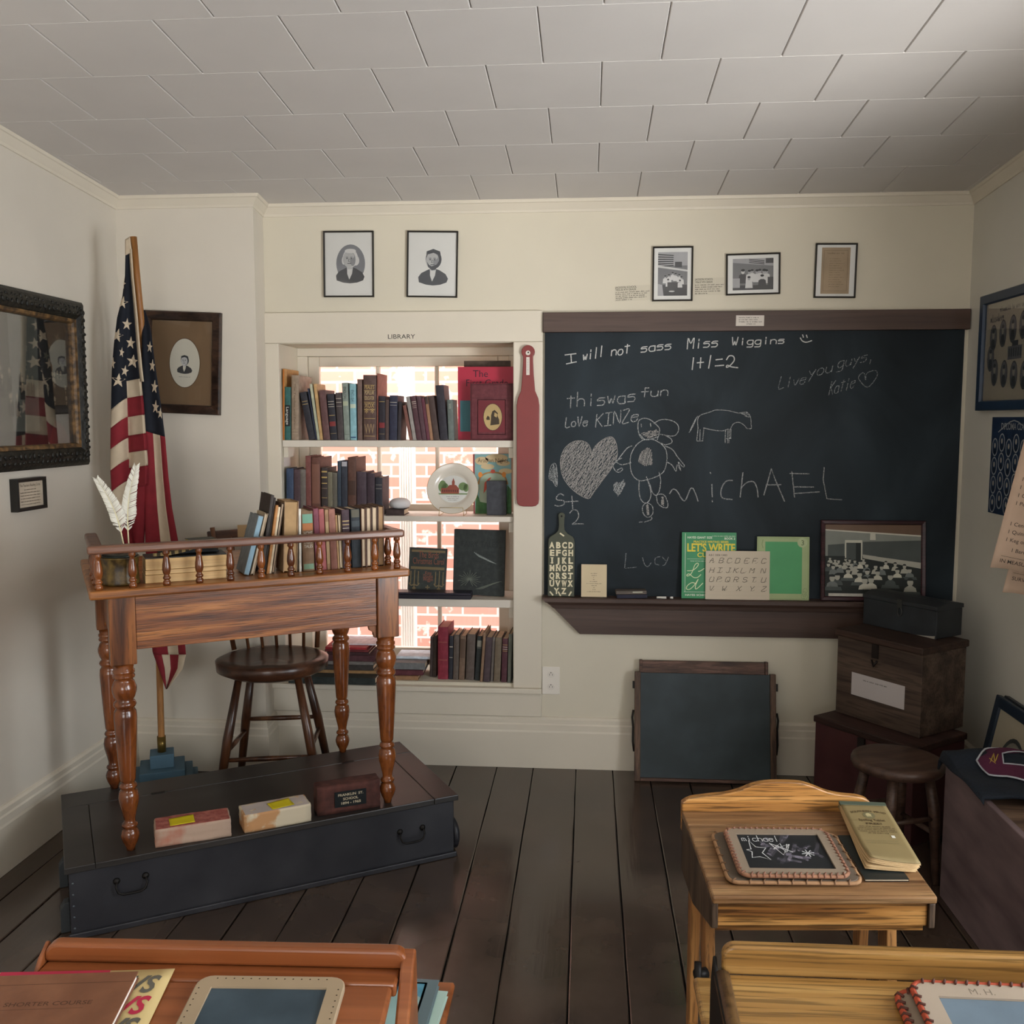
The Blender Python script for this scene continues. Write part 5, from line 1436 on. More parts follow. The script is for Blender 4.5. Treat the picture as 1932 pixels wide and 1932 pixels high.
# chalk
for nm, a, b_, yy, lab in (('chalk_stick', 1239, 1257, 1124, 'longer white chalk stick lying on the chalkboard ledge'), ('chalk_stub', 1264, 1270, 1125, 'tiny chalk stub lying right of the longer chalk stick')):
    x0, x1 = Xat(a, yy, YB - .062), Xat(b_, yy, YB - .062)
    mb = MB().lathe([(.0001, 0), (.0042, 0), (.0046, x1 - x0), (.0001, x1 - x0)], 12, Matrix.Translation((x0, YB - .062, LZ + .0047)) @ Matrix.Rotation(R(90), 4, 'Y'))
    tag(mb.build(nm, pm('#dcd8d0', .9)), lab, 'chalk')
# green workbook
def px_on(Y): return lambda x, y: P(x, y, Y=Y)
Zw = (1270, 980, 300 / 1932)
f_ = lambda pts_: [(Zw[0] + x * Zw[2], Zw[1] + y * Zw[2]) for x, y in pts_]
kp = kpx
def ledge_flat(name, label, cat, corners, y, th, tilt, cover, art, mats, part='cover', pages=None):
    pts_ = [P(x, yy, Y=y) for x, yy in f_(corners)]
    w2 = (pts_[1].x - pts_[0].x + pts_[2].x - pts_[3].x) / 4; H = ((pts_[0].z + pts_[1].z) - (pts_[2].z + pts_[3].z)) / 2 / math.cos(R(tilt))
    o = on_ledge(name, label, cat, sum(p.x for p in pts_) / 4, y, tilt)
    if th > .003:
        MB().box(-w2, w2, 0, .0006, 0, H).box(-w2, w2, th - .0006, th, 0, H).build(part, cover, o)
        MB().box(-w2 + .001, w2 - .001, .0008, th - .0008, .001, H - .001).build('pages', pages or page_white, o)
    else: MB().box(-w2, w2, 0, th, 0, H).build(part, cover, o)
    mb = MB(); art(mb, w2, H); mb.build('print', list(mats), o)
    return o
def art(mb, w, H):
    wt, ye, pa = 0, 1, 2
    X = lambda u: (-1 + 2 * (u - 122) / 662) * w
    Z = lambda v: H * (1 - (v - 127) / 812)
    mb.rect(X(160), X(165), Z(860), Z(140), .0002, wt)
    mb.text('HAYES GIANT SIZE', X(185), Z(203), .0125, .0002, wt, fit=X(490) - X(185), bold=.02); mb.text('BOOK 2', X(638), Z(213), .0125, .0002, wt, fit=X(768) - X(638), bold=.02)
    mb.scrawl(X(492), X(772), Z(176), .004, .0002, wt, seed=3)
    mb.text('PRACTICE WRITING SERIES', X(262), Z(255), .0125, .0002, ye, fit=X(688) - X(262), bold=.02)
    mb.text("LET'S WRITE", X(182), Z(360), .046, .0002, ye, fit=X(770) - X(182), bold=.03)
    mb.text('CURSIVE', X(308), Z(430), .026, .0002, ye, fit=X(640) - X(308), bold=.025)
    mb.rect(X(185), X(760), Z(456), Z(453), .0002, wt); mb.scrawl(X(228), X(720), Z(485), .005, .0002, wt, seed=8)
    for st in ([(190, 600), (250, 595), (300, 560), (325, 520), (310, 505), (280, 530), (255, 600), (225, 650), (190, 665), (185, 650), (215, 640), (265, 680), (315, 680), (355, 645)], [(325, 605), (350, 600), (395, 570)],
               [(300, 760), (250, 745), (195, 780), (180, 820), (215, 830), (265, 790), (300, 740), (325, 700), (295, 770), (290, 820), (320, 810), (380, 750)]): mb.stroke(smooth([(X(u), Z(v)) for u, v in st]), .003, .0002, pa)
    mb.rect(X(150), X(765), Z(862), Z(857), .0002, wt); mb.text('HAYES SCHOOL PUBLISHING', X(163), Z(908), .0115, .0002, wt, fit=X(720) - X(163), bold=.02)
ledge_flat('workbook', "green handwriting workbook titled LET'S WRITE on the chalk ledge", 'book', [(122, 127), (784, 150), (760, 940), (98, 930)], Yl - .001, .009, -5, pm('#2d8554', .35, var=.08, vs=12), art, (pm('#cfdcc9', .5), pm('#d9c63a', .5), pm('#cfdbb0', .5)))
def art(mb, w, H):
    mb.rect(-w * .69, w * .72, H * .10, H * .92, .0002, 0); mb.oval(w * .73, H * .91, w * .19, w * .19, .0003, 1); mb.text('3', w * .73, H * .868, .03, .0005, 2, align='CENTER')
    mb.rings(2 * w * .96, H * .97, [(0, -.0002), (.001, -.0002)], 3, Matrix.Translation((0, 0, H / 2)))
    for x, z in ((w * .82, H * .1), (w * .86, H * .055), (w * .78, H * .06), (w * .85, H * .15)): mb.ringoval(x, z, .009, .011, .0015, .0004, 3, n=12)
    mb.stroke([(-w * .78, H * .95), (-w * .82, H * .88), (-w * .78, H * .82)], .003, .0003, 3)
ledge_flat('workbook', 'plain green book with a pale border and a number 3 on the ledge', 'book', [(1022, 202), (1662, 205), (1662, 968), (1030, 960)], Yl - .007, .008, -5, pm('#9fae7e', .5, var=.06), art, (pm('#4c9a62', .5, var=.05), pm('#a9b68a', .5), pm('#4f5c3c', .5), pm('#7f9164', .5)))
def art(mb, w, H):
    X = lambda u: (-1 + 2 * (u - 402) / 775) * w
    Z = lambda v: H * (1 - (v - 365) / 590)
    mb.text('A.B.C. DESK CARD', X(438), Z(428), .011, .0002, 0, fit=X(662) - X(438), bold=.01)
    for v in (450, 515, 570, 632, 680, 745, 800, 860, 905): mb.rect(X(430), X(1130), Z(v) - .0002, Z(v) + .0002, .0001, 1)
    for s_, v, xs_ in (('ABCDEFG', 512, (440, 555, 650, 750, 862, 960, 1065)), ('HIJKLMN', 630, (440, 535, 640, 730, 820, 925, 1060)), ('OPQRSTU', 742, (438, 530, 632, 735, 842, 945, 1065)), ('VWXYZ', 850, (435, 590, 770, 925, 1070))):
        for ch, u in zip(s_, xs_):
            for st in hand(ch, X(u) + .002, X(u + 52), Z(v) + .0005, H * .095, 0, .35): mb.stroke(st, .0019, .0003, 0)
            mb.stroke(smooth([(X(u) + .013, Z(v) + .001), (X(u + 58), Z(v) + .0015), (X(u + 74), Z(v) + .006)]), .0009, .0003, 0)
ledge_flat('alphabet_card', 'cream desk card of cursive capitals leaning in front of the green books', 'card', [(402, 365), (1170, 372), (1185, 962), (392, 945)], Yl - .012, .0016, -4, pm('#c8bba6', .7, var=.02), art, (pm('#453f3a', .7), pm('#b0a590', .7)), part='card')
# framed class photograph on the ledge
Zq = (1540, 970, 220 / 1932)
cs = [(Zq[0] + x * Zq[2], Zq[1] + y * Zq[2]) for x, y in ((92, 100), (1840, 100), (1825, 1415), (85, 1415))]
pts_ = [P(x, y, Y=Yl) for x, y in cs]
W_ = (pts_[1].x - pts_[0].x + pts_[2].x - pts_[3].x) / 2; H = (pts_[0].z - pts_[3].z) / math.cos(R(7))
o = on_ledge('framed_photograph', 'maroon framed class photograph standing on the ledge behind the small dark box', 'picture', sum(p.x for p in pts_) / 4, Yl - .008, -6)
Tz = Matrix.Translation((0, 0, H / 2))
MB().rings(W_, H, [(0, .012), (0, 0), (.003, -.003), (.014, -.001), (.018, .004), (.018, .012)], 0, Tz).build('frame', wood('maroon_frame', '#2b1518', '#3b1f24', '#4a2a30', 'X', 14, .35), o)
mb = MB(); w2, h2 = W_ / 2 - .017, H / 2 - .017
def q(u, v): return ((-1 + 2 * (u - 205) / 1505) * w2, (1 - 2 * (v - 205) / 1105) * h2)
def poly(pts_, k, w_): mb.flat([q(*p) for p in pts_], w_, k)
poly([(205, 1310), (1710, 1310), (1710, 205), (205, 205)], 0, 0)
poly([(205, 690), (1710, 690), (1710, 360), (205, 290)], 1, .0002)
poly([(205, 290), (1710, 370), (1710, 205), (205, 205)], 5, .0003); poly([(205, 300), (1710, 385), (1710, 362), (205, 280)], 3, .0004)  # warm band along the top: a reflection on the glass, painted into the picture
poly([(250, 690), (510, 690), (510, 500), (250, 520)], 4, .0004); poly([(520, 745), (790, 745), (790, 445), (520, 445)], 3, .0004); poly([(540, 750), (770, 750), (770, 485), (540, 485)], 4, .0005); poly([(690, 750), (770, 750), (770, 485), (690, 485)], 0, .0006)
poly([(800, 660), (1710, 780), (1710, 440), (800, 470)], 4, .0004); poly([(800, 720), (1710, 870), (1710, 780), (800, 665)], 2, .0005); poly([(910, 440), (1000, 440), (995, 340), (915, 340)], 3, .0006)
rn = random.Random(4)
kids = [(285, 730), (365, 760), (420, 770), (530, 745), (595, 755), (675, 770), (755, 790), (810, 745), (260, 825), (335, 860), (440, 840), (515, 800), (620, 820), (860, 830), (1000, 850), (1095, 860), (1160, 790), (1305, 810), (1450, 840), (570, 920), (690, 860), (870, 930), (1030, 940), (1340, 910), (1530, 900), (750, 970), (320, 1030), (400, 1010), (930, 1050), (830, 1060), (1230, 1000), (1540, 1080)]
for k, (u, v) in enumerate(sorted(kids, key=lambda t: t[1])):
    s_ = 22 + (v - 730) * .10; w_ = .0008 + k * .00004
    body = 4 if k in (26, 27, 12) else (2 if rn.random() < .45 else (3 if rn.random() < .6 else 6))
    poly([(u - s_ * 2.0, v + s_ * 3.2), (u + s_ * 2.0, v + s_ * 3.2), (u + s_ * 1.5, v + s_ * 1.5), (u + s_ * .4, v + s_ * .8), (u - s_ * .4, v + s_ * .8), (u - s_ * 1.5, v + s_ * 1.5)], body, w_)
    c_ = q(u, v); mb.oval(c_[0], c_[1], s_ / 1505 * 2 * w2 * .85, s_ / 1105 * 2 * h2 * 1.0, w_ + .00002, 2, n=12)
    mb.flat([(c_[0] + s_ / 1505 * 2 * w2 * .9 * math.cos(a), c_[1] + s_ / 1105 * 2 * h2 * (.45 + .75 * math.sin(a))) for a in [math.pi * i / 8 for i in range(9)]], w_ + .00003, 0)
    if v > 880: poly([(u - s_ * 3, v + s_ * 3.6), (u + s_ * 3, v + s_ * 3.6), (u + s_ * 2.6, v + s_ * 2.5), (u - s_ * 2.6, v + s_ * 2.5)], 4 if k % 3 else 0, w_ + .00004)
mb.build('photograph', [pm('#232826', .6), pm('#83867f', .6), pm('#aaa89c', .6), pm('#c4c1b2', .6), pm('#4a504e', .6), pm('#6b5443', .5), pm('#6f7472', .6)], o, loc=(0, .006, H / 2))
MB().rect(-w2 + .013, w2 * -.18, -h2 + .002, -h2 + .014, 0, 0, Tz).build('caption_strip', pm('#b9b6ac', .6), o, loc=(0, -.0015, 0))
MB().box(-W_ / 2 + .012, W_ / 2 - .012, .0072, .0105, .012, H - .012).build('backing', pm('#4a3c2e', .8), o)

# ------------------------------------------------------------------ folding blackboard leaning against the wall below
al = P(1193, 1467, Z=.004); a_top = P(1199, 1267, Y=YB - .045)
wl, wr = P(1198, 1467, Y=3.85).x, P(1466, 1467, Y=3.85).x
Hb = .45; tiltb = 10
o = thing('folding_blackboard', 'wood framed folding blackboard leaning on the wall under the chalkboard', 'blackboard', M=Matrix.Translation(((wl + wr) / 2 - .003, 3.835, .004)) @ Matrix.Rotation(R(-tiltb), 4, 'X'))
wdt = (wr - wl) / 2
oak_dark = wood('blackboard_oak', '#33231b', '#553c30', '#76574a', 'X', 22, .5, .12, 2.5, .3, .3, .4)
oak_darkz = wood('blackboard_oak_upright', '#3a2922', '#56402f', '#6d5444', 'Z', 22, .5, .12, 1.5, .3, .3, .4)
for sg in (-1, 1):
    st = MB().box(sg * wdt - (.024 if sg > 0 else 0), sg * wdt + (0 if sg > 0 else .024), 0, .024, .0, Hb).build('side_rail', oak_darkz, o, bevel=.002)
    hw_ = pm('#1c1712', .5, metal=.4)
    x = sg * (wdt + .0005)
    MB().box(min(x, x + sg * .008), max(x, x + sg * .008), .004, .02, .38, .41, 0).build('hinge_knob', hw_, st)
    mb = MB(); mb.tube([(x + sg * .004, .012, .29), (x + sg * .009, .012, .26), (x + sg * .005, .012, .22), (x + sg * .006, .012, .16), (x + sg * .001, .012, .12)], .0045, 8)
    mb.build('hinge_iron', hw_, st)
MB().box(-wdt + .0245, wdt - .0245, .006, .016, .016, Hb - .004).build('panel', specked('worn_slate', '#222d30', '#323d42', scale=5, lo=.4, hi=.7, rough=.55, bump=.05), o)
MB().box(-wdt + .0245, wdt - .026, -.002, .018, .002, .0155).build('bottom_lip', oak_dark, o, bevel=.002)
MB().box(-wdt + .026, wdt - .04, .026, .046, .18, Hb + .046).build('rear_panel', oak_dark, o, bevel=.002)
for sg in (-1, 1):
    x = sg * (wdt - .027 - (.007 if sg > 0 else 0)) 
    MB().box(x - .006, x + .006, .020, .0465, .17, Hb + .049).build('rear_stile', oak_dark, o, bevel=.002)
# ------------------------------------------------------------------ chests stacked in the right corner
def chest_wood(nm, d, m_, l): return wood(nm, d, m_, l, 'X', 11, .55, .08, 1.6, .2, .3, .35)
def from_corners(fl, fr, z):
    d = Vector((fr.x - fl.x, fr.y - fl.y)); return d.length, math.degrees(math.atan2(d.y, d.x))
fl, fr = P(1573, 1342, Z=.363), P(1735, 1395, Z=.363)
Wm, am = from_corners(fl, fr, .363)
# red chest on the floor
rfl = P(1534.5, 1349, Z=.363); rfr = P(1642.5, 1384.5, Z=.363)
_, ar = from_corners(rfl, rfr, 0)
Wr, Dr = .44, .31
ca, sa = math.cos(R(ar)), math.sin(R(ar))
def mid_pt(o_, w_, d_): return (o_.x + ca * w_ - sa * d_, o_.y + sa * w_ + ca * d_)
o = thing('wooden_chest', 'large dark red painted chest on the floor under the brown chest', 'chest', (rfl.x, rfl.y, 0), ar)
redp = specked('red_chest_paint', '#3c1d1f', '#4b2a2a', scale=8, lo=.35, hi=.75, rough=.5, bump=.1)
MB().box(.006, Wr - .006, .006, Dr - .006, 0, .337).build('body', redp, o, bevel=.003)
MB().box(0, Wr, 0, Dr, .3375, .3625).build('lid', chest_wood('chest_lid_wood', '#2b1c18', '#3a2722', '#48332c'), o, bevel=.004)
MB().box(Wr * .5 - .015, Wr * .5 + .015, -.002, .0058, .27, .335).build('hasp', pm('#1b1513', .5), o)
# brown chest
o = thing('wooden_chest', 'square worn brown wooden chest with a white paper label, middle of the stack', 'chest', (fl.x, fl.y, .3632), am)
Dm = .262; Hm = .33
bw_ = chest_wood('brown_chest_wood', '#362b25', '#4b3d34', '#605044')
MB().box(.004, Wm - .004, .004, Dm - .004, 0, Hm - .027).build('body', bw_, o, bevel=.003)
MB().box(-.003, Wm + .003, -.006, Dm + .003, Hm - .0265, Hm).build('lid', chest_wood('brown_chest_lid', '#2c201b', '#3a2a23', '#4a352b'), o, bevel=.005)
mb = MB().box(Wm * .47 - .014, Wm * .47 + .014, -.0005, .0038, Hm - .08, Hm - .028); mb.tube([(Wm * .47 - .012, -.002, Hm - .088), (Wm * .47, -.006, Hm - .11), (Wm * .47 + .012, -.002, Hm - .088)], .004, 8)
mb.build('hasp', pm('#211a17', .5, metal=.3), o)
mb = MB().rect(Wm * .2, Wm * .815, .088, .175, 0, 0)
mb.scrawl(Wm * .34, Wm * .62, .152, .006, .0003, 1, seed=2)
mb.build('paper_label', [pm('#b7b0ae', .6, var=.02), dark_ink], o, loc=(0, .0032, 0))
# small black box
tz_ = .6935
tl_, tr_ = P(1627.6, 1176, Z=tz_), P(1766, 1207, Z=tz_)
Wt, at = from_corners(tl_, tr_, tz_)
o = thing('wooden_box', 'small blackish chest with a clasp on top of the stack, before the framed class photograph', 'box', (tl_.x, tl_.y, tz_), at)
Dt, Ht = .15, .105
bk = specked('black_box_paint', '#1d2023', '#2b2f33', scale=10, lo=.35, hi=.75, rough=.5, bump=.12)
MB().box(0, Wt, 0, Dt, 0, Ht).build('body', bk, o, bevel=.003)
lid = MB().prism([(-.004, Ht + .0005), (Dt + .004, Ht + .0005), (Dt + .003, Ht + .016), (Dt * .6, Ht + .027), (Dt * .35, Ht + .027), (-.003, Ht + .016)], -.003, Wt + .003, 'yz').build('lid', bk, o, bevel=.002)
mb = MB().box(Wt * .52 - .011, Wt * .52 + .011, -.006, -.0045, Ht - .012, Ht + .02); mb.tube([(Wt * .52 + .009 * math.cos(a), -.003, Ht - .028 + .017 * math.sin(a)) for a in [2 * math.pi * i / 14 for i in range(14)]], .003, 6, closed=True)
mb.build('clasp', pm('#3a3a38', .5, metal=.4), o)
mb = MB().flat([(Wt * .74, .002), (Wt * .98, .001), (Wt * .985, .012), (Wt * .93, .009), (Wt * .86, .006)], .0005, 0); mb.build('bare_chip', pm('#8f8980', .7), o)

# ------------------------------------------------------------------ stool
st_c = P(1697, 1432, Z=.40)
sw = wood('stool_wood', '#33241d', '#4a362c', '#5c463a', 'X', 12, .42, .12, 1.0, .15, .4, .3)
o = thing('stool', 'round brown wooden stool between the chests and the slanted dark box', 'stool', (st_c.x - .002, st_c.y + .012, 0), 20)
r_ = .15
MB().lathe([(0, .362), (.122, .362), (.138, .368), (.145, .381), (.145, .389), (.141, .398), (.117, .4), (.07, .396), (0, .393)], 36).build('seat', sw, o)
for k in range(4):
    a = R(45 + 90 * k); c_, s_ = math.cos(a), math.sin(a)
    MB().tube([(c_ * .095, s_ * .095, .3618), (c_ * .115, s_ * .115, .25), (c_ * .13, s_ * .13, .001)], [.015, .018, .012], 12).build('leg', sw, o)
for k in range(4):
    a, b_ = R(45 + 90 * k), R(135 + 90 * k); z = .17 if k % 2 else .22
    rr_ = .118
    MB().tube([(math.cos(a) * rr_, math.sin(a) * rr_, z), (math.cos(b_) * rr_, math.sin(b_) * rr_, z)], .0085, 8).build('stretcher', sw, o)

# ------------------------------------------------------------------ slanted dark box along the right wall
rb = thing('slant_desk_box', 'purplish brown old plank box along the right wall, draped with the sweater', 'box', (1.118, 2.965, 0))
old = specked('old_plank', '#574748', '#837070', scale=14, lo=.3, hi=.78, rough=.6, bump=.35, stretch=(1, .25, 1))
RL = 1.15
RW = .372
mb = MB().prism([(0, .0), (0, .4315), (-RL, .4315), (-RL, 0)], 0, .02, 'yz'); mb.build('left_side', old, rb, bevel=.003)
MB().box(.0205, .352, -.022, 0, 0, .4315).build('end_board', old, rb, bevel=.003)
MB().box(.0205, .352, -RL, -RL + .022, 0, .4315).build('end_board', old, rb, bevel=.003)
MB().box(.3525, .372, -RL, 0, 0, .4315).build('right_side', old, rb, bevel=.003)
MB().box(.0205, .352, -RL + .023, -.023, .395, .418).build('top', chest_wood('box_top_wood', '#4a3a30', '#6a5444', '#7d6654'), rb, bevel=.002)
# the sweater: a cloth heap with soft folds lying over the far end
def sweater_z(x, y):
    return .448 + .006 * math.sin(21 * x + 9 * y) * math.sin(17 * y + 2) + .004 * math.sin(40 * x - 13 * y) + .034 * math.exp(-((y - 2.93) / .055) ** 2) * math.sin(math.pi * max(0, min(1, (x - 1.10) / .38))) ** .5
sx0, sx1, sy0, sy1 = 1.108, 1.475, 2.63, 2.99
mb = MB()
def fn(u, v):
    x = sx0 + (sx1 - sx0) * u; y = sy0 + (sy1 - sy0) * v + .03 * math.sin(6 * u) * (1 - v) + .015 * math.sin(9 * u + 1)
    z = sweater_z(x, y)
    e = min(u, 1 - u, v, 1 - v)
    if u < .12: x = sx0 + .006 - .010 * (1 - u / .12) ; z -= .012 * (1 - u / .12) ** 1.4
    if v > .9: y = 2.972 + .012 * (v - .9) / .1; z -= .03 * ((v - .9) / .1) ** 1.5
    if v < .06: z -= .003 * (1 - v / .06)
    return (x, y, z)
mb.grid(fn, 44, 44)
def mfn(u, v): return 0
navy = specked('navy_knit', '#10161f', '#19222e', scale=160, lo=.35, hi=.7, rough=.9, bump=.4)
so = tag(mb.build('sweater', navy, solid=.008), 'dark navy letter sweater with a maroon and white varsity letter, lying on the plank box', 'sweater')
# chenille letter
def sy(x, y): return sweater_z(x, y) + .009
c0 = P(1920, 1455, Z=.452)
outl = [(1846, 1448), (1872, 1434), (1940, 1430), (2010, 1434), (2030, 1446), (2024, 1478), (1975, 1476), (1976, 1462), (1995, 1458), (1994, 1449), (1935, 1445), (1894, 1452), (1892, 1456), (1925, 1456), (1940, 1462), (1938, 1470), (1895, 1469), (1872, 1462)]
def patch(px_pts, lift, mi, mb):
    pts = [P(x, y, Z=.452) for x, y in px_pts]
    k = len(mb.v)
    mb.v += [Vector((p.x, p.y, sy(p.x, p.y) + lift)) for p in pts]; mb.f.append(list(range(k, k + len(pts)))[::-1]); mb.m.append(mi); mb.sm.append(False)
def ribbon(px_pts, wd, lift, mi, mb, closed=False):
    pts = [P(x, y, Z=.452) for x, y in px_pts]
    if closed: pts = pts + pts[:1]
    fine = []
    for a, b_ in zip(pts[:-1], pts[1:]):
        for t in range(4): fine.append(a.lerp(b_, t / 4))
    fine.append(pts[-1])
    mb.tube([(p.x, p.y, sy(p.x, p.y) + lift) for p in fine], wd, 6, mi)
mb = MB()
C_out = [(1842, 1447), (1862, 1434), (1938, 1431), (2016, 1436), (2034, 1452), (2030, 1480), (1972, 1484), (1900, 1468), (1866, 1464)]
C_in = [(1890, 1444), (1932, 1441), (1985, 1444), (2000, 1452), (1996, 1466), (1960, 1466), (1955, 1455), (1915, 1454), (1893, 1452)]
# letter body as a grid hugging the cloth
cen = [(1848, 1447), (1880, 1438), (1938, 1436), (2005, 1441), (2020, 1455), (2008, 1475), (1960, 1474), (1905, 1464), (1868, 1459), (1852, 1450)]
for off_, mi, lift in ((1.0, 1, .0005),):
    pts = [P(x, y, Z=.452) for x, y in C_out]; inn = [P(x, y, Z=.452) for x, y in C_in]
    n = len(pts)
    vs = []; fs = []
    for i in range(n):
        for t in range(7):
            p = pts[i].lerp(inn[i], t / 6); vs.append((p.x, p.y, sy(p.x, p.y) + .004 - .003 * abs(t / 3 - 1) ** 2))
    for i in range(n):
        i2 = (i + 1) % n
        for t in range(6): fs.append((i * 7 + t, i2 * 7 + t, i2 * 7 + t + 1, i * 7 + t + 1))
    mb.add(vs, fs, 1, None, True)
ribbon(C_out, .0028, .002, 0, mb, True); ribbon(C_in, .0022, .002, 0, mb, True)
ribbon([(1866, 1452), (1874, 1444), (1876, 1451), (1882, 1445)], .0016, .006, 2, mb); ribbon([(1866, 1447), (1878, 1452)], .0016, .006, 2, mb)
mb.build('varsity_letter', [pm('#a9abb2', .8), pm('#4f1e38', .95, bump=.6), pm('#a4873c', .7)], so)
# green papers near the sweater
for k, (dx, dy, rz, lab, col, z0) in enumerate(((1.345, 2.5, 6, 'lower pale green booklet on the plank box beside the sweater', '#6f8b7a', .4184), (1.36, 2.475, 14, 'upper pale green booklet on the plank box at the picture edge', '#86a592', .4236))):
    o = thing('booklet', lab, 'book', (dx, dy, z0), rz)
    MB().box(-.075, .075, -.11, .11, 0, .0008).box(-.075, .075, -.11, .11, .0035, .0045).build('cover', pm(col, .6, var=.05), o)
    MB().box(-.073, .073, -.108, .108, .001, .0033).build('pages', page_white, o)
# framed prints leaning against the wall on the box
for k, (y0, rz_, lab, col) in enumerate(((3.26, 0, 'dark navy framed print with a cream mat leaning on the right wall, in front', '#1f2a38'), (3.235, 3, 'second dark frame leaning behind the navy framed print', '#23262b'))):
    th_ = 14
    bx_ = 1.372 + .03 * k
    Mx = wall_M((bx_, 3.225 + .0 * k, .001 + .016 * .2), (0, -1, 0), (1, 0, 0)) @ Matrix.Rotation(R(-11 + k), 4, 'X')
    W_, H = .46 - .03 * k, .52
    o = thing('framed_print', lab, 'picture', M=Mx)
    T_ = Matrix.Translation((0, 0, H / 2))
    MB().rings(W_, H, [(0, .016), (0, 0), (.003, -.003), (.036, -.002), (.04, .004), (.04, .016)], 0, T_).build('frame', pm(col, .4, var=.05), o)
    mb = MB().rect(-W_ / 2 + .038, W_ / 2 - .038, -H / 2 + .038, H / 2 - .038, 0, 0)
    mb.oval(-.03, .02, .1, .14, .0003, 1); mb.oval(-.03, .02, .085, .125, .0004, 2); bust(mb, -.03, .02, .05, 1, 0, 1, 0)
    mb.build('print', [pm('#a89f8b', .6, var=.03), pm('#3c403f', .6), pm('#7d7a70', .6)], o, loc=(0, .006, H / 2))
    MB().box(-W_ / 2 + .036, W_ / 2 - .036, .0075, .014, .036, H - .036).build('backing', pm('#3b332a', .8), o)

# ------------------------------------------------------------------ school desks
def slate_thing(name, label, M, W_, H, fw, frame_m, slate_m, lace=None, marks=None, mats=(), th=.009, lace_step=.022, rad=.02, lr=.0042):
    """slate lying flat: local x right, y away, z up; origin at its centre, underside at z=0"""
    o = thing(name, label, 'slate', M=M)
    def rr(w_, h_, r_):
        o_ = []
        for cx_, cy_, a0 in ((w_ - r_, h_ - r_, 0), (-w_ + r_, h_ - r_, 90), (-w_ + r_, -h_ + r_, 180), (w_ - r_, -h_ + r_, 270)):
            for i in range(6): a = R(a0 + 18 * i); o_.append((cx_ + r_ * math.cos(a), cy_ + r_ * math.sin(a)))
        return o_
    A = rr(W_ / 2, H / 2, rad); B = rr(W_ / 2 - fw, H / 2 - fw, .0015)
    n = len(A); mb = MB(); vs = []
    e = .002
    for pts, z in ((A, 0), (A, th - e), ([(p[0] * (1 - 2 * e / W_), p[1] * (1 - 2 * e / H)) for p in A], th), (B, th), (B, 0)): vs += [(p[0], p[1], z) for p in pts]
    fs = []
    for j in range(5):
        j2 = (j + 1) % 5
        for i in range(n): fs.append((j * n + i, j * n + (i + 1) % n, j2 * n + (i + 1) % n, j2 * n + i))
    mb.add(vs, fs); mb.build('frame', frame_m, o)
    MB().box(-W_ / 2 + fw + .0003, W_ / 2 - fw - .0003, -H / 2 + fw + .0003, H / 2 - fw - .0003, .001, th - .0035).build('slate_panel', slate_m, o)
    if lace:
        mb = MB()
        path = rr(W_ / 2 + .001, H / 2 + .001, rad)
        mb.tube([(p[0], p[1], th * .5) for p in path], lr, 8, closed=True)
        # wound stitches
        per = []
        for i in range(n):
            a, b_ = Vector(path[i]), Vector(path[(i + 1) % n]); L_ = (b_ - a).length; k = max(1, int(L_ / .004))
            for j in range(k): per.append((a.lerp(b_, j / k), (b_ - a).normalized()))
        step = max(1, int(lace_step / .004))
        for i in range(0, len(per), step):
            p, t = per[i]; nrm = Vector((t.y, -t.x))
            q0 = p + nrm * lr * .9; q1 = p - nrm * (lr * 1.2) + t * .004
            mb.tube([(q0.x, q0.y, th * .45), ((p.x + q0.x) / 2, (p.y + q0.y) / 2, th * .5 + lr * 1.05), (q1.x, q1.y, th + .0016)], lr * .42, 6, 1)
        mb.build('lacing', list(lace), o)
    if marks:
        mb = MB(); T_ = Matrix.Translation((0, 0, th - .0034)) @ Matrix.Rotation(R(-90), 4, 'X'); marks(mb, T_, W_, H)
        mb.build('chalk_marks', list(mats), o)
    return o
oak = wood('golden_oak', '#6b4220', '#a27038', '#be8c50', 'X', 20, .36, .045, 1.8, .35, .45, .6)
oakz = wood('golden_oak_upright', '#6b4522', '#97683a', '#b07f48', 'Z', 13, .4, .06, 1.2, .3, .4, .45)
oak_worn = wood('worn_oak_top', '#553822', '#83603f', '#a07c54', 'X', 18, .33, .05, 1.4, .25, .45, .35)
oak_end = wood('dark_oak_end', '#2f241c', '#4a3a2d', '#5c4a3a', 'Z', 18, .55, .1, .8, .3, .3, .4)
iron = pm('#1d1a18', .5, metal=.5)
SD0 = Vector((.2524, 1.8149, .56)); SD1 = Vector((.6955, 1.8503, .56))
Ws = (SD1 - SD0).length; as_ = math.degrees(math.atan2(SD1.y - SD0.y, SD1.x - SD0.x))
sd = thing('school_desk', 'small golden oak school desk with a scalloped back board, right of the aisle', 'desk', (SD0.x, SD0.y, 0), as_)
zf, zb, Df, Db = .56, .589, .27, .345           # front edge, hinge line
sl = math.atan2(zb - zf, Df)
def on_slope(x, y): return (x, y, zf + (zb - zf) * y / Df)
T_ = Matrix.Translation((0, 0, zf)) @ Matrix.Rotation(sl, 4, 'X')
mb = MB().box(0, Ws, 0, Df / math.cos(sl), -.016, 0, 0, T_); mb.build('writing_top', oak_worn, sd, bevel=.004)
MB().box(0, Ws, Df + .002, Db, zb - .016, zb).build('rear_strip', oak_worn, sd, bevel=.002)
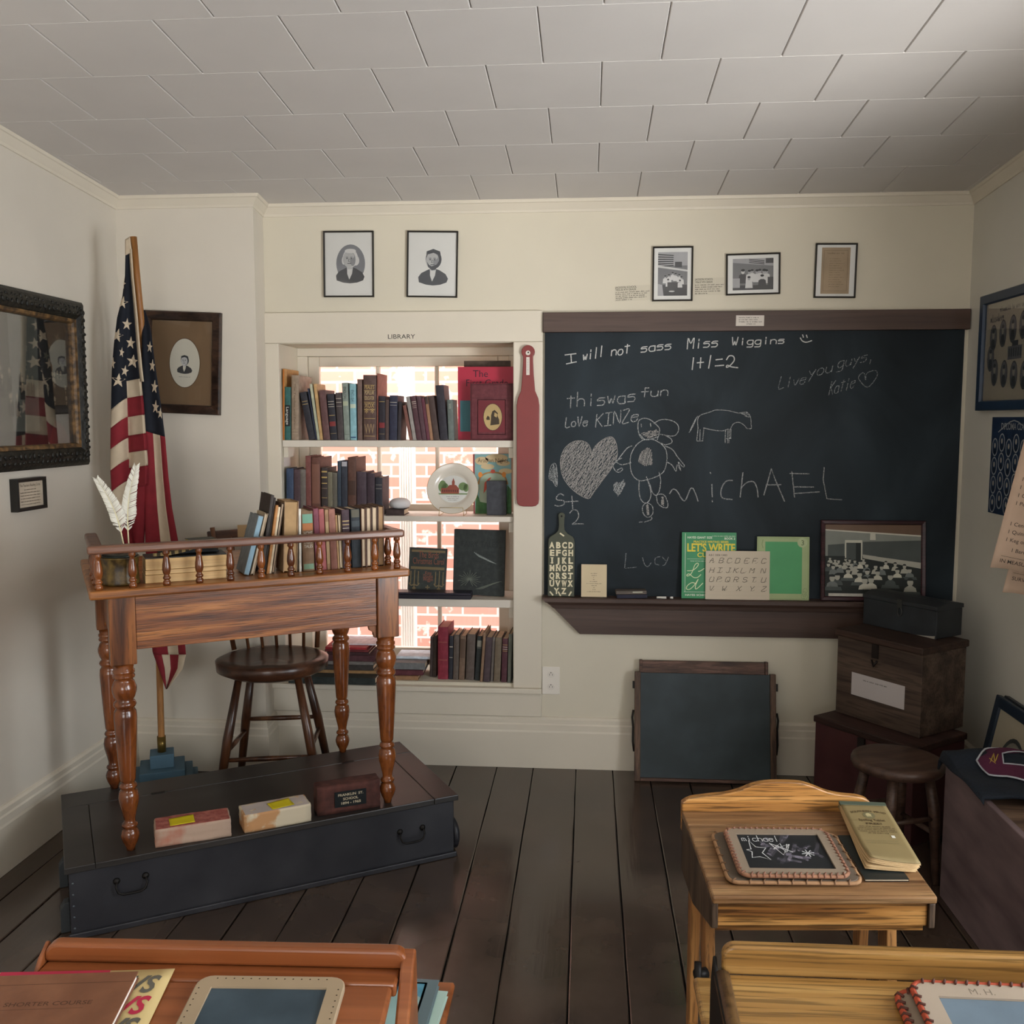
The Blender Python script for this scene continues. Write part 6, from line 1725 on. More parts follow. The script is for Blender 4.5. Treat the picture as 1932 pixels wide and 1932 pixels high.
# curved back board
w_ = Ws; up = [(-.006, zb - .03), (-.006, zb + .028)]
prof = [(0, .0), (0, .022), (.02, .035), (.06, .042), (.10, .047), (.13, .056), (.16, .07), (.19, .078), (.23, .08), (.27, .077), (.30, .067), (.33, .053), (.36, .045), (.40, .040), (.425, .030), (.436, .012), (.436, 0)]
pl_ = [(x * w_ / .436, zb + z * .88) for x, z in smooth(prof[1:-1], 3)]
MB().prism([(0, zb - .05)] + pl_ + [(w_, zb - .05)], Db + .0005, Db + .02, 'xz').build('back_board', oak, sd, bevel=.003)
MB().box(.012, Ws - .014, .012, .026, zf - .066, zf - .0165).build('front_apron', oak, sd, bevel=.002)
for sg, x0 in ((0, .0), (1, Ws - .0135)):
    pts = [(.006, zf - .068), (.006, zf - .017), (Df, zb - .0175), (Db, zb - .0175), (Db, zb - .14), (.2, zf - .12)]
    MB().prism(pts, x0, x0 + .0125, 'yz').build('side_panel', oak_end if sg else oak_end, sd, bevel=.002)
MB().box(.013, Ws - .014, .03, Db, zf - .085, zf - .075).build('book_shelf', oak, sd)
for x0 in (.016, Ws - .04):
    MB().prism([(.09, 0), (.13, 0), (.2, zf - .125), (.2, zf - .086), (.15, zf - .086)], x0, x0 + .022, 'yz').build('leg', oakz, sd, bevel=.003)
    MB().prism([(.30, 0), (.335, 0), (.335, zb - .1), (.29, zb - .1)], x0, x0 + .022, 'yz').build('leg', oakz, sd, bevel=.003)
    MB().box(x0 + .002, x0 + .02, .128, .302, .08, .1).build('stretcher', oakz, sd)
mb = MB().tube([(-.008, .11, .33), (.016, .12, .33)], .012, 10); mb.tube([(-.004, .11, .36), (-.006, .1, .33), (-.002, .1, .29)], .008, 8)
mb.build('iron_bolt', iron, sd)
Msd = Matrix.Translation((SD0.x, SD0.y, 0)) @ Matrix.Rotation(R(as_), 4, 'Z')
nS = (Msd.to_3x3() @ Vector((0, -math.sin(sl), math.cos(sl)))); oS = Msd @ Vector((0, 0, zf))
def lie(cx, cy, rz, lift=0.0):
    """matrix lying on the school desk's slope, given desk-local x,y"""
    return Msd @ T_ @ Matrix.Translation((cx, cy, lift)) @ Matrix.Rotation(R(rz), 4, 'Z')
def loc_on(px_, lift=0):
    p = P(*px_, n=nS, o=oS + nS * lift); return (Msd @ T_).inverted() @ p
lace_or = (pm('#8f654c', .8, var=.2, vs=60), pm('#75503f', .8))
lace_tan = (pm('#96714f', .8, var=.15, vs=60), pm('#6d5139', .8))
def quad_lie(pts, lift):
    a = [loc_on(p, lift) for p in pts]
    c_ = sum(a, Vector()) / 4; u = (a[1] - a[0] + a[2] - a[3]); v = (a[0] - a[3] + a[1] - a[2])
    return c_, u.length / 2, v.length / 2, math.degrees(math.atan2(u.y, u.x))
# underneath: brown framed slate, edge only in view
c_, W_, H, rz = quad_lie([(1345, 1573), (1575, 1577), (1622, 1668), (1375, 1668)], .004)
slate_thing('writing_slate', 'lower slate with a dull brown frame, under the chalked slate on the scalloped desk', lie(c_.x, c_.y, rz, .003), W_, H, .03, pm('#5f5245', .6, var=.1), pm('#23282a', .5), lace_tan, th=.008, lace_step=.03)
c_, W_, H, rz = quad_lie([(1372, 1571), (1562, 1574), (1594, 1660), (1392, 1659)], .012)
def marks(mb, T_, W_, H):
    X = lambda u: (-.5 + (u - 352) / 505) * (W_ - .045); Z = lambda v: (.5 - (v - 450) / 175) * (H - .045)
    def S(pts, wd=.0022): mb.stroke([(X(u), Z(v)) for u, v in pts], wd, .0006, 0, T_)
    for st in hand('michael', X(372), X(600), Z(484), .023, -.02): mb.stroke(st, .0015, .0006, 0, T_)
    S([(378, 530), (405, 527), (412, 480), (440, 515), (500, 520), (465, 545), (500, 580), (440, 565), (392, 570), (405, 540), (378, 530)])
    S([(535, 495), (655, 540)]); S([(535, 495), (590, 555), (650, 500), (545, 525), (575, 505), (620, 540), (655, 500)]); S([(550, 525), (600, 495), (610, 545), (640, 500)])
    for a in range(8):
        r0 = .013; cx_, cz_ = X(745), Z(545); t = R(a * 45 + 10)
        mb.stroke([(cx_, cz_), (cx_ + r0 * math.cos(t), cz_ + r0 * math.sin(t))], .002, .0006, 0, T_)
    rn = random.Random(8)
    for k in range(26):
        u = rn.uniform(480, 820); v = rn.uniform(470, 600)
        mb.stroke([(X(u), Z(v)), (X(min(850, u + rn.uniform(30, 70))), Z(v - rn.uniform(-20, 45)))], .008, .0002 + k * .00001, 1, T_)
slate_thing('writing_slate', 'slate with orange laced edge, chalked with a name and three stars', lie(c_.x, c_.y, rz, .0162), W_, H, .021, pm('#847462', .6, var=.08), pm('#1b1d1f', .5), lace_or, marks, (chalk_hard, chalk('chalk_smear', '#857e88', .3, 60)), th=.008, lace_step=.013)
# black notebook and the tan spelling tablet
c_, W_, H, rz = quad_lie([(1590, 1577), (1660, 1577), (1712, 1660), (1622, 1660)], .004)
o = thing('notebook', 'black covered notebook lying under the spelling tablet', 'book', M=lie(c_.x, c_.y, rz, .0004))
MB().box(-W_ / 2, W_ / 2, -H / 2, H / 2, 0, .001).box(-W_ / 2, W_ / 2, -H / 2, H / 2, .004, .005).build('cover', pm('#1f2322', .35), o)
MB().box(-W_ / 2 + .001, W_ / 2 - .001, -H / 2 + .001, H / 2 - .001, .0012, .0038).build('pages', page_mat, o)
lf = .009
q0 = [(1579, 1519), (1672, 1524), (1733, 1633), (1645, 1632)]
c_, W_, H, rz = quad_lie(q0, .016)
o = thing('writing_tablet', 'khaki spelling tablet with curled pages on the scalloped desk', 'tablet', M=lie(c_.x, c_.y, rz, lf) @ Matrix.Rotation(R(1.0), 4, 'X'))
def curl(u, v, z0): 
    return (W_ * (u - .5), H * (v - .5), z0 + .012 * max(0, 1 - v * 3) ** 2 * (1 - u) ** 2 * (1 if z0 > .006 else .3))
mb = MB()
for k in range(7):
    z0 = .0012 + k * .0017; sh = .004 * math.sin(k * 2.1)
    mb.grid(lambda u, v: (curl(u, v, z0)[0] - .004 * (6 - k) * (1 - v) * .5 + sh * .3, curl(u, v, z0)[1] - .0014 * (6 - k), curl(u, v, z0)[2]), 8, 10)
mb.build('pages', pm('#b3966c', .8, var=.1), o, solid=.0015)
mb = MB().grid(lambda u, v: curl(u, v, .0145), 10, 12); mb.build('cover', pm('#7e6d48', .7, var=.05), o, solid=.0007)
MB().box(-W_ / 2 - .0005, W_ / 2 + .0005, H / 2 - .012, H / 2 + .001, .0002, .0165).build('binding_strip', pm('#4a5244', .6), o)
mb = MB(); T2 = Matrix.Translation((0, 0, .0155)) @ Matrix.Rotation(R(-90), 4, 'X')
ink = 0
for i, ch in enumerate('SOUTHERN MAID'):
    t = (i - 6) / 6; mb.text(ch, t * W_ * .35, H * (.325 - .03 * t * t), .0105, 0, 0, align='CENTER', T=T2, bold=.01)
mb.oval(0, H * .265, .013, .014, 0, 1, T2); mb.oval(-.001, H * .27, .006, .008, .0002, 2, T2); mb.flat([(-.007, H * .236), (.006, H * .236), (.003, H * .252), (-.004, H * .252)], .0002, 2, T2)
mb.text('Spelling Tablet', 0, H * .165, .0125, 0, 0, align='CENTER', fit=W_ * .56, bold=.015, T=T2); mb.text('FREE!', 0, H * .105, .0105, 0, 0, align='CENTER', fit=W_ * .34, bold=.02, T=T2)
mb.rect(-W_ * .48, -W_ * .32, H * .17, H * .173, 0, 0, T2)
for k, wd in enumerate((.34, .4, .4, .38, .22)): mb.scrawl(-wd * W_, wd * W_, H * (.065 - .028 * k), .0042, 0, 0, T2, seed=k)
for k in range(2): mb.scrawl(-.36 * W_, .3 * W_, -H * (.17 + .035 * k), .003, 0, 1, T2, seed=k)
mb.rect(W_ * .22, W_ * .29, -H * .115, -H * .075, .0002, 3, T2)
mb.build('print', [pm('#4a3a22', .7), pm('#6b6345', .7), pm('#a79a70', .7), pm('#c8c4b8', .6)], o)

# front right desk
varn = wood('yellow_oak', '#6a4a20', '#946d39', '#ad8850', 'X', 20, .3, .03, 1.0, .3, .5, .45)
FR0 = Vector((.216, 1.447, .68))
fd = thing('school_desk', 'yellow oak school desk at the lower right with a plain straight back rail', 'desk', (FR0.x, FR0.y, 0), .8)
Wd = .62
def rail(mb, w_, z0, z1, y0, y1, r_=.02):
    pts = [(0, z0)] + [(r_ - r_ * math.cos(R(a)), z1 - r_ + r_ * math.sin(R(a))) for a in range(0, 91, 15)] + [(w_ - r_ + r_ * math.sin(R(a)), z1 - r_ + r_ * math.cos(R(a))) for a in range(0, 91, 15)] + [(w_, z0)]
    return mb.prism(pts, y0, y1, 'xz')
rail(MB(), Wd, .632, .68, -.016, .004).build('back_rail', varn, fd, bevel=.005, seg=3)
sl2 = R(7)
Tt = Matrix.Translation((0, -.018, .636)) @ Matrix.Rotation(sl2, 4, 'X')
MB().box(.006, Wd - .006, -.40, 0, -.018, 0, 0, Tt).build('writing_top', varn, fd, bevel=.004)
endw = wood('varnished_side', '#3b2a18', '#5a4125', '#6d5130', 'Z', 16, .4, .08, 1, .2, .4, .3)
for x0 in (-.012, Wd - .008):
    pts = [(.0, .655), (-.02, .64), (-.40, .585), (-.42, .57), (-.40, .54), (-.12, .56), (-.06, .5), (-.05, .05), (-.14, .0), (.12, 0), (.03, .05), (.02, .6)]
    MB().prism([(y, z) for y, z in pts], x0 - .001, x0 + .005 if x0 < 0 else x0 + .02, 'yz').build('side_standard', iron, fd, bevel=.002)
MB().tube([(-.001, -.02, .632), (-.001, -.2, .607), (-.001, -.4, .583)], .013, 10).build('side_moulding', endw, fd)
MB().box(.012, Wd - .03, -.36, -.03, .535, .547).build('book_shelf', varn, fd)
o = thing('seat_board', 'light oak folding seat board in front of the yellow oak desk, mostly hidden', 'seat', (.204, 1.70, .44), 0)
MB().box(0, .36, -.16, .012, .0, .018).build('board', varn, o, bevel=.008, seg=3)
MB().prism([(-.1, -.44), (.0, -.44), (-.03, -.06), (-.03, -.0005), (-.1, -.0005)], .05, .062, 'yz').build('bracket', iron, o); MB().prism([(-.1, -.44), (.0, -.44), (-.03, -.06), (-.03, -.0005), (-.1, -.0005)], .3, .312, 'yz').build('bracket', iron, o)
Mfd = Matrix.Translation((FR0.x, FR0.y, 0)) @ Matrix.Rotation(R(.8), 4, 'Z')
nF = Mfd.to_3x3() @ Vector((0, -math.sin(sl2), math.cos(sl2))); oF = Mfd @ Vector((0, -.018, .636))
def locF(px_, M0, n_, o_, T0, lift=0):
    p = P(*px_, n=n_, o=o_ + n_ * lift); return (M0 @ T0).inverted() @ p
a_ = locF((1716, 1866), Mfd, nF, oF, Tt, .012); b__ = locF((1900, 1874), Mfd, nF, oF, Tt, .012)
rzf = math.degrees(math.atan2(b__.y - a_.y, b__.x - a_.x))
W_, H = .26, .185
lace_red = (pm('#a8482f', .75, var=.12, vs=60), pm('#4b2a20', .8))
Ma = Mfd @ Tt @ Matrix.Translation((a_.x, a_.y, 0)) @ Matrix.Rotation(R(rzf), 4, 'Z')
slate_thing('writing_slate', 'lower slate edged with red brown lacing under the red laced slate, front right', Ma @ Matrix.Translation((W_ / 2 - .022, -H / 2 - .006, .0045)), W_, H, .026, pm('#8a7a68', .6, var=.08), pm('#3c464f', .4), lace_red, th=.008, lace_step=.013, lr=.0055)
def marks2(mb, T_, W_, H): pass
o = slate_thing('writing_slate', 'topmost red laced slate with a pencilled name on its frame, front right', Ma @ Matrix.Translation((W_ / 2, -H / 2, .0185)), W_, H, .03, pm('#9c8d7c', .6, var=.06), pm('#66747f', .25), lace_red, th=.008, lace_step=.016, lr=.0048)  # panel colour lightened for dust and to stand for a bright reflection
mb = MB(); T_ = Matrix.Translation((0, 0, .0081)) @ Matrix.Rotation(R(-90), 4, 'X')
mb.text('M.Hale', -W_ * .1, H / 2 - .0245, .016, 0, 0, T=T_) if False else mb.text('M. H.', -W_ * .2, H / 2 - .0235, .017, 0, 0, T=T_)
mb.build('lettering', pm('#6f6355', .7), o)

# front left desk
redw = wood('red_varnish', '#753f1e', '#91542f', '#a66a41', 'X', 7, .27, .03, .8, .1, .5, .12)
FL0 = Vector((-.868, 1.398, .66))
ld = thing('school_desk', 'reddish varnished school desk at the lower left with books and a slate', 'desk', (FL0.x, FL0.y, 0), 2.4)
Wl = .588
rail(MB(), Wl, .628, .66, -.012, .012, .022).build('back_rail', redw, ld, bevel=.006, seg=3)
MB().box(.002, Wl - .012, -.05, .011, .606, .6275).build('pencil_ledge', redw, ld, bevel=.004)
sl3 = R(6)
Tl = Matrix.Translation((0, -.051, .6265)) @ Matrix.Rotation(sl3, 4, 'X')
MB().box(-.012, Wl - .018, -.36, 0, -.018, 0, 0, Tl).build('writing_top', redw, ld, bevel=.005)
arm = MB().prism([(.012, .65), (.006, .655), (-.02, .64), (-.1, .56), (-.26, .50), (-.26, .47), (-.08, .5), (-.02, .42), (-.03, .05), (-.14, 0), (.14, 0), (.05, .05), (.03, .45)], Wl - .010, Wl + .012, 'yz').build('side_standard', redw, ld, bevel=.006)
MB().prism([(.012, .65), (.006, .655), (-.02, .64), (-.1, .56), (-.26, .50), (-.26, .47), (-.08, .5), (-.02, .42), (-.03, .05), (-.14, 0), (.14, 0), (.05, .05), (.03, .45)], -.006, .0012, 'yz').build('side_standard', redw, ld, bevel=.003)
MB().box(.012, Wl - .022, -.34, -.03, .52, .532).build('book_shelf', oak, ld)
Mld = Matrix.Translation((FL0.x, FL0.y, 0)) @ Matrix.Rotation(R(2.4), 4, 'Z')
nL = Mld.to_3x3() @ Vector((0, -math.sin(sl3), math.cos(sl3))); oL = Mld @ Vector((0, -.051, .6265))
def lq(pts, lift):
    a = [locF(p, Mld, nL, oL, Tl, lift) for p in pts]; return a
a = lq([(378, 1839), (657, 1836)], .009)
W_ = (a[1] - a[0]).length; rz = math.degrees(math.atan2(a[1].y - a[0].y, a[1].x - a[0].x)); H = W_ * .74
Ms = Mld @ Tl @ Matrix.Translation((a[0].x, a[0].y, .0005)) @ Matrix.Rotation(R(rz - 2), 4, 'Z')
o = slate_thing('writing_slate', 'blank slate with a pale holed wooden frame on the reddish desk', Ms @ Matrix.Translation((W_ / 2, -H / 2, 0)), W_, H, .026, pm('#9d8a70', .5, var=.08), specked('blank_slate', '#2c3b45', '#44545f', scale=9, lo=.35, hi=.75, rough=.42, bump=.05), th=.009, rad=.022)
mb = MB(); T_ = Matrix.Translation((0, 0, .0091)) @ Matrix.Rotation(R(-90), 4, 'X')
for k in range(14): mb.oval(-W_ / 2 + .03 + (W_ - .06) * k / 13, H / 2 - .008, .0014, .0014, 0, 0, T_, 8); mb.oval(-W_ / 2 + .03 + (W_ - .06) * k / 13, -H / 2 + .008, .0014, .0014, 0, 0, T_, 8)
for k in range(10):
    for sg in (-1, 1): mb.oval(sg * (W_ / 2 - .008), H / 2 - .03 - (H - .06) * k / 9, .0014, .0014, 0, 0, T_, 8)
mb.build('holes', pm('#3b2c1d', .8), o)
# news magazine and the brown notebook
a = lq([(0, 1838), (330, 1828), (283, 1932)], .004)
u = (a[1] - a[0]); rz = math.degrees(math.atan2(u.y, u.x)); W_ = u.length + .03; H = .245
Mn = Mld @ Tl @ Matrix.Translation((a[1].x, a[1].y, .0004)) @ Matrix.Rotation(R(rz - 1), 4, 'Z')
o = thing('magazine', 'cream magazine printed NEWS in grey and red under the brown notebook', 'magazine', M=Mn)
def fnm(u_, v_): return (-W_ * (1 - u_), -H * (1 - v_), .0022 + .006 * max(0, u_ * 1.4 - .9) ** 2 * v_ * v_)
MB().grid(fnm, 14, 10).build('cover', pm('#c9b27c', .5, var=.06), o, solid=.0012)
MB().box(-W_ + .002, -.012, -H + .002, -.003, .0002, .0014).build('pages', page_white, o)
mb = MB(); T_ = Matrix.Translation((0, 0, .0042)) @ Matrix.Rotation(R(-90), 4, 'X')
for k, mi in enumerate((0, 1, 0, 1)): mb.text('NEWS', -.014, -.052 - k * .046, .052, 0, mi, align='RIGHT', T=T_, bold=.03, shear=.25, xs=.82)
mb.rect(-W_ + .03, -.10, -.012, -.001, 0, 1, T_)
mb.build('lettering', [pm('#5d5a50', .5), pm('#b32745', .5)], o)
a = lq([(0, 1850), (262, 1838)], .014)
u = a[1] - a[0]; rz = math.degrees(math.atan2(u.y, u.x)); W_ = u.length + .02; H = .2
Mn = Mld @ Tl @ Matrix.Translation((a[1].x, a[1].y, .0062)) @ Matrix.Rotation(R(rz - 1), 4, 'Z')
o = thing('notebook', 'worn brown leather covered book lying on the magazine, lower left', 'book', M=Mn)
lea = specked('brown_leather', '#6f4630', '#84573d', scale=18, lo=.35, hi=.75, rough=.33, bump=.08)
MB().box(-W_, 0, -H, 0, 0, .0018).box(-W_, 0, -H, 0, .0115, .0135).build('cover', lea, o, bevel=.0008)
MB().box(-W_ + .002, -.003, -H + .003, -.003, .002, .0113).build('pages', page_white, o)
mb = MB(); T_ = Matrix.Translation((0, 0, .0136)) @ Matrix.Rotation(R(-90), 4, 'X')
mb.text('SHORTER COURSE', -W_ * .48, -.07, .012, 0, 0, align='CENTER', fit=W_ * .56, bold=.01, T=T_); mb.rect(-W_ * .78, -W_ * .24, -.0775, -.0768, 0, 0, T_); mb.rect(-W_, 0, -.0235, -.0225, 0, 0, T_)
mb.build('embossing', pm('#4f301f', .5), o)
# the books beside the desk, on a small oak bench
bn = thing('bench', 'low brown bench beside the reddish desk with blue books on it', 'bench', (-.43, 1.60, 0), 0)
MB().box(0, .185, -.13, .10, .415, .432).build('seat', redw, bn, bevel=.006)
for x in (.03, .155):
    for y in (.02, .08): MB().box(x - .012, x + .012, y - .012, y + .012, 0, .4148).build('leg', redw, bn, bevel=.002)
for k, (dx, dy, th, col, lab, rz) in enumerate(((-.33, 1.572, .012, '#a9c2b6', 'pale green book under the blue picture book on the bench', -3), (-.345, 1.58, .014, '#5d6f74', 'blue grey picture book on the bench beside the reddish desk', -1))):
    z0 = .4324 + k * .0126
    o = thing('book', lab, 'book', (dx, dy, z0), rz)
    MB().box(-.075, .075, -.1, .08, 0, .002).box(-.075, .075, -.1, .08, th - .002, th).box(-.075, -.073, -.1, .08, .002, th - .002).build('cover', pm(col, .4, var=.06), o, bevel=.0006)
    MB().box(-.0725, .072, -.098, .078, .0022, th - .0022).build('pages', page_white, o)
    if k:
        mb = MB(); T_ = Matrix.Translation((0, 0, th + .0003)) @ Matrix.Rotation(R(-90), 4, 'X')
        mb.rect(-.07, .055, -.09, .068, 0, 0, T_); mb.flat([(-.07, -.09), (.055, -.09), (.055, .02), (.02, .04), (-.03, .03), (-.07, .045)], .0002, 1, T_); mb.rings(.125, .158, [(0, -.0004), (.004, -.0004)], 2, T_ @ Matrix.Translation((-.0075, 0, -.011)))
        mb.build('cover_picture', [pm('#4f8da3', .4, var=.2, vs=30), pm('#8fb0ac', .4, var=.2), pm('#c9d0c0', .4)], o)
# ------------------------------------------------------------------ the long dark chest used as a platform
AD = 30.75
DO = Vector((-1.341, 2.6035, 0))
MD = Matrix.Translation(DO) @ Matrix.Rotation(R(AD), 4, 'Z')
MDi = MD.inverted()
def dl(px_, **k): return MDi @ P(*px_, **k)          # pixel -> desk coordinates
nD = MD.to_3x3() @ Vector((0, 1, 0))
def df(x, y, off): return MDi @ P(x, y, n=nD, o=MD @ Vector((0, off, 0)))
ZP = .22
pf = thing('platform_chest', 'long low black wooden chest with iron handles carrying the teacher\'s desk', 'chest', DO, AD)
blk = specked('black_chest_paint', '#222227', '#323236', scale=7, lo=.35, hi=.75, rough=.42, bump=.12)
blk_top = specked('black_lid_paint', '#282523', '#3a3633', scale=6, lo=.35, hi=.75, rough=.36, bump=.15, stretch=(.4, 1, 1))
PX0, PX1, PY0, PY1 = -.181, 1.04, -.028, .572
MB().box(PX0 + .01, PX1 - .012, PY0 + .012, PY1 - .01, .0, ZP - .0205).build('body', blk, pf, bevel=.003)
mb = MB().box(PX0 + .004, PX1 - .006, PY0 + .002, PY0 + .0115, .0, .018); mb.build('bottom_strip', blk, pf, bevel=.003)
lid = MB().box(PX0 + .082, PX1 - .088, PY0, PY1 - .132, ZP - .02, ZP).build('lid_panel', blk_top, pf, bevel=.0025)
MB().box(PX0, PX0 + .081, PY0, PY1 - .132, ZP - .02, ZP).build('lid_end', blk_top, pf, bevel=.0025)
MB().box(PX1 - .087, PX1, PY0, PY1 - .132, ZP - .02, ZP).build('lid_end', blk_top, pf, bevel=.0025)
MB().box(PX0, PX1, PY1 - .13, PY1, ZP - .02, ZP).build('rear_strip', blk_top, pf, bevel=.0025)
for x in (PX0 + .3, PX1 - .25):
    MB().box(x - .022, x + .022, PY1 - .137, PY1 - .125, ZP, ZP + .002).build('hinge', iron, pf)
for hx in (df(248, 1668, PY0 + .012), df(776, 1575, PY0 + .012)):
    x, z = hx.x, hx.z - .004; y = PY0 + .0115
    mb = MB()
    for sg in (-1, 1):
        mb.lathe([(.0105, 0), (.009, .003), (.005, .006), (.0001, .008)], 12, Matrix.Translation((x + sg * .04, y, z + .022)) @ Matrix.Rotation(R(90), 4, 'X'))
    path = [(x - .04, y - .009, z + .022)] + [(x - .043, y - .014, z + .008), (x - .037, y - .017, z - .008), (x - .024, y - .018, z - .014), (x, y - .018, z - .015), (x + .024, y - .018, z - .014), (x + .037, y - .017, z - .008), (x + .043, y - .014, z + .008), (x + .04, y - .009, z + .022)]
    mb.tube(path, .0034, 8); mb.build('handle', iron, pf)
mb = MB().lathe([(.012, -.012), (.05, -.012), (.056, -.006), (.056, .008), (.05, .012), (.012, .012)], 28, Matrix.Translation((PX1 + .004, .05, .0565)) @ Matrix.Rotation(R(90), 4, 'Y'))
mb.build('wheel', blk, pf)
for y in (.03, .33): MB().prism([(PX0 - .016, 0), (PX0 + .0095, 0), (PX0 + .0095, .09), (PX0 - .004, .09), (PX0 - .016, .07)], y, y + .035, 'xz').build('side_bracket', pm('#33373a', .5), pf, bevel=.002)
mb = MB()
rn = random.Random(2)
for k in range(5): mb.lathe([(.0035, 0), (.0028, .0015), (.0001, .0018)], 8, Matrix.Translation((PX0 + .02, PY0 + .0117, .03 + .034 * k)) @ Matrix.Rotation(R(90), 4, 'X'))
mb.build('nail_heads', pm('#5a6166', .4, metal=.6), pf)

# ------------------------------------------------------------------ teacher's desk
aged = wood('aged_pine', '#4a2818', '#7c4826', '#a86c3a', 'X', 24, .32, .05, 1.6, .35, .5, .5)
agedz = wood('aged_pine_upright', '#42220f', '#74421f', '#9a6130', 'Z', 12, .28, .12, 1.6, .15, .55, .35)
turned = wood('turned_leg', '#4c2613', '#6e3a19', '#8a4e24', 'Z', 9, .19, .3, 1.0, .05, .6, .25)
darkrail = wood('rail_wood', '#3d241b', '#633f30', '#825a44', 'X', 14, .32, .06, 1.2, .15, .5, .3)
td = thing('teacher_desk', 'old brown wooden teacher\'s desk with turned legs and a spindle gallery', 'desk', DO + Vector((0, 0, ZP)), AD)
def D(mb): 
    for v in mb.v: v.z -= ZP
    return mb
LP = [(0, .02), (.803, .02), (-.012, .552), (.803, .556)]
legp = [(.0005, .2205), (.012, .2205), (.014, .232), (.022, .248), (.026, .262), (.0265, .27), (.022, .284), (.016, .291), (.022, .294), (.0235, .299), (.021, .304), (.016, .308), (.0165, .318), (.021, .34), (.0275, .366), (.029, .384), (.026, .402), (.018, .409), (.024, .413), (.0255, .418), (.023, .424), (.017, .43), (.0205, .433), (.022, .44), (.026, .50), (.0305, .58), (.0325, .625), (.031, .645), (.025, .655), (.03, .66), (.0325, .666), (.030, .673), (.024, .679), (.03, .69), (.0345, .706), (.0345, .718), (.029, .734), (.0235, .742), (.030, .746), (.0315, .751), (.028, .757), (.031, .761), (.031, .768), (.027, .772), (.03, .788)]
for i, (x, y) in enumerate(LP):
    lg = D(MB().lathe(legp, 28, Matrix.Translation((x, y, 0)))).build('leg', turned, td)
    top = D(MB().box(x - .036, x + .036, y - .034, y + .034, .7885, .9925)).build('leg_block', agedz, lg, bevel=.003)
ap = MB().box(.0365, .7665, -.004, .016, .83, .9925); D(ap).build('front_apron', aged, td, bevel=.002)
D(MB().box(.0245, .7665, .555, .575, .83, .9925)).build('rear_apron', aged, td, bevel=.002)
D(MB().prism([(.0545, .83), (.5, .83), (.517, .80), (.517, .9925), (.0545, .9925)], -.024, -.006, 'yz')).build('side_apron', aged, td, bevel=.002)
D(MB().prism([(.0545, .80), (.07, .83), (.5, .83), (.52, .80), (.52, .9925), (.0545, .9925)], .80, .818, 'yz')).build('side_apron', aged, td, bevel=.002)
for x, sg in ((.0365, 1), (.7665, -1)):
    if sg < 0: D(MB().prism([(x, .8295), (x - .028, .8295), (x - .024, .815), (x - .012, .808), (x - .008, .79), (x, .788)], .0, .014, 'xz')).build('corner_bracket', agedz, td, bevel=.001)
top = D(MB().box(-.086, .862, -.062, .632, .9935, 1.019)).build('top', wood('desk_top_wood', '#6a3c1c', '#99602e', '#b87c44', 'X', 20, .34, .05, 1.2, .3, .5, .4), td, bevel=.007, seg=3)
GZ = 1.019
# gallery: rail on turned spindles along the front and both ends
def bar(pts, w_=.036, h_=.024, z=1.121, name='gallery_rail'):
    (xa, ya), (xb, yb) = pts
    if abs(xb - xa) > abs(yb - ya): mb = MB().box(xa, xb, ya - w_ / 2, ya + w_ / 2, z, z + h_)
    else: mb = MB().box(xa - w_ / 2, xa + w_ / 2, ya, yb, z, z + h_)
    return D(mb).build(name, darkrail, td, bevel=.007, seg=3)
bar([(-.086, -.036), (.848, -.036)]); bar([(-.062, -.017), (-.062, .30)]); bar([(.826, -.017), (.826, .30)])
spp = [(.0105, 0), (.0115, .006), (.0105, .012), (.007, .015), (.0105, .018), (.0115, .022), (.009, .026), (.007, .03), (.0105, .036), (.0125, .046), (.0115, .06), (.0085, .078), (.0062, .088), (.009, .091), (.0105, .095), (.009, .099), (.0105, .1018)]
sx_ = [-.059, .031, .123, .214, .303, .394, .484, .573, .663, .752]
for x in sx_ + [.826]: D(MB().lathe(spp, 14, Matrix.Translation((x, -.036, GZ + .0002)))).build('spindle', turned, td)
for x in (-.062, .826):
    for y in (.055, .145, .235): D(MB().lathe(spp, 14, Matrix.Translation((x, y, GZ + .0002)))).build('spindle', turned, td)

# ------------------------------------------------------------------ on the desk
def desk_thing(name, label, cat, x, y, z=GZ, rz=0, group=None, M=None):
    return thing(name, label, cat, M=MD @ Matrix.Translation((x, y, z + .0005)) @ Matrix.Rotation(R(rz), 4, 'Z') @ (M or Matrix()), group=group)
pot = desk_thing('ink_pot', 'round mottled brass coloured tin holding two white quills', 'pot', .004, .045)
pot_m = specked('mottled_tin', '#2e210d', '#70592a', scale=45, lo=.38, hi=.7, rough=.4, bump=.4)
MB().lathe([(.0005, 0), (.05, 0), (.054, .004), (.052, .01), (.0495, .05), (.052, .075), (.054, .078), (.054, .081), (.05, .081)], 32).build('tin', pot_m, pot)
MB().lathe([(.0495, .0812), (.051, .084), (.047, .088), (.015, .09), (.0145, .085), (.0005, .085)], 32).build('lid', pm('#20241f', .4), pot)
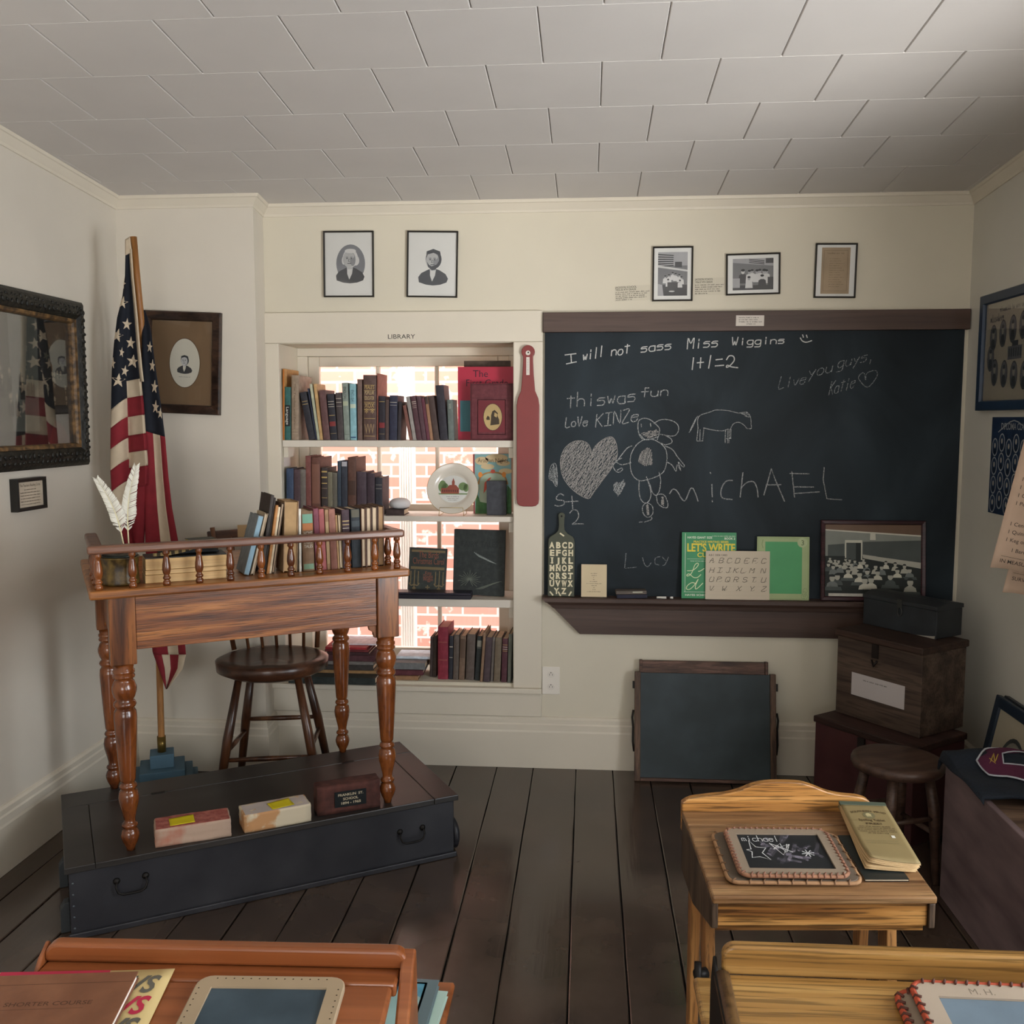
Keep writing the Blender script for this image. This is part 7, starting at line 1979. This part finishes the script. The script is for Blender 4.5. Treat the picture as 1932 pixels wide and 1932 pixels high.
# quills
feather_m = pm('#dcd8cb', .75, var=.05, vs=30)
def quill(label, base_px, tip_px, w_, y0, curve, seed):
    a = df(*base_px, y0); b_ = df(*tip_px, y0)
    L_ = (b_ - a).length
    M = MD @ Matrix.Translation(a) 
    dirv = (b_ - a).normalized(); side = Vector((0, 1, 0)).cross(dirv) * -1
    o = thing('quill_feather', label, 'feather', M=M, group='white quills in the tin')
    def pt(t, s): return dirv * (t * L_) + side * (curve * math.sin(math.pi * t) + s) + Vector((0, .02 * t * t, 0))
    MB().tube([pt(-.04 + 1.02 * k / 16, 0) for k in range(17)], [.0022 * (1 - .85 * k / 16) for k in range(17)], 8).build('shaft', pm('#d8cda5', .5), o)
    rn = random.Random(seed); mb = MB()
    for sg in (-1, 1):
        n = 46; cut_ = set(rn.sample(range(n), 9)); run = 0
        for k in range(n):
            t0 = .16 + .82 * k / n; t1 = t0 + .82 / n * (.96 if k not in cut_ else .65)
            def wid(t): return w_ * (.8 if sg < 0 else .62) * min(1, (t - .12) * 5) ** .6 * max(.05, (1 - t)) ** .38
            wa, wb = wid(t0) * rn.uniform(.9, 1.03), wid(t1) * rn.uniform(.9, 1.03)
            if t0 < .3: wa *= rn.uniform(.5, 1.2)
            up_ = .05
            vs = [pt(t0, 0), pt(t1, 0), pt(min(t1 + up_, 1.03), sg * wb), pt(min(t0 + up_, 1.02), sg * wa)]
            vs = [v + Vector((0, (-.002 if i > 1 else 0), 0)) for i, v in enumerate(vs)]
            mb.add(vs, [(0, 1, 2, 3)], 0, None, True)
    mb.build('vane', feather_m, o, solid=.0006)
    return o
quill('white quill leaning left in the tin on the desk', (233, 1026), (181, 902), .036, .045, -.012, 3)
quill('upright white quill with a ragged edge in the tin on the desk', (243, 1026), (258, 877), .036, .052, .012, 4)
# stack of three shallow wooden boxes
bxw = wood('pale_box_wood', '#b08a58', '#c8a26c', '#d6b380', 'X', 10, .5, .05, .6, .1, .35, .15)
xa, xb = df(275, 1100, .0).x, df(428, 1080, .0).x
wbx = (xb - xa) / 2; zz = GZ + .0005
def zat(px_): return df(*px_, .0).z
hs = [.026, .012, .036]
for k, (h_, lab) in enumerate(zip((.024, .013, .033), ('bottom pale wooden box of the stack of three on the teacher desk', 'thin middle pale wooden box of the stack on the teacher desk', 'top pale wooden box of the stack on the teacher desk, with a dark lid'))):
    o = thing('wooden_box', lab, 'box', M=MD @ Matrix.Translation(((xa + xb) / 2 + .001 * k, .06, zz)), group='pale wooden boxes stacked on the desk')
    MB().box(-wbx, wbx, -.05, .05, 0, h_).build('body', bxw, o, bevel=.0012)
    if k == 2: MB().box(-wbx + .001, wbx + .001, -.049, .05, h_ + .0002, h_ + .003).build('lid', pm('#221f1c', .5), o)
    zz += h_ + .0009
zz += .0035
# objects lying on the boxes: folded black cloth, striped feather, little yellow book, paper
mb = MB().grid(lambda u, v: ((u - .5) * .17, (v - .5) * .075, .0035 + .016 * (math.sin(math.pi * u) ** .5) * (math.sin(math.pi * v) ** .6) * (1 + .3 * math.sin(11 * u + 4 * v))), 24, 12)
cl = mb.build('black_cloth', pm('#17191b', .8, bump=.3), solid=.005)
cl.matrix_world = MD @ Matrix.Translation(((xa + xb) / 2 + .015, .076, zz + .0005)); tag(cl, 'crumpled black cloth lying on the pale boxes', 'cloth')
o = thing('book', 'tiny yellow edged book lying on the black cloth over the pale boxes', 'book', M=MD @ Matrix.Translation(((xa + xb) / 2 + .05, .06, zz + .033)) @ Matrix.Rotation(R(8), 4, 'Z'))
MB().box(-.04, .04, -.025, .025, 0, .0015).box(-.04, .04, -.025, .025, .009, .0105).build('cover', pm('#35352c', .6), o)
MB().box(-.038, .038, -.024, .024, .0017, .0088).build('pages', pm('#a58d4a', .8), o)
fa = (xa + xb) / 2 - .075
mb = MB().grid(lambda u, v: ((u - .5) * .13, (v - .5) * .026 * math.sin(math.pi * (.12 + .85 * u)), .004 + .022 * u * u + .004 * math.cos(6 * (v - .5))), 26, 6, mfn=lambda u, v: int(u * 13) % 2)
ft = mb.build('striped_feather', [pm('#8f7a50', .8), pm('#3b3020', .8)], solid=.0015)
ft.matrix_world = MD @ Matrix.Translation((fa + .05, .018, zz + .002)) @ Matrix.Rotation(R(-4), 4, 'Z'); tag(ft, 'barred brown feather lying at the left of the pale boxes', 'feather')
# the row of books behind the gallery
Z2 = (400, 900, 400 / 1932)
gD = 'books standing on the teacher\'s desk'
def desk_book(xb0, xb1, xt0, ytop, lab, col, dep, yo, flip=False, **k):
    ox, oy, sc = Z2
    a0 = df(ox + xb0 * sc, 1070, yo).x; a1 = df(ox + xb1 * sc, 1070, yo).x
    t = df(ox + xt0 * sc, oy + ytop * sc, yo)
    dz = t.z - GZ; a = math.atan2(t.x - a0, dz); W_ = (a1 - a0) * math.cos(a)
    H = dz / math.cos(a) - (math.sin(a) * W_ if a > 0 else 0); lift = W_ * math.sin(a) if a > 0 else 0
    M = MD @ Matrix.Translation((a0, yo, GZ + lift + .0005)) @ Matrix.Rotation(a, 4, 'Y')
    if flip: M = M @ Matrix.Translation((W_, dep, 0)) @ Matrix.Rotation(math.pi, 4, 'Z')
    return book(lab, W_, H, dep, col, M, gD, **k)
row = [
 (288, 338, 428, 352, 'grey book with a light blue spine leaning at the left of the desk row', '#6d7376', .13, .03, False, dict(bands=[(.01, .99, '#86a3b2')])),
 (352, 382, 487, 330, 'frayed coverless book of ragged pages on the desk', '#a08f77', .12, .03, True, dict(pages=page_grey)),
 (440, 470, 540, 165, 'tall black book leaning right among the desk books', '#332b26', .15, .04, False, {}),
 (472, 488, 569, 190, 'thin dark book behind the orange tan one on the desk', '#2f2724', .14, .04, False, {}),
 (497, 519, 585, 258, 'thin orange tan book leaning on the desk row', '#a5713f', .13, .03, False, {}),
 (520, 540, 606, 275, 'thin pale cream pamphlet in the desk row', '#c9b79a', .13, .03, False, {}),
 (545, 566, 638, 240, 'slim dark edged tan book before the thick one on the desk', '#5a4636', .13, .03, True, {}),
 (648, 776, 662, 222, 'thick tan book with its page edges facing out on the desk', '#8f7253', .11, .03, True, dict(pages=pm('#a98a63', .85, var=.1, vs=40))),
 (796, 816, 790, 292, 'thin black and white booklet upright on the desk', '#c9c5ba', .13, .03, False, {}),
 (832, 938, 814, 315, 'book with a green and orange pictured spine on the desk', '#6b5138', .13, .03, False, dict(bands=[(.80, .95, '#6f9c86'), (.68, .795, '#a5673a'), (.03, .12, '#6f8c72')], words=[('HOME', .6, .017, 'pale'), ('AND THE', .53, .013, 'pale'), ('FAIRY', .46, .014, 'pale'), ('TALES', .39, .014, 'pale')])),
 (950, 996, 922, 290, 'raspberry maroon book on the desk', '#6b3440', .13, .03, False, {}),
 (1000, 1046, 972, 296, 'faded pink red book on the desk', '#8f4a4a', .13, .03, False, {}),
 (1050, 1082, 1026, 300, 'book with a torn mottled tan spine on the desk', '#8a6a4c', .13, .03, False, dict(bands=[(.1, .8, '#a88d68')])),
 (1088, 1146, 1062, 296, 'dusty rose book with a scratched spine on the desk', '#85574a', .13, .03, False, {}),
 (1149, 1164, 1124, 350, 'thin tan booklet right of the dusty rose book', '#9f7d55', .12, .03, False, {}),
 (1168, 1194, 1146, 345, 'short worn olive booklet with a bent corner on the desk', '#746348', .12, .03, True, {}),
 (1200, 1270, 1180, 302, 'dark purple book with gilt lines on the desk', '#38252d', .13, .03, False, dict(bands=[(.8, .815, 'gilt'), (.74, .752, 'gilt'), (.68, .69, 'pale'), (.6, .61, 'pale')])),
 (1280, 1362, 1264, 296, 'blackish navy book with a worn flaking spine on the desk', '#1f262c', .13, .03, False, dict(bands=[(.86, .99, '#5a5648'), (.7, .8, '#3b4246')])),
 (1366, 1408, 1356, 286, 'first of the four tan page edges at the right of the desk row', '#5b4030', .12, .03, True, {}),
 (1411, 1458, 1404, 280, 'second of the four tan page edges at the right of the desk row', '#553d30', .12, .03, True, {}),
 (1462, 1512, 1456, 274, 'third of the four tan page edges at the right of the desk row', '#4a3429', .12, .03, True, {}),
 (1516, 1570, 1512, 268, 'last thicker tan page edge at the right end of the desk row', '#5d4434', .12, .03, True, dict(pages=pm('#a38260', .85, var=.1, vs=40))),
]
for xb0, xb1, xt0, yt, lab, col, dep, yo, fl_, kw in row: desk_book(xb0, xb1, xt0, yt, lab, col, dep, yo, fl_, **kw)
# a pen beside the boxes
mb = MB().tube([(-.03, 0, .0045), (.02, 0, .0045), (.032, 0, .004)], [.004, .004, .0012], 8)
o = mb.build('pen', pm('#b9bcc0', .35)); o.matrix_world = MD @ Matrix.Translation((.316, .022, GZ + .0005)) @ Matrix.Rotation(R(80), 4, 'Z'); tag(o, 'silvery dip pen lying between the pale boxes and the leaning books', 'pen')

# ------------------------------------------------------------------ bricks with notes on the platform
def brick(label, bl, br_, h_, th_, mat_, group, z=ZP, wv=.0012, seed=0):
    a, b_ = P(*bl, Z=z), P(*br_, Z=z)
    d = b_ - a; L_ = d.length; rz = math.degrees(math.atan2(d.y, d.x))
    o = thing('brick', label, 'brick', M=Matrix.Translation((a.x, a.y, z + .0005)) @ Matrix.Rotation(R(rz), 4, 'Z'), group=group)
    rn = random.Random(seed); mb = MB()
    nx, ny, nz = 14, 5, 5
    bm_ = bmesh.new(); bmesh.ops.create_cube(bm_, size=1)
    bmesh.ops.subdivide_edges(bm_, edges=bm_.edges[:], cuts=7, use_grid_fill=True)
    vs = []
    for v in bm_.verts:
        e = sum(abs(abs(c_) - .5) < 1e-4 for c_ in v.co)
        k = .985 if e == 3 else (.993 if e == 2 else 1)
        j = lambda: rn.uniform(-wv, wv)
        x = (v.co.x * k + .5) * L_ + j(); y = (v.co.y * (k if e > 1 else 1) + .5) * th_ + j(); zz_ = (v.co.z * (k if e > 1 else 1) + .5) * h_ + (j() if v.co.z > -.45 else 0)
        vs.append((x, y, max(0, zz_)))
    bm_.verts.index_update()
    mb.add(vs, [[v.index for v in f_.verts] for f_ in bm_.faces], 0, None, True)
    bm_.free()
    ob = mb.build('body', mat_, o)
    return o, L_
def top_edge(bl, tl): 
    a = P(*bl, Z=ZP); return P(*tl, Y=a.y).z - ZP
gB = 'bricks displayed on the platform chest'
m1 = specked('pink_brick', '#a9705c', '#b09683', scale=9, lo=.4, hi=.52, rough=.85, bump=.5)
o1, L1 = brick('pale pink brick with a reddish top and a yellow note, leftmost on the platform', (293, 1601), (437, 1578), .055, .095, m1, gB, wv=.0013, seed=1)
MB().box(.004, L1 - .004, .004, .091, .0552, .0562).build('crumbled_top', specked('red_crumble', '#8f4b42', '#aa6458', scale=60, lo=.4, hi=.65, rough=.95, bump=1), o1)
m2_ = specked('cream_brick', '#b98a5e', '#c9bca2', scale=7, lo=.46, hi=.5, rough=.85, bump=.4)
o2, L2 = brick('cream and orange brick with a yellow note, middle of the platform', (461, 1573), (588, 1549), .056, .09, m2_, gB, wv=.001, seed=2)
MB().box(.006, L2 - .006, .004, .086, .0562, .0566).build('whitewashed_top', pm('#b4a9a2', .8), o2)
m3 = specked('brown_brick', '#40241f', '#59332b', scale=30, lo=.38, hi=.7, rough=.85, bump=.7)
o3, L3 = brick('dark red brown brick with a black FRANKLIN ST. SCHOOL plate', (599, 1541), (718, 1522), .094, .06, m3, gB, wv=.0012, seed=3)
a = df(600, 1500, 0)
mb = MB().box(L3 * .27, L3 * .77, -.003, -.0013, .02, .072).build('name_plate', pm('#14181a', .35), o3)
mb2 = MB()
for s_, z, f_ in (('FRANKLIN  ST.', .0565, .40), ('SCHOOL', .0425, .24), ('1894 - 1965', .0285, .32)): mb2.text(s_, L3 * .52, z, .0115, 0, 0, align='CENTER', fit=L3 * f_, bold=.02)
t = mb2.build('lettering', pm('#b9ad92', .5), mb, loc=(0, -.0032, 0))
for ob, L_, u, th_, z, lab, rz in ((o1, L1, .36, .04, .0565, 'yellow sticky note on the pale pink brick', 2), (o2, L2, .58, .038, .0572, 'yellow sticky note on the cream brick', 8)):
    Mb = ob.matrix_basis @ Matrix.Translation((L_ * u, th_, z)) @ Matrix.Rotation(R(rz), 4, 'Z')
    n_ = thing('sticky_note', lab, 'note', M=Mb)
    MB().grid(lambda u_, v_: (.036 * (2 * u_ - 1), -.026 + .052 * v_, .0006 + .010 * max(0, v_ - .4) ** 2 * (.4 + .6 * u_)), 8, 8).build('paper', pm('#c9b716', .6, var=.03), n_, solid=.0005)

# ------------------------------------------------------------------ chair behind the desk
chw = wood('chair_wood', '#2a1a12', '#44291b', '#5c3a26', 'X', 11, .28, .1, 1.0, .1, .5, .3)
chz = wood('chair_leg_wood', '#2e1a10', '#4c2d1b', '#684228', 'Z', 11, .3, .12, .8, .1, .5, .3)
SZ = .57
sc_ = P(513, 1232, Z=SZ)
ch = thing('chair', 'brown plank seat spindle back chair behind the teacher\'s desk', 'chair', (sc_.x + .012, sc_.y - .03, 0), 12)
mb = MB()
def seat_fn(u, v):
    a = 2 * math.pi * u; r_ = v
    x = .212 * r_ * math.cos(a) * (1 + .03 * math.cos(2 * a)); y = .195 * r_ * math.sin(a)
    z = SZ - .012 * (1 - r_ ** 2) * (1 if r_ < 1 else 0) - (.012 * max(0, r_ - .9) / .1 if r_ > .9 else 0) + (.006 * math.exp(-(x / .05) ** 2) if y < -.05 else 0)
    return (x, y, z)
vs = []; fs = []; n = 48
prof = [0.001, .3, .6, .8, .9, .96, 1.0]
for r_ in prof:
    for i in range(n): vs.append(seat_fn(i / n, r_))
for i in range(n): p = seat_fn(i / n, 1.0); vs.append((p[0] * .985, p[1] * .985, SZ - .05))
for i in range(n): p = seat_fn(i / n, 1.0); vs.append((p[0] * .8, p[1] * .8, SZ - .07))
for i in range(n): vs.append((vs[i][0], vs[i][1], SZ - .07))
nr = len(prof) + 3
for j in range(nr - 1):
    for i in range(n): fs.append((j * n + i, j * n + (i + 1) % n, (j + 1) * n + (i + 1) % n, (j + 1) * n + i))
mb.add(vs, fs, 0, None, True); mb.build('seat', chw, ch)
legs_px = [((440, 1275), (398, 1450)), ((457, 1275), (425, 1440)), ((562, 1265), (600, 1412)), ((590, 1262), (630, 1410))]
for (sx1, sy1), (ex, ey) in (((-.12, -.085), (-.205, -.135)), ((-.095, .10), (-.165, .185)), ((.105, -.085), (.185, -.135)), ((.115, .10), (.205, .175))):
    MB().tube([(sx1, sy1, SZ - .075), (sx1 + (ex - sx1) * .5, sy1 + (ey - sy1) * .5, .27), (ex, ey, .0045)], [.014, .019, .014], 12).build('leg', chz, ch)
def legpt(i, z):
    (a, b_), (c_, d) = [((-.12, -.085), (-.205, -.135)), ((-.095, .10), (-.165, .185)), ((.105, -.085), (.185, -.135)), ((.115, .10), (.205, .175))][i]
    t = 1 - z / (SZ - .07); return (a + (c_ - a) * t, b_ + (d - b_) * t, z)
for i, j, z in ((0, 2, .19), (1, 3, .27), (0, 1, .22), (2, 3, .22)):
    a, b_ = Vector(legpt(i, z)), Vector(legpt(j, z)); MB().tube([a, a.lerp(b_, .5), b_], [.008, .0105, .008], 10).build('stretcher', chz, ch)
# back: spindles, posts and crest
crz = 1.03
for k in range(7):
    x = -.165 + .055 * k; y0 = .165 - .03 * abs(k - 3) / 3 * 1.2
    post = k in (0, 6)
    MB().tube([(x, y0 - .01, SZ - .004), (x * 1.18 - .018, y0 + .04, .8), (x * 1.3 - .035, y0 + .06, crz + (.03 if post else 0))], .010 if post else .0065, 10).build('post' if post else 'spindle', chz, ch)
MB().prism([(-.268, crz - .035), (.2, crz - .035), (.205, crz + .012), (.12, crz + .022), (-.12, crz + .022), (-.273, crz + .012)], .194, .213, 'xz').build('crest_rail', chw, ch, bevel=.004)
o = thing('name_sign', 'tan card with a handwritten name, propped on the chair crest', 'sign', M=ch.matrix_basis @ Matrix.Translation((-.085, .1935, crz - .012)))
MB().box(-.065, .065, -.0012, -.0002, 0, .05).build('card', pm('#a98a62', .7), o)
mb = MB()
for st in hand('Cobb', -.035, .035, .016, .021, .05, .2): mb.stroke(st, .0014, .0016, 0)
mb.build('lettering', dark_ink, o)

# ------------------------------------------------------------------ flag on its pole
fb = P(306, 1452, Z=.11)
fp = thing('flag_on_pole', 'United States flag hanging furled on a wooden pole with a blue stepped base', 'flag', (-1.69, 3.56, 0), 24)
blue = pm('#4c6878', .7, var=.08)
for w_, z0, z1 in ((.135, 0, .05), (.115, .0503, .085), (.085, .0853, .12), (.045, .1203, .175)):
    MB().box(-w_, w_, -w_, w_, z0, z1).build('base_step', blue, fp, bevel=.003)
MB().lathe([(.0145, .1755), (.0145, .238), (.0165, .239), (.0165, .1755)], 18).build('brass_sleeve', pm('#6f5a2c', .35, metal=.7), fp)
Mfp = fp.matrix_basis
inv = Mfp.inverted()
ptop = [tuple(inv @ P(x, y, Y=3.53 if y < 650 else 3.60)) for x, y in ((300, 1235), (290, 1000), (278, 800), (271, 690), (265.5, 599), (258, 520), (251.6, 447))]
MB().tube([(0, 0, .1756), (0, 0, .24)] + ptop, .0128, 14).build('pole', wood('pole_wood', '#8b5a2c', '#a9753f', '#bb884f', 'Z', 12, .45, .04, .6, .1, .4, .2), fp)
yf = 3.50
def FP(x, y, dy=0.0): return inv @ P(x, y, Y=yf + dy)
def interp(tab, y):
    for (a, va), (b_, vb) in zip(tab[:-1], tab[1:]):
        if y <= b_: 
            t = max(0, min(1, (y - a) / (b_ - a))); return va + (vb - va) * t
    return tab[-1][1]
Ll = [(455, 239), (475, 237), (520, 236), (560, 231), (600, 221), (650, 215), (700, 211), (800, 209), (880, 208), (940, 211), (985, 222), (1030, 240)]
Lr = [(455, 244), (475, 244), (520, 247), (560, 251), (600, 255), (650, 259), (700, 264), (760, 271), (820, 275), (870, 279), (915, 278), (985, 274), (1030, 275)]
def left_panel(u, v):
    y = 455 + v * 575
    x = interp(Ll, y) + (interp(Lr, y) - interp(Ll, y)) * u
    crease = -.02 * math.exp(-((u - .5) / .1) ** 2) * min(1, max(0, (v - .35) * 3)) 
    wave = .016 * math.sin(u * math.pi * 2 + 1.2 * v) * min(1, v * 2.2)
    return tuple(FP(x, y, -wave - crease + (.025 if u > .97 else 0)))
nav, wht, red = 0, 1, 2
def halves(fl):
    sets = ((0.0, .5, [455, 751, 786, 826, 866, 906, 950, 1030]), (.5, 1.0, [455, 719, 751, 787, 822, 854, 883, 921]))
    for ua, ub, kn in sets:
        nb = len(kn) - 1
        for k in range(nb):
            y0, y1 = kn[k], kn[k + 1]; rows_ = max(3, int((y1 - y0) / 5))
            def fn(u, v, y0=y0, y1=y1, k=k):
                uu = ua + (ub - ua) * u
                y = y0 + (y1 - y0) * v
                if ua == 0: y += (1 - u) ** 1.3 * 22 * min(1, max(0, (y - 560) / 190)) * (1 - .5 * max(0, (y - 906) / 124))
                else: y -= u * 5 * min(1, max(0, (y - 560) / 160))
                return left_panel(uu, (y - 455) / 575)
            fl.grid(fn, 20, rows_, nav if k == 0 else (wht if k % 2 else red), None, True)
fl = MB()
halves(fl)
# heading band along the hoist, beside the pole
def band_fn(u, v):
    y = 470 + v * 250
    q = Vector(left_panel(.97, (y - 455) / 575)); p = P(interp(Lr, y) + u * 5, y, Y=yf - .01)
    return tuple(inv @ p) if u > 0 else tuple(q)
fl.grid(band_fn, 2, 30, wht)
Rl = [(585, 270), (640, 268), (760, 268), (900, 272), (1020, 274), (1150, 281), (1230, 288), (1300, 313)]
Rr = [(585, 274), (620, 284), (690, 293), (780, 306), (830, 312), (900, 318), (960, 325), (1025, 337), (1150, 344), (1235, 351), (1262, 345), (1300, 316)]
def right_panel(u, v):
    y = 585 + v * 715
    x = interp(Rl, y) + (interp(Rr, y) - interp(Rl, y)) * u
    wave = .012 * math.sin(u * math.pi * 2.4 + .7) * min(1, v * 2)
    return tuple(FP(x, y, .04 - wave))
def strip(ua, ub, ya, yb, mi, skew=0.0):
    def fn(u, v):
        uu = ua + (ub - ua) * u; y = ya + skew * uu * (1 if ya > 600 else 0) + (yb + (skew * uu if yb < 900 else 0) - ya - skew * uu * (1 if ya > 600 else 0)) * v
        return right_panel(uu, (y - 585) / 715)
    fl.grid(fn, 12, max(4, int((yb - ya) / 6)), mi, None, True)
strip(0, 1, 585, 812, nav, 12)
for ua, ub, mi in ((0, .46, red), (.46, .78, wht), (.78, 1, red)): strip(ua, ub, 812, 1235, mi, 12)
for ua, ub, mi in ((0, .25, red), (.25, .5, wht), (.5, .78, red), (.78, 1, wht)): strip(ua, ub, 1235, 1300, mi)
# folded lower part behind the left panel
def back_fold(u, v):
    y = 900 + v * 130; x = 236 + 42 * u - 6 * v
    return tuple(FP(x, y, .03 + .01 * math.sin(7 * u)))
fl.grid(back_fold, 10, 14, red)
def patch_star(cx, cy, r_, rot, fn_, inv_fn, squeeze=1.0):
    pts = star(0, 0, r_, rot)
    vs = []
    for a, b_ in pts:
        q = inv_fn(cx + a * squeeze, cy - b_)
        if q is None: return
        vs.append(Vector(fn_(*q)) + inv.to_3x3() @ Vector((0, -.0022, 0)))
    c_ = Vector(fn_(*inv_fn(cx, cy))) + inv.to_3x3() @ Vector((0, -.0022, 0))
    k = len(fl.v); fl.v += vs + [c_]
    for i in range(10): fl.f.append([k + i, k + (i + 1) % 10, k + 10]); fl.m.append(wht); fl.sm.append(False)
def inv_left(x, y):
    v = (y - 455) / 575; l_, r_ = interp(Ll, y), interp(Lr, y); u = (x - l_) / (r_ - l_); return (max(0, min(.96, u)), v)
def inv_right(x, y):
    v = (y - 585) / 715; l_, r_ = interp(Rl, y), interp(Rr, y); u = (x - l_) / (r_ - l_); return (max(0, min(1, u)), v)
for x, y, r_, rot, sq in ((232, 535, 10, .3, .6), (232, 571, 12, .2, .9), (240, 612, 12, .1, .8), (222, 633, 13, .25, .9), (247, 647, 12, .1, .75), (230, 665, 10, .2, .5), (213, 685, 11, .2, .5), (251, 682, 13, .15, .95), (236, 700, 11, .2, .7), (224, 718, 14, .1, 1)): patch_star(x, y, r_, rot, left_panel, inv_left, sq)
for x, y, r_ in ((283, 655, 11), (288, 690, 12), (292, 730, 13), (294, 768, 13), (303, 780, 11)): patch_star(x, y, r_, .1, right_panel, inv_right, .5)
# header band knotted to the pole
fl.grid(lambda u, v: tuple(FP(236 + 9 * u + 4 * v * u, 452 + 30 * v - 6 * u, -.006)), 4, 6, wht)
fm = [pm('#11151f', .85, var=.15, vs=40), pm('#bfae96', .85, var=.06, vs=30), pm('#7c1f28', .85, var=.1, vs=30)]
fl.build('flag_cloth', fm, fp, solid=.0014)
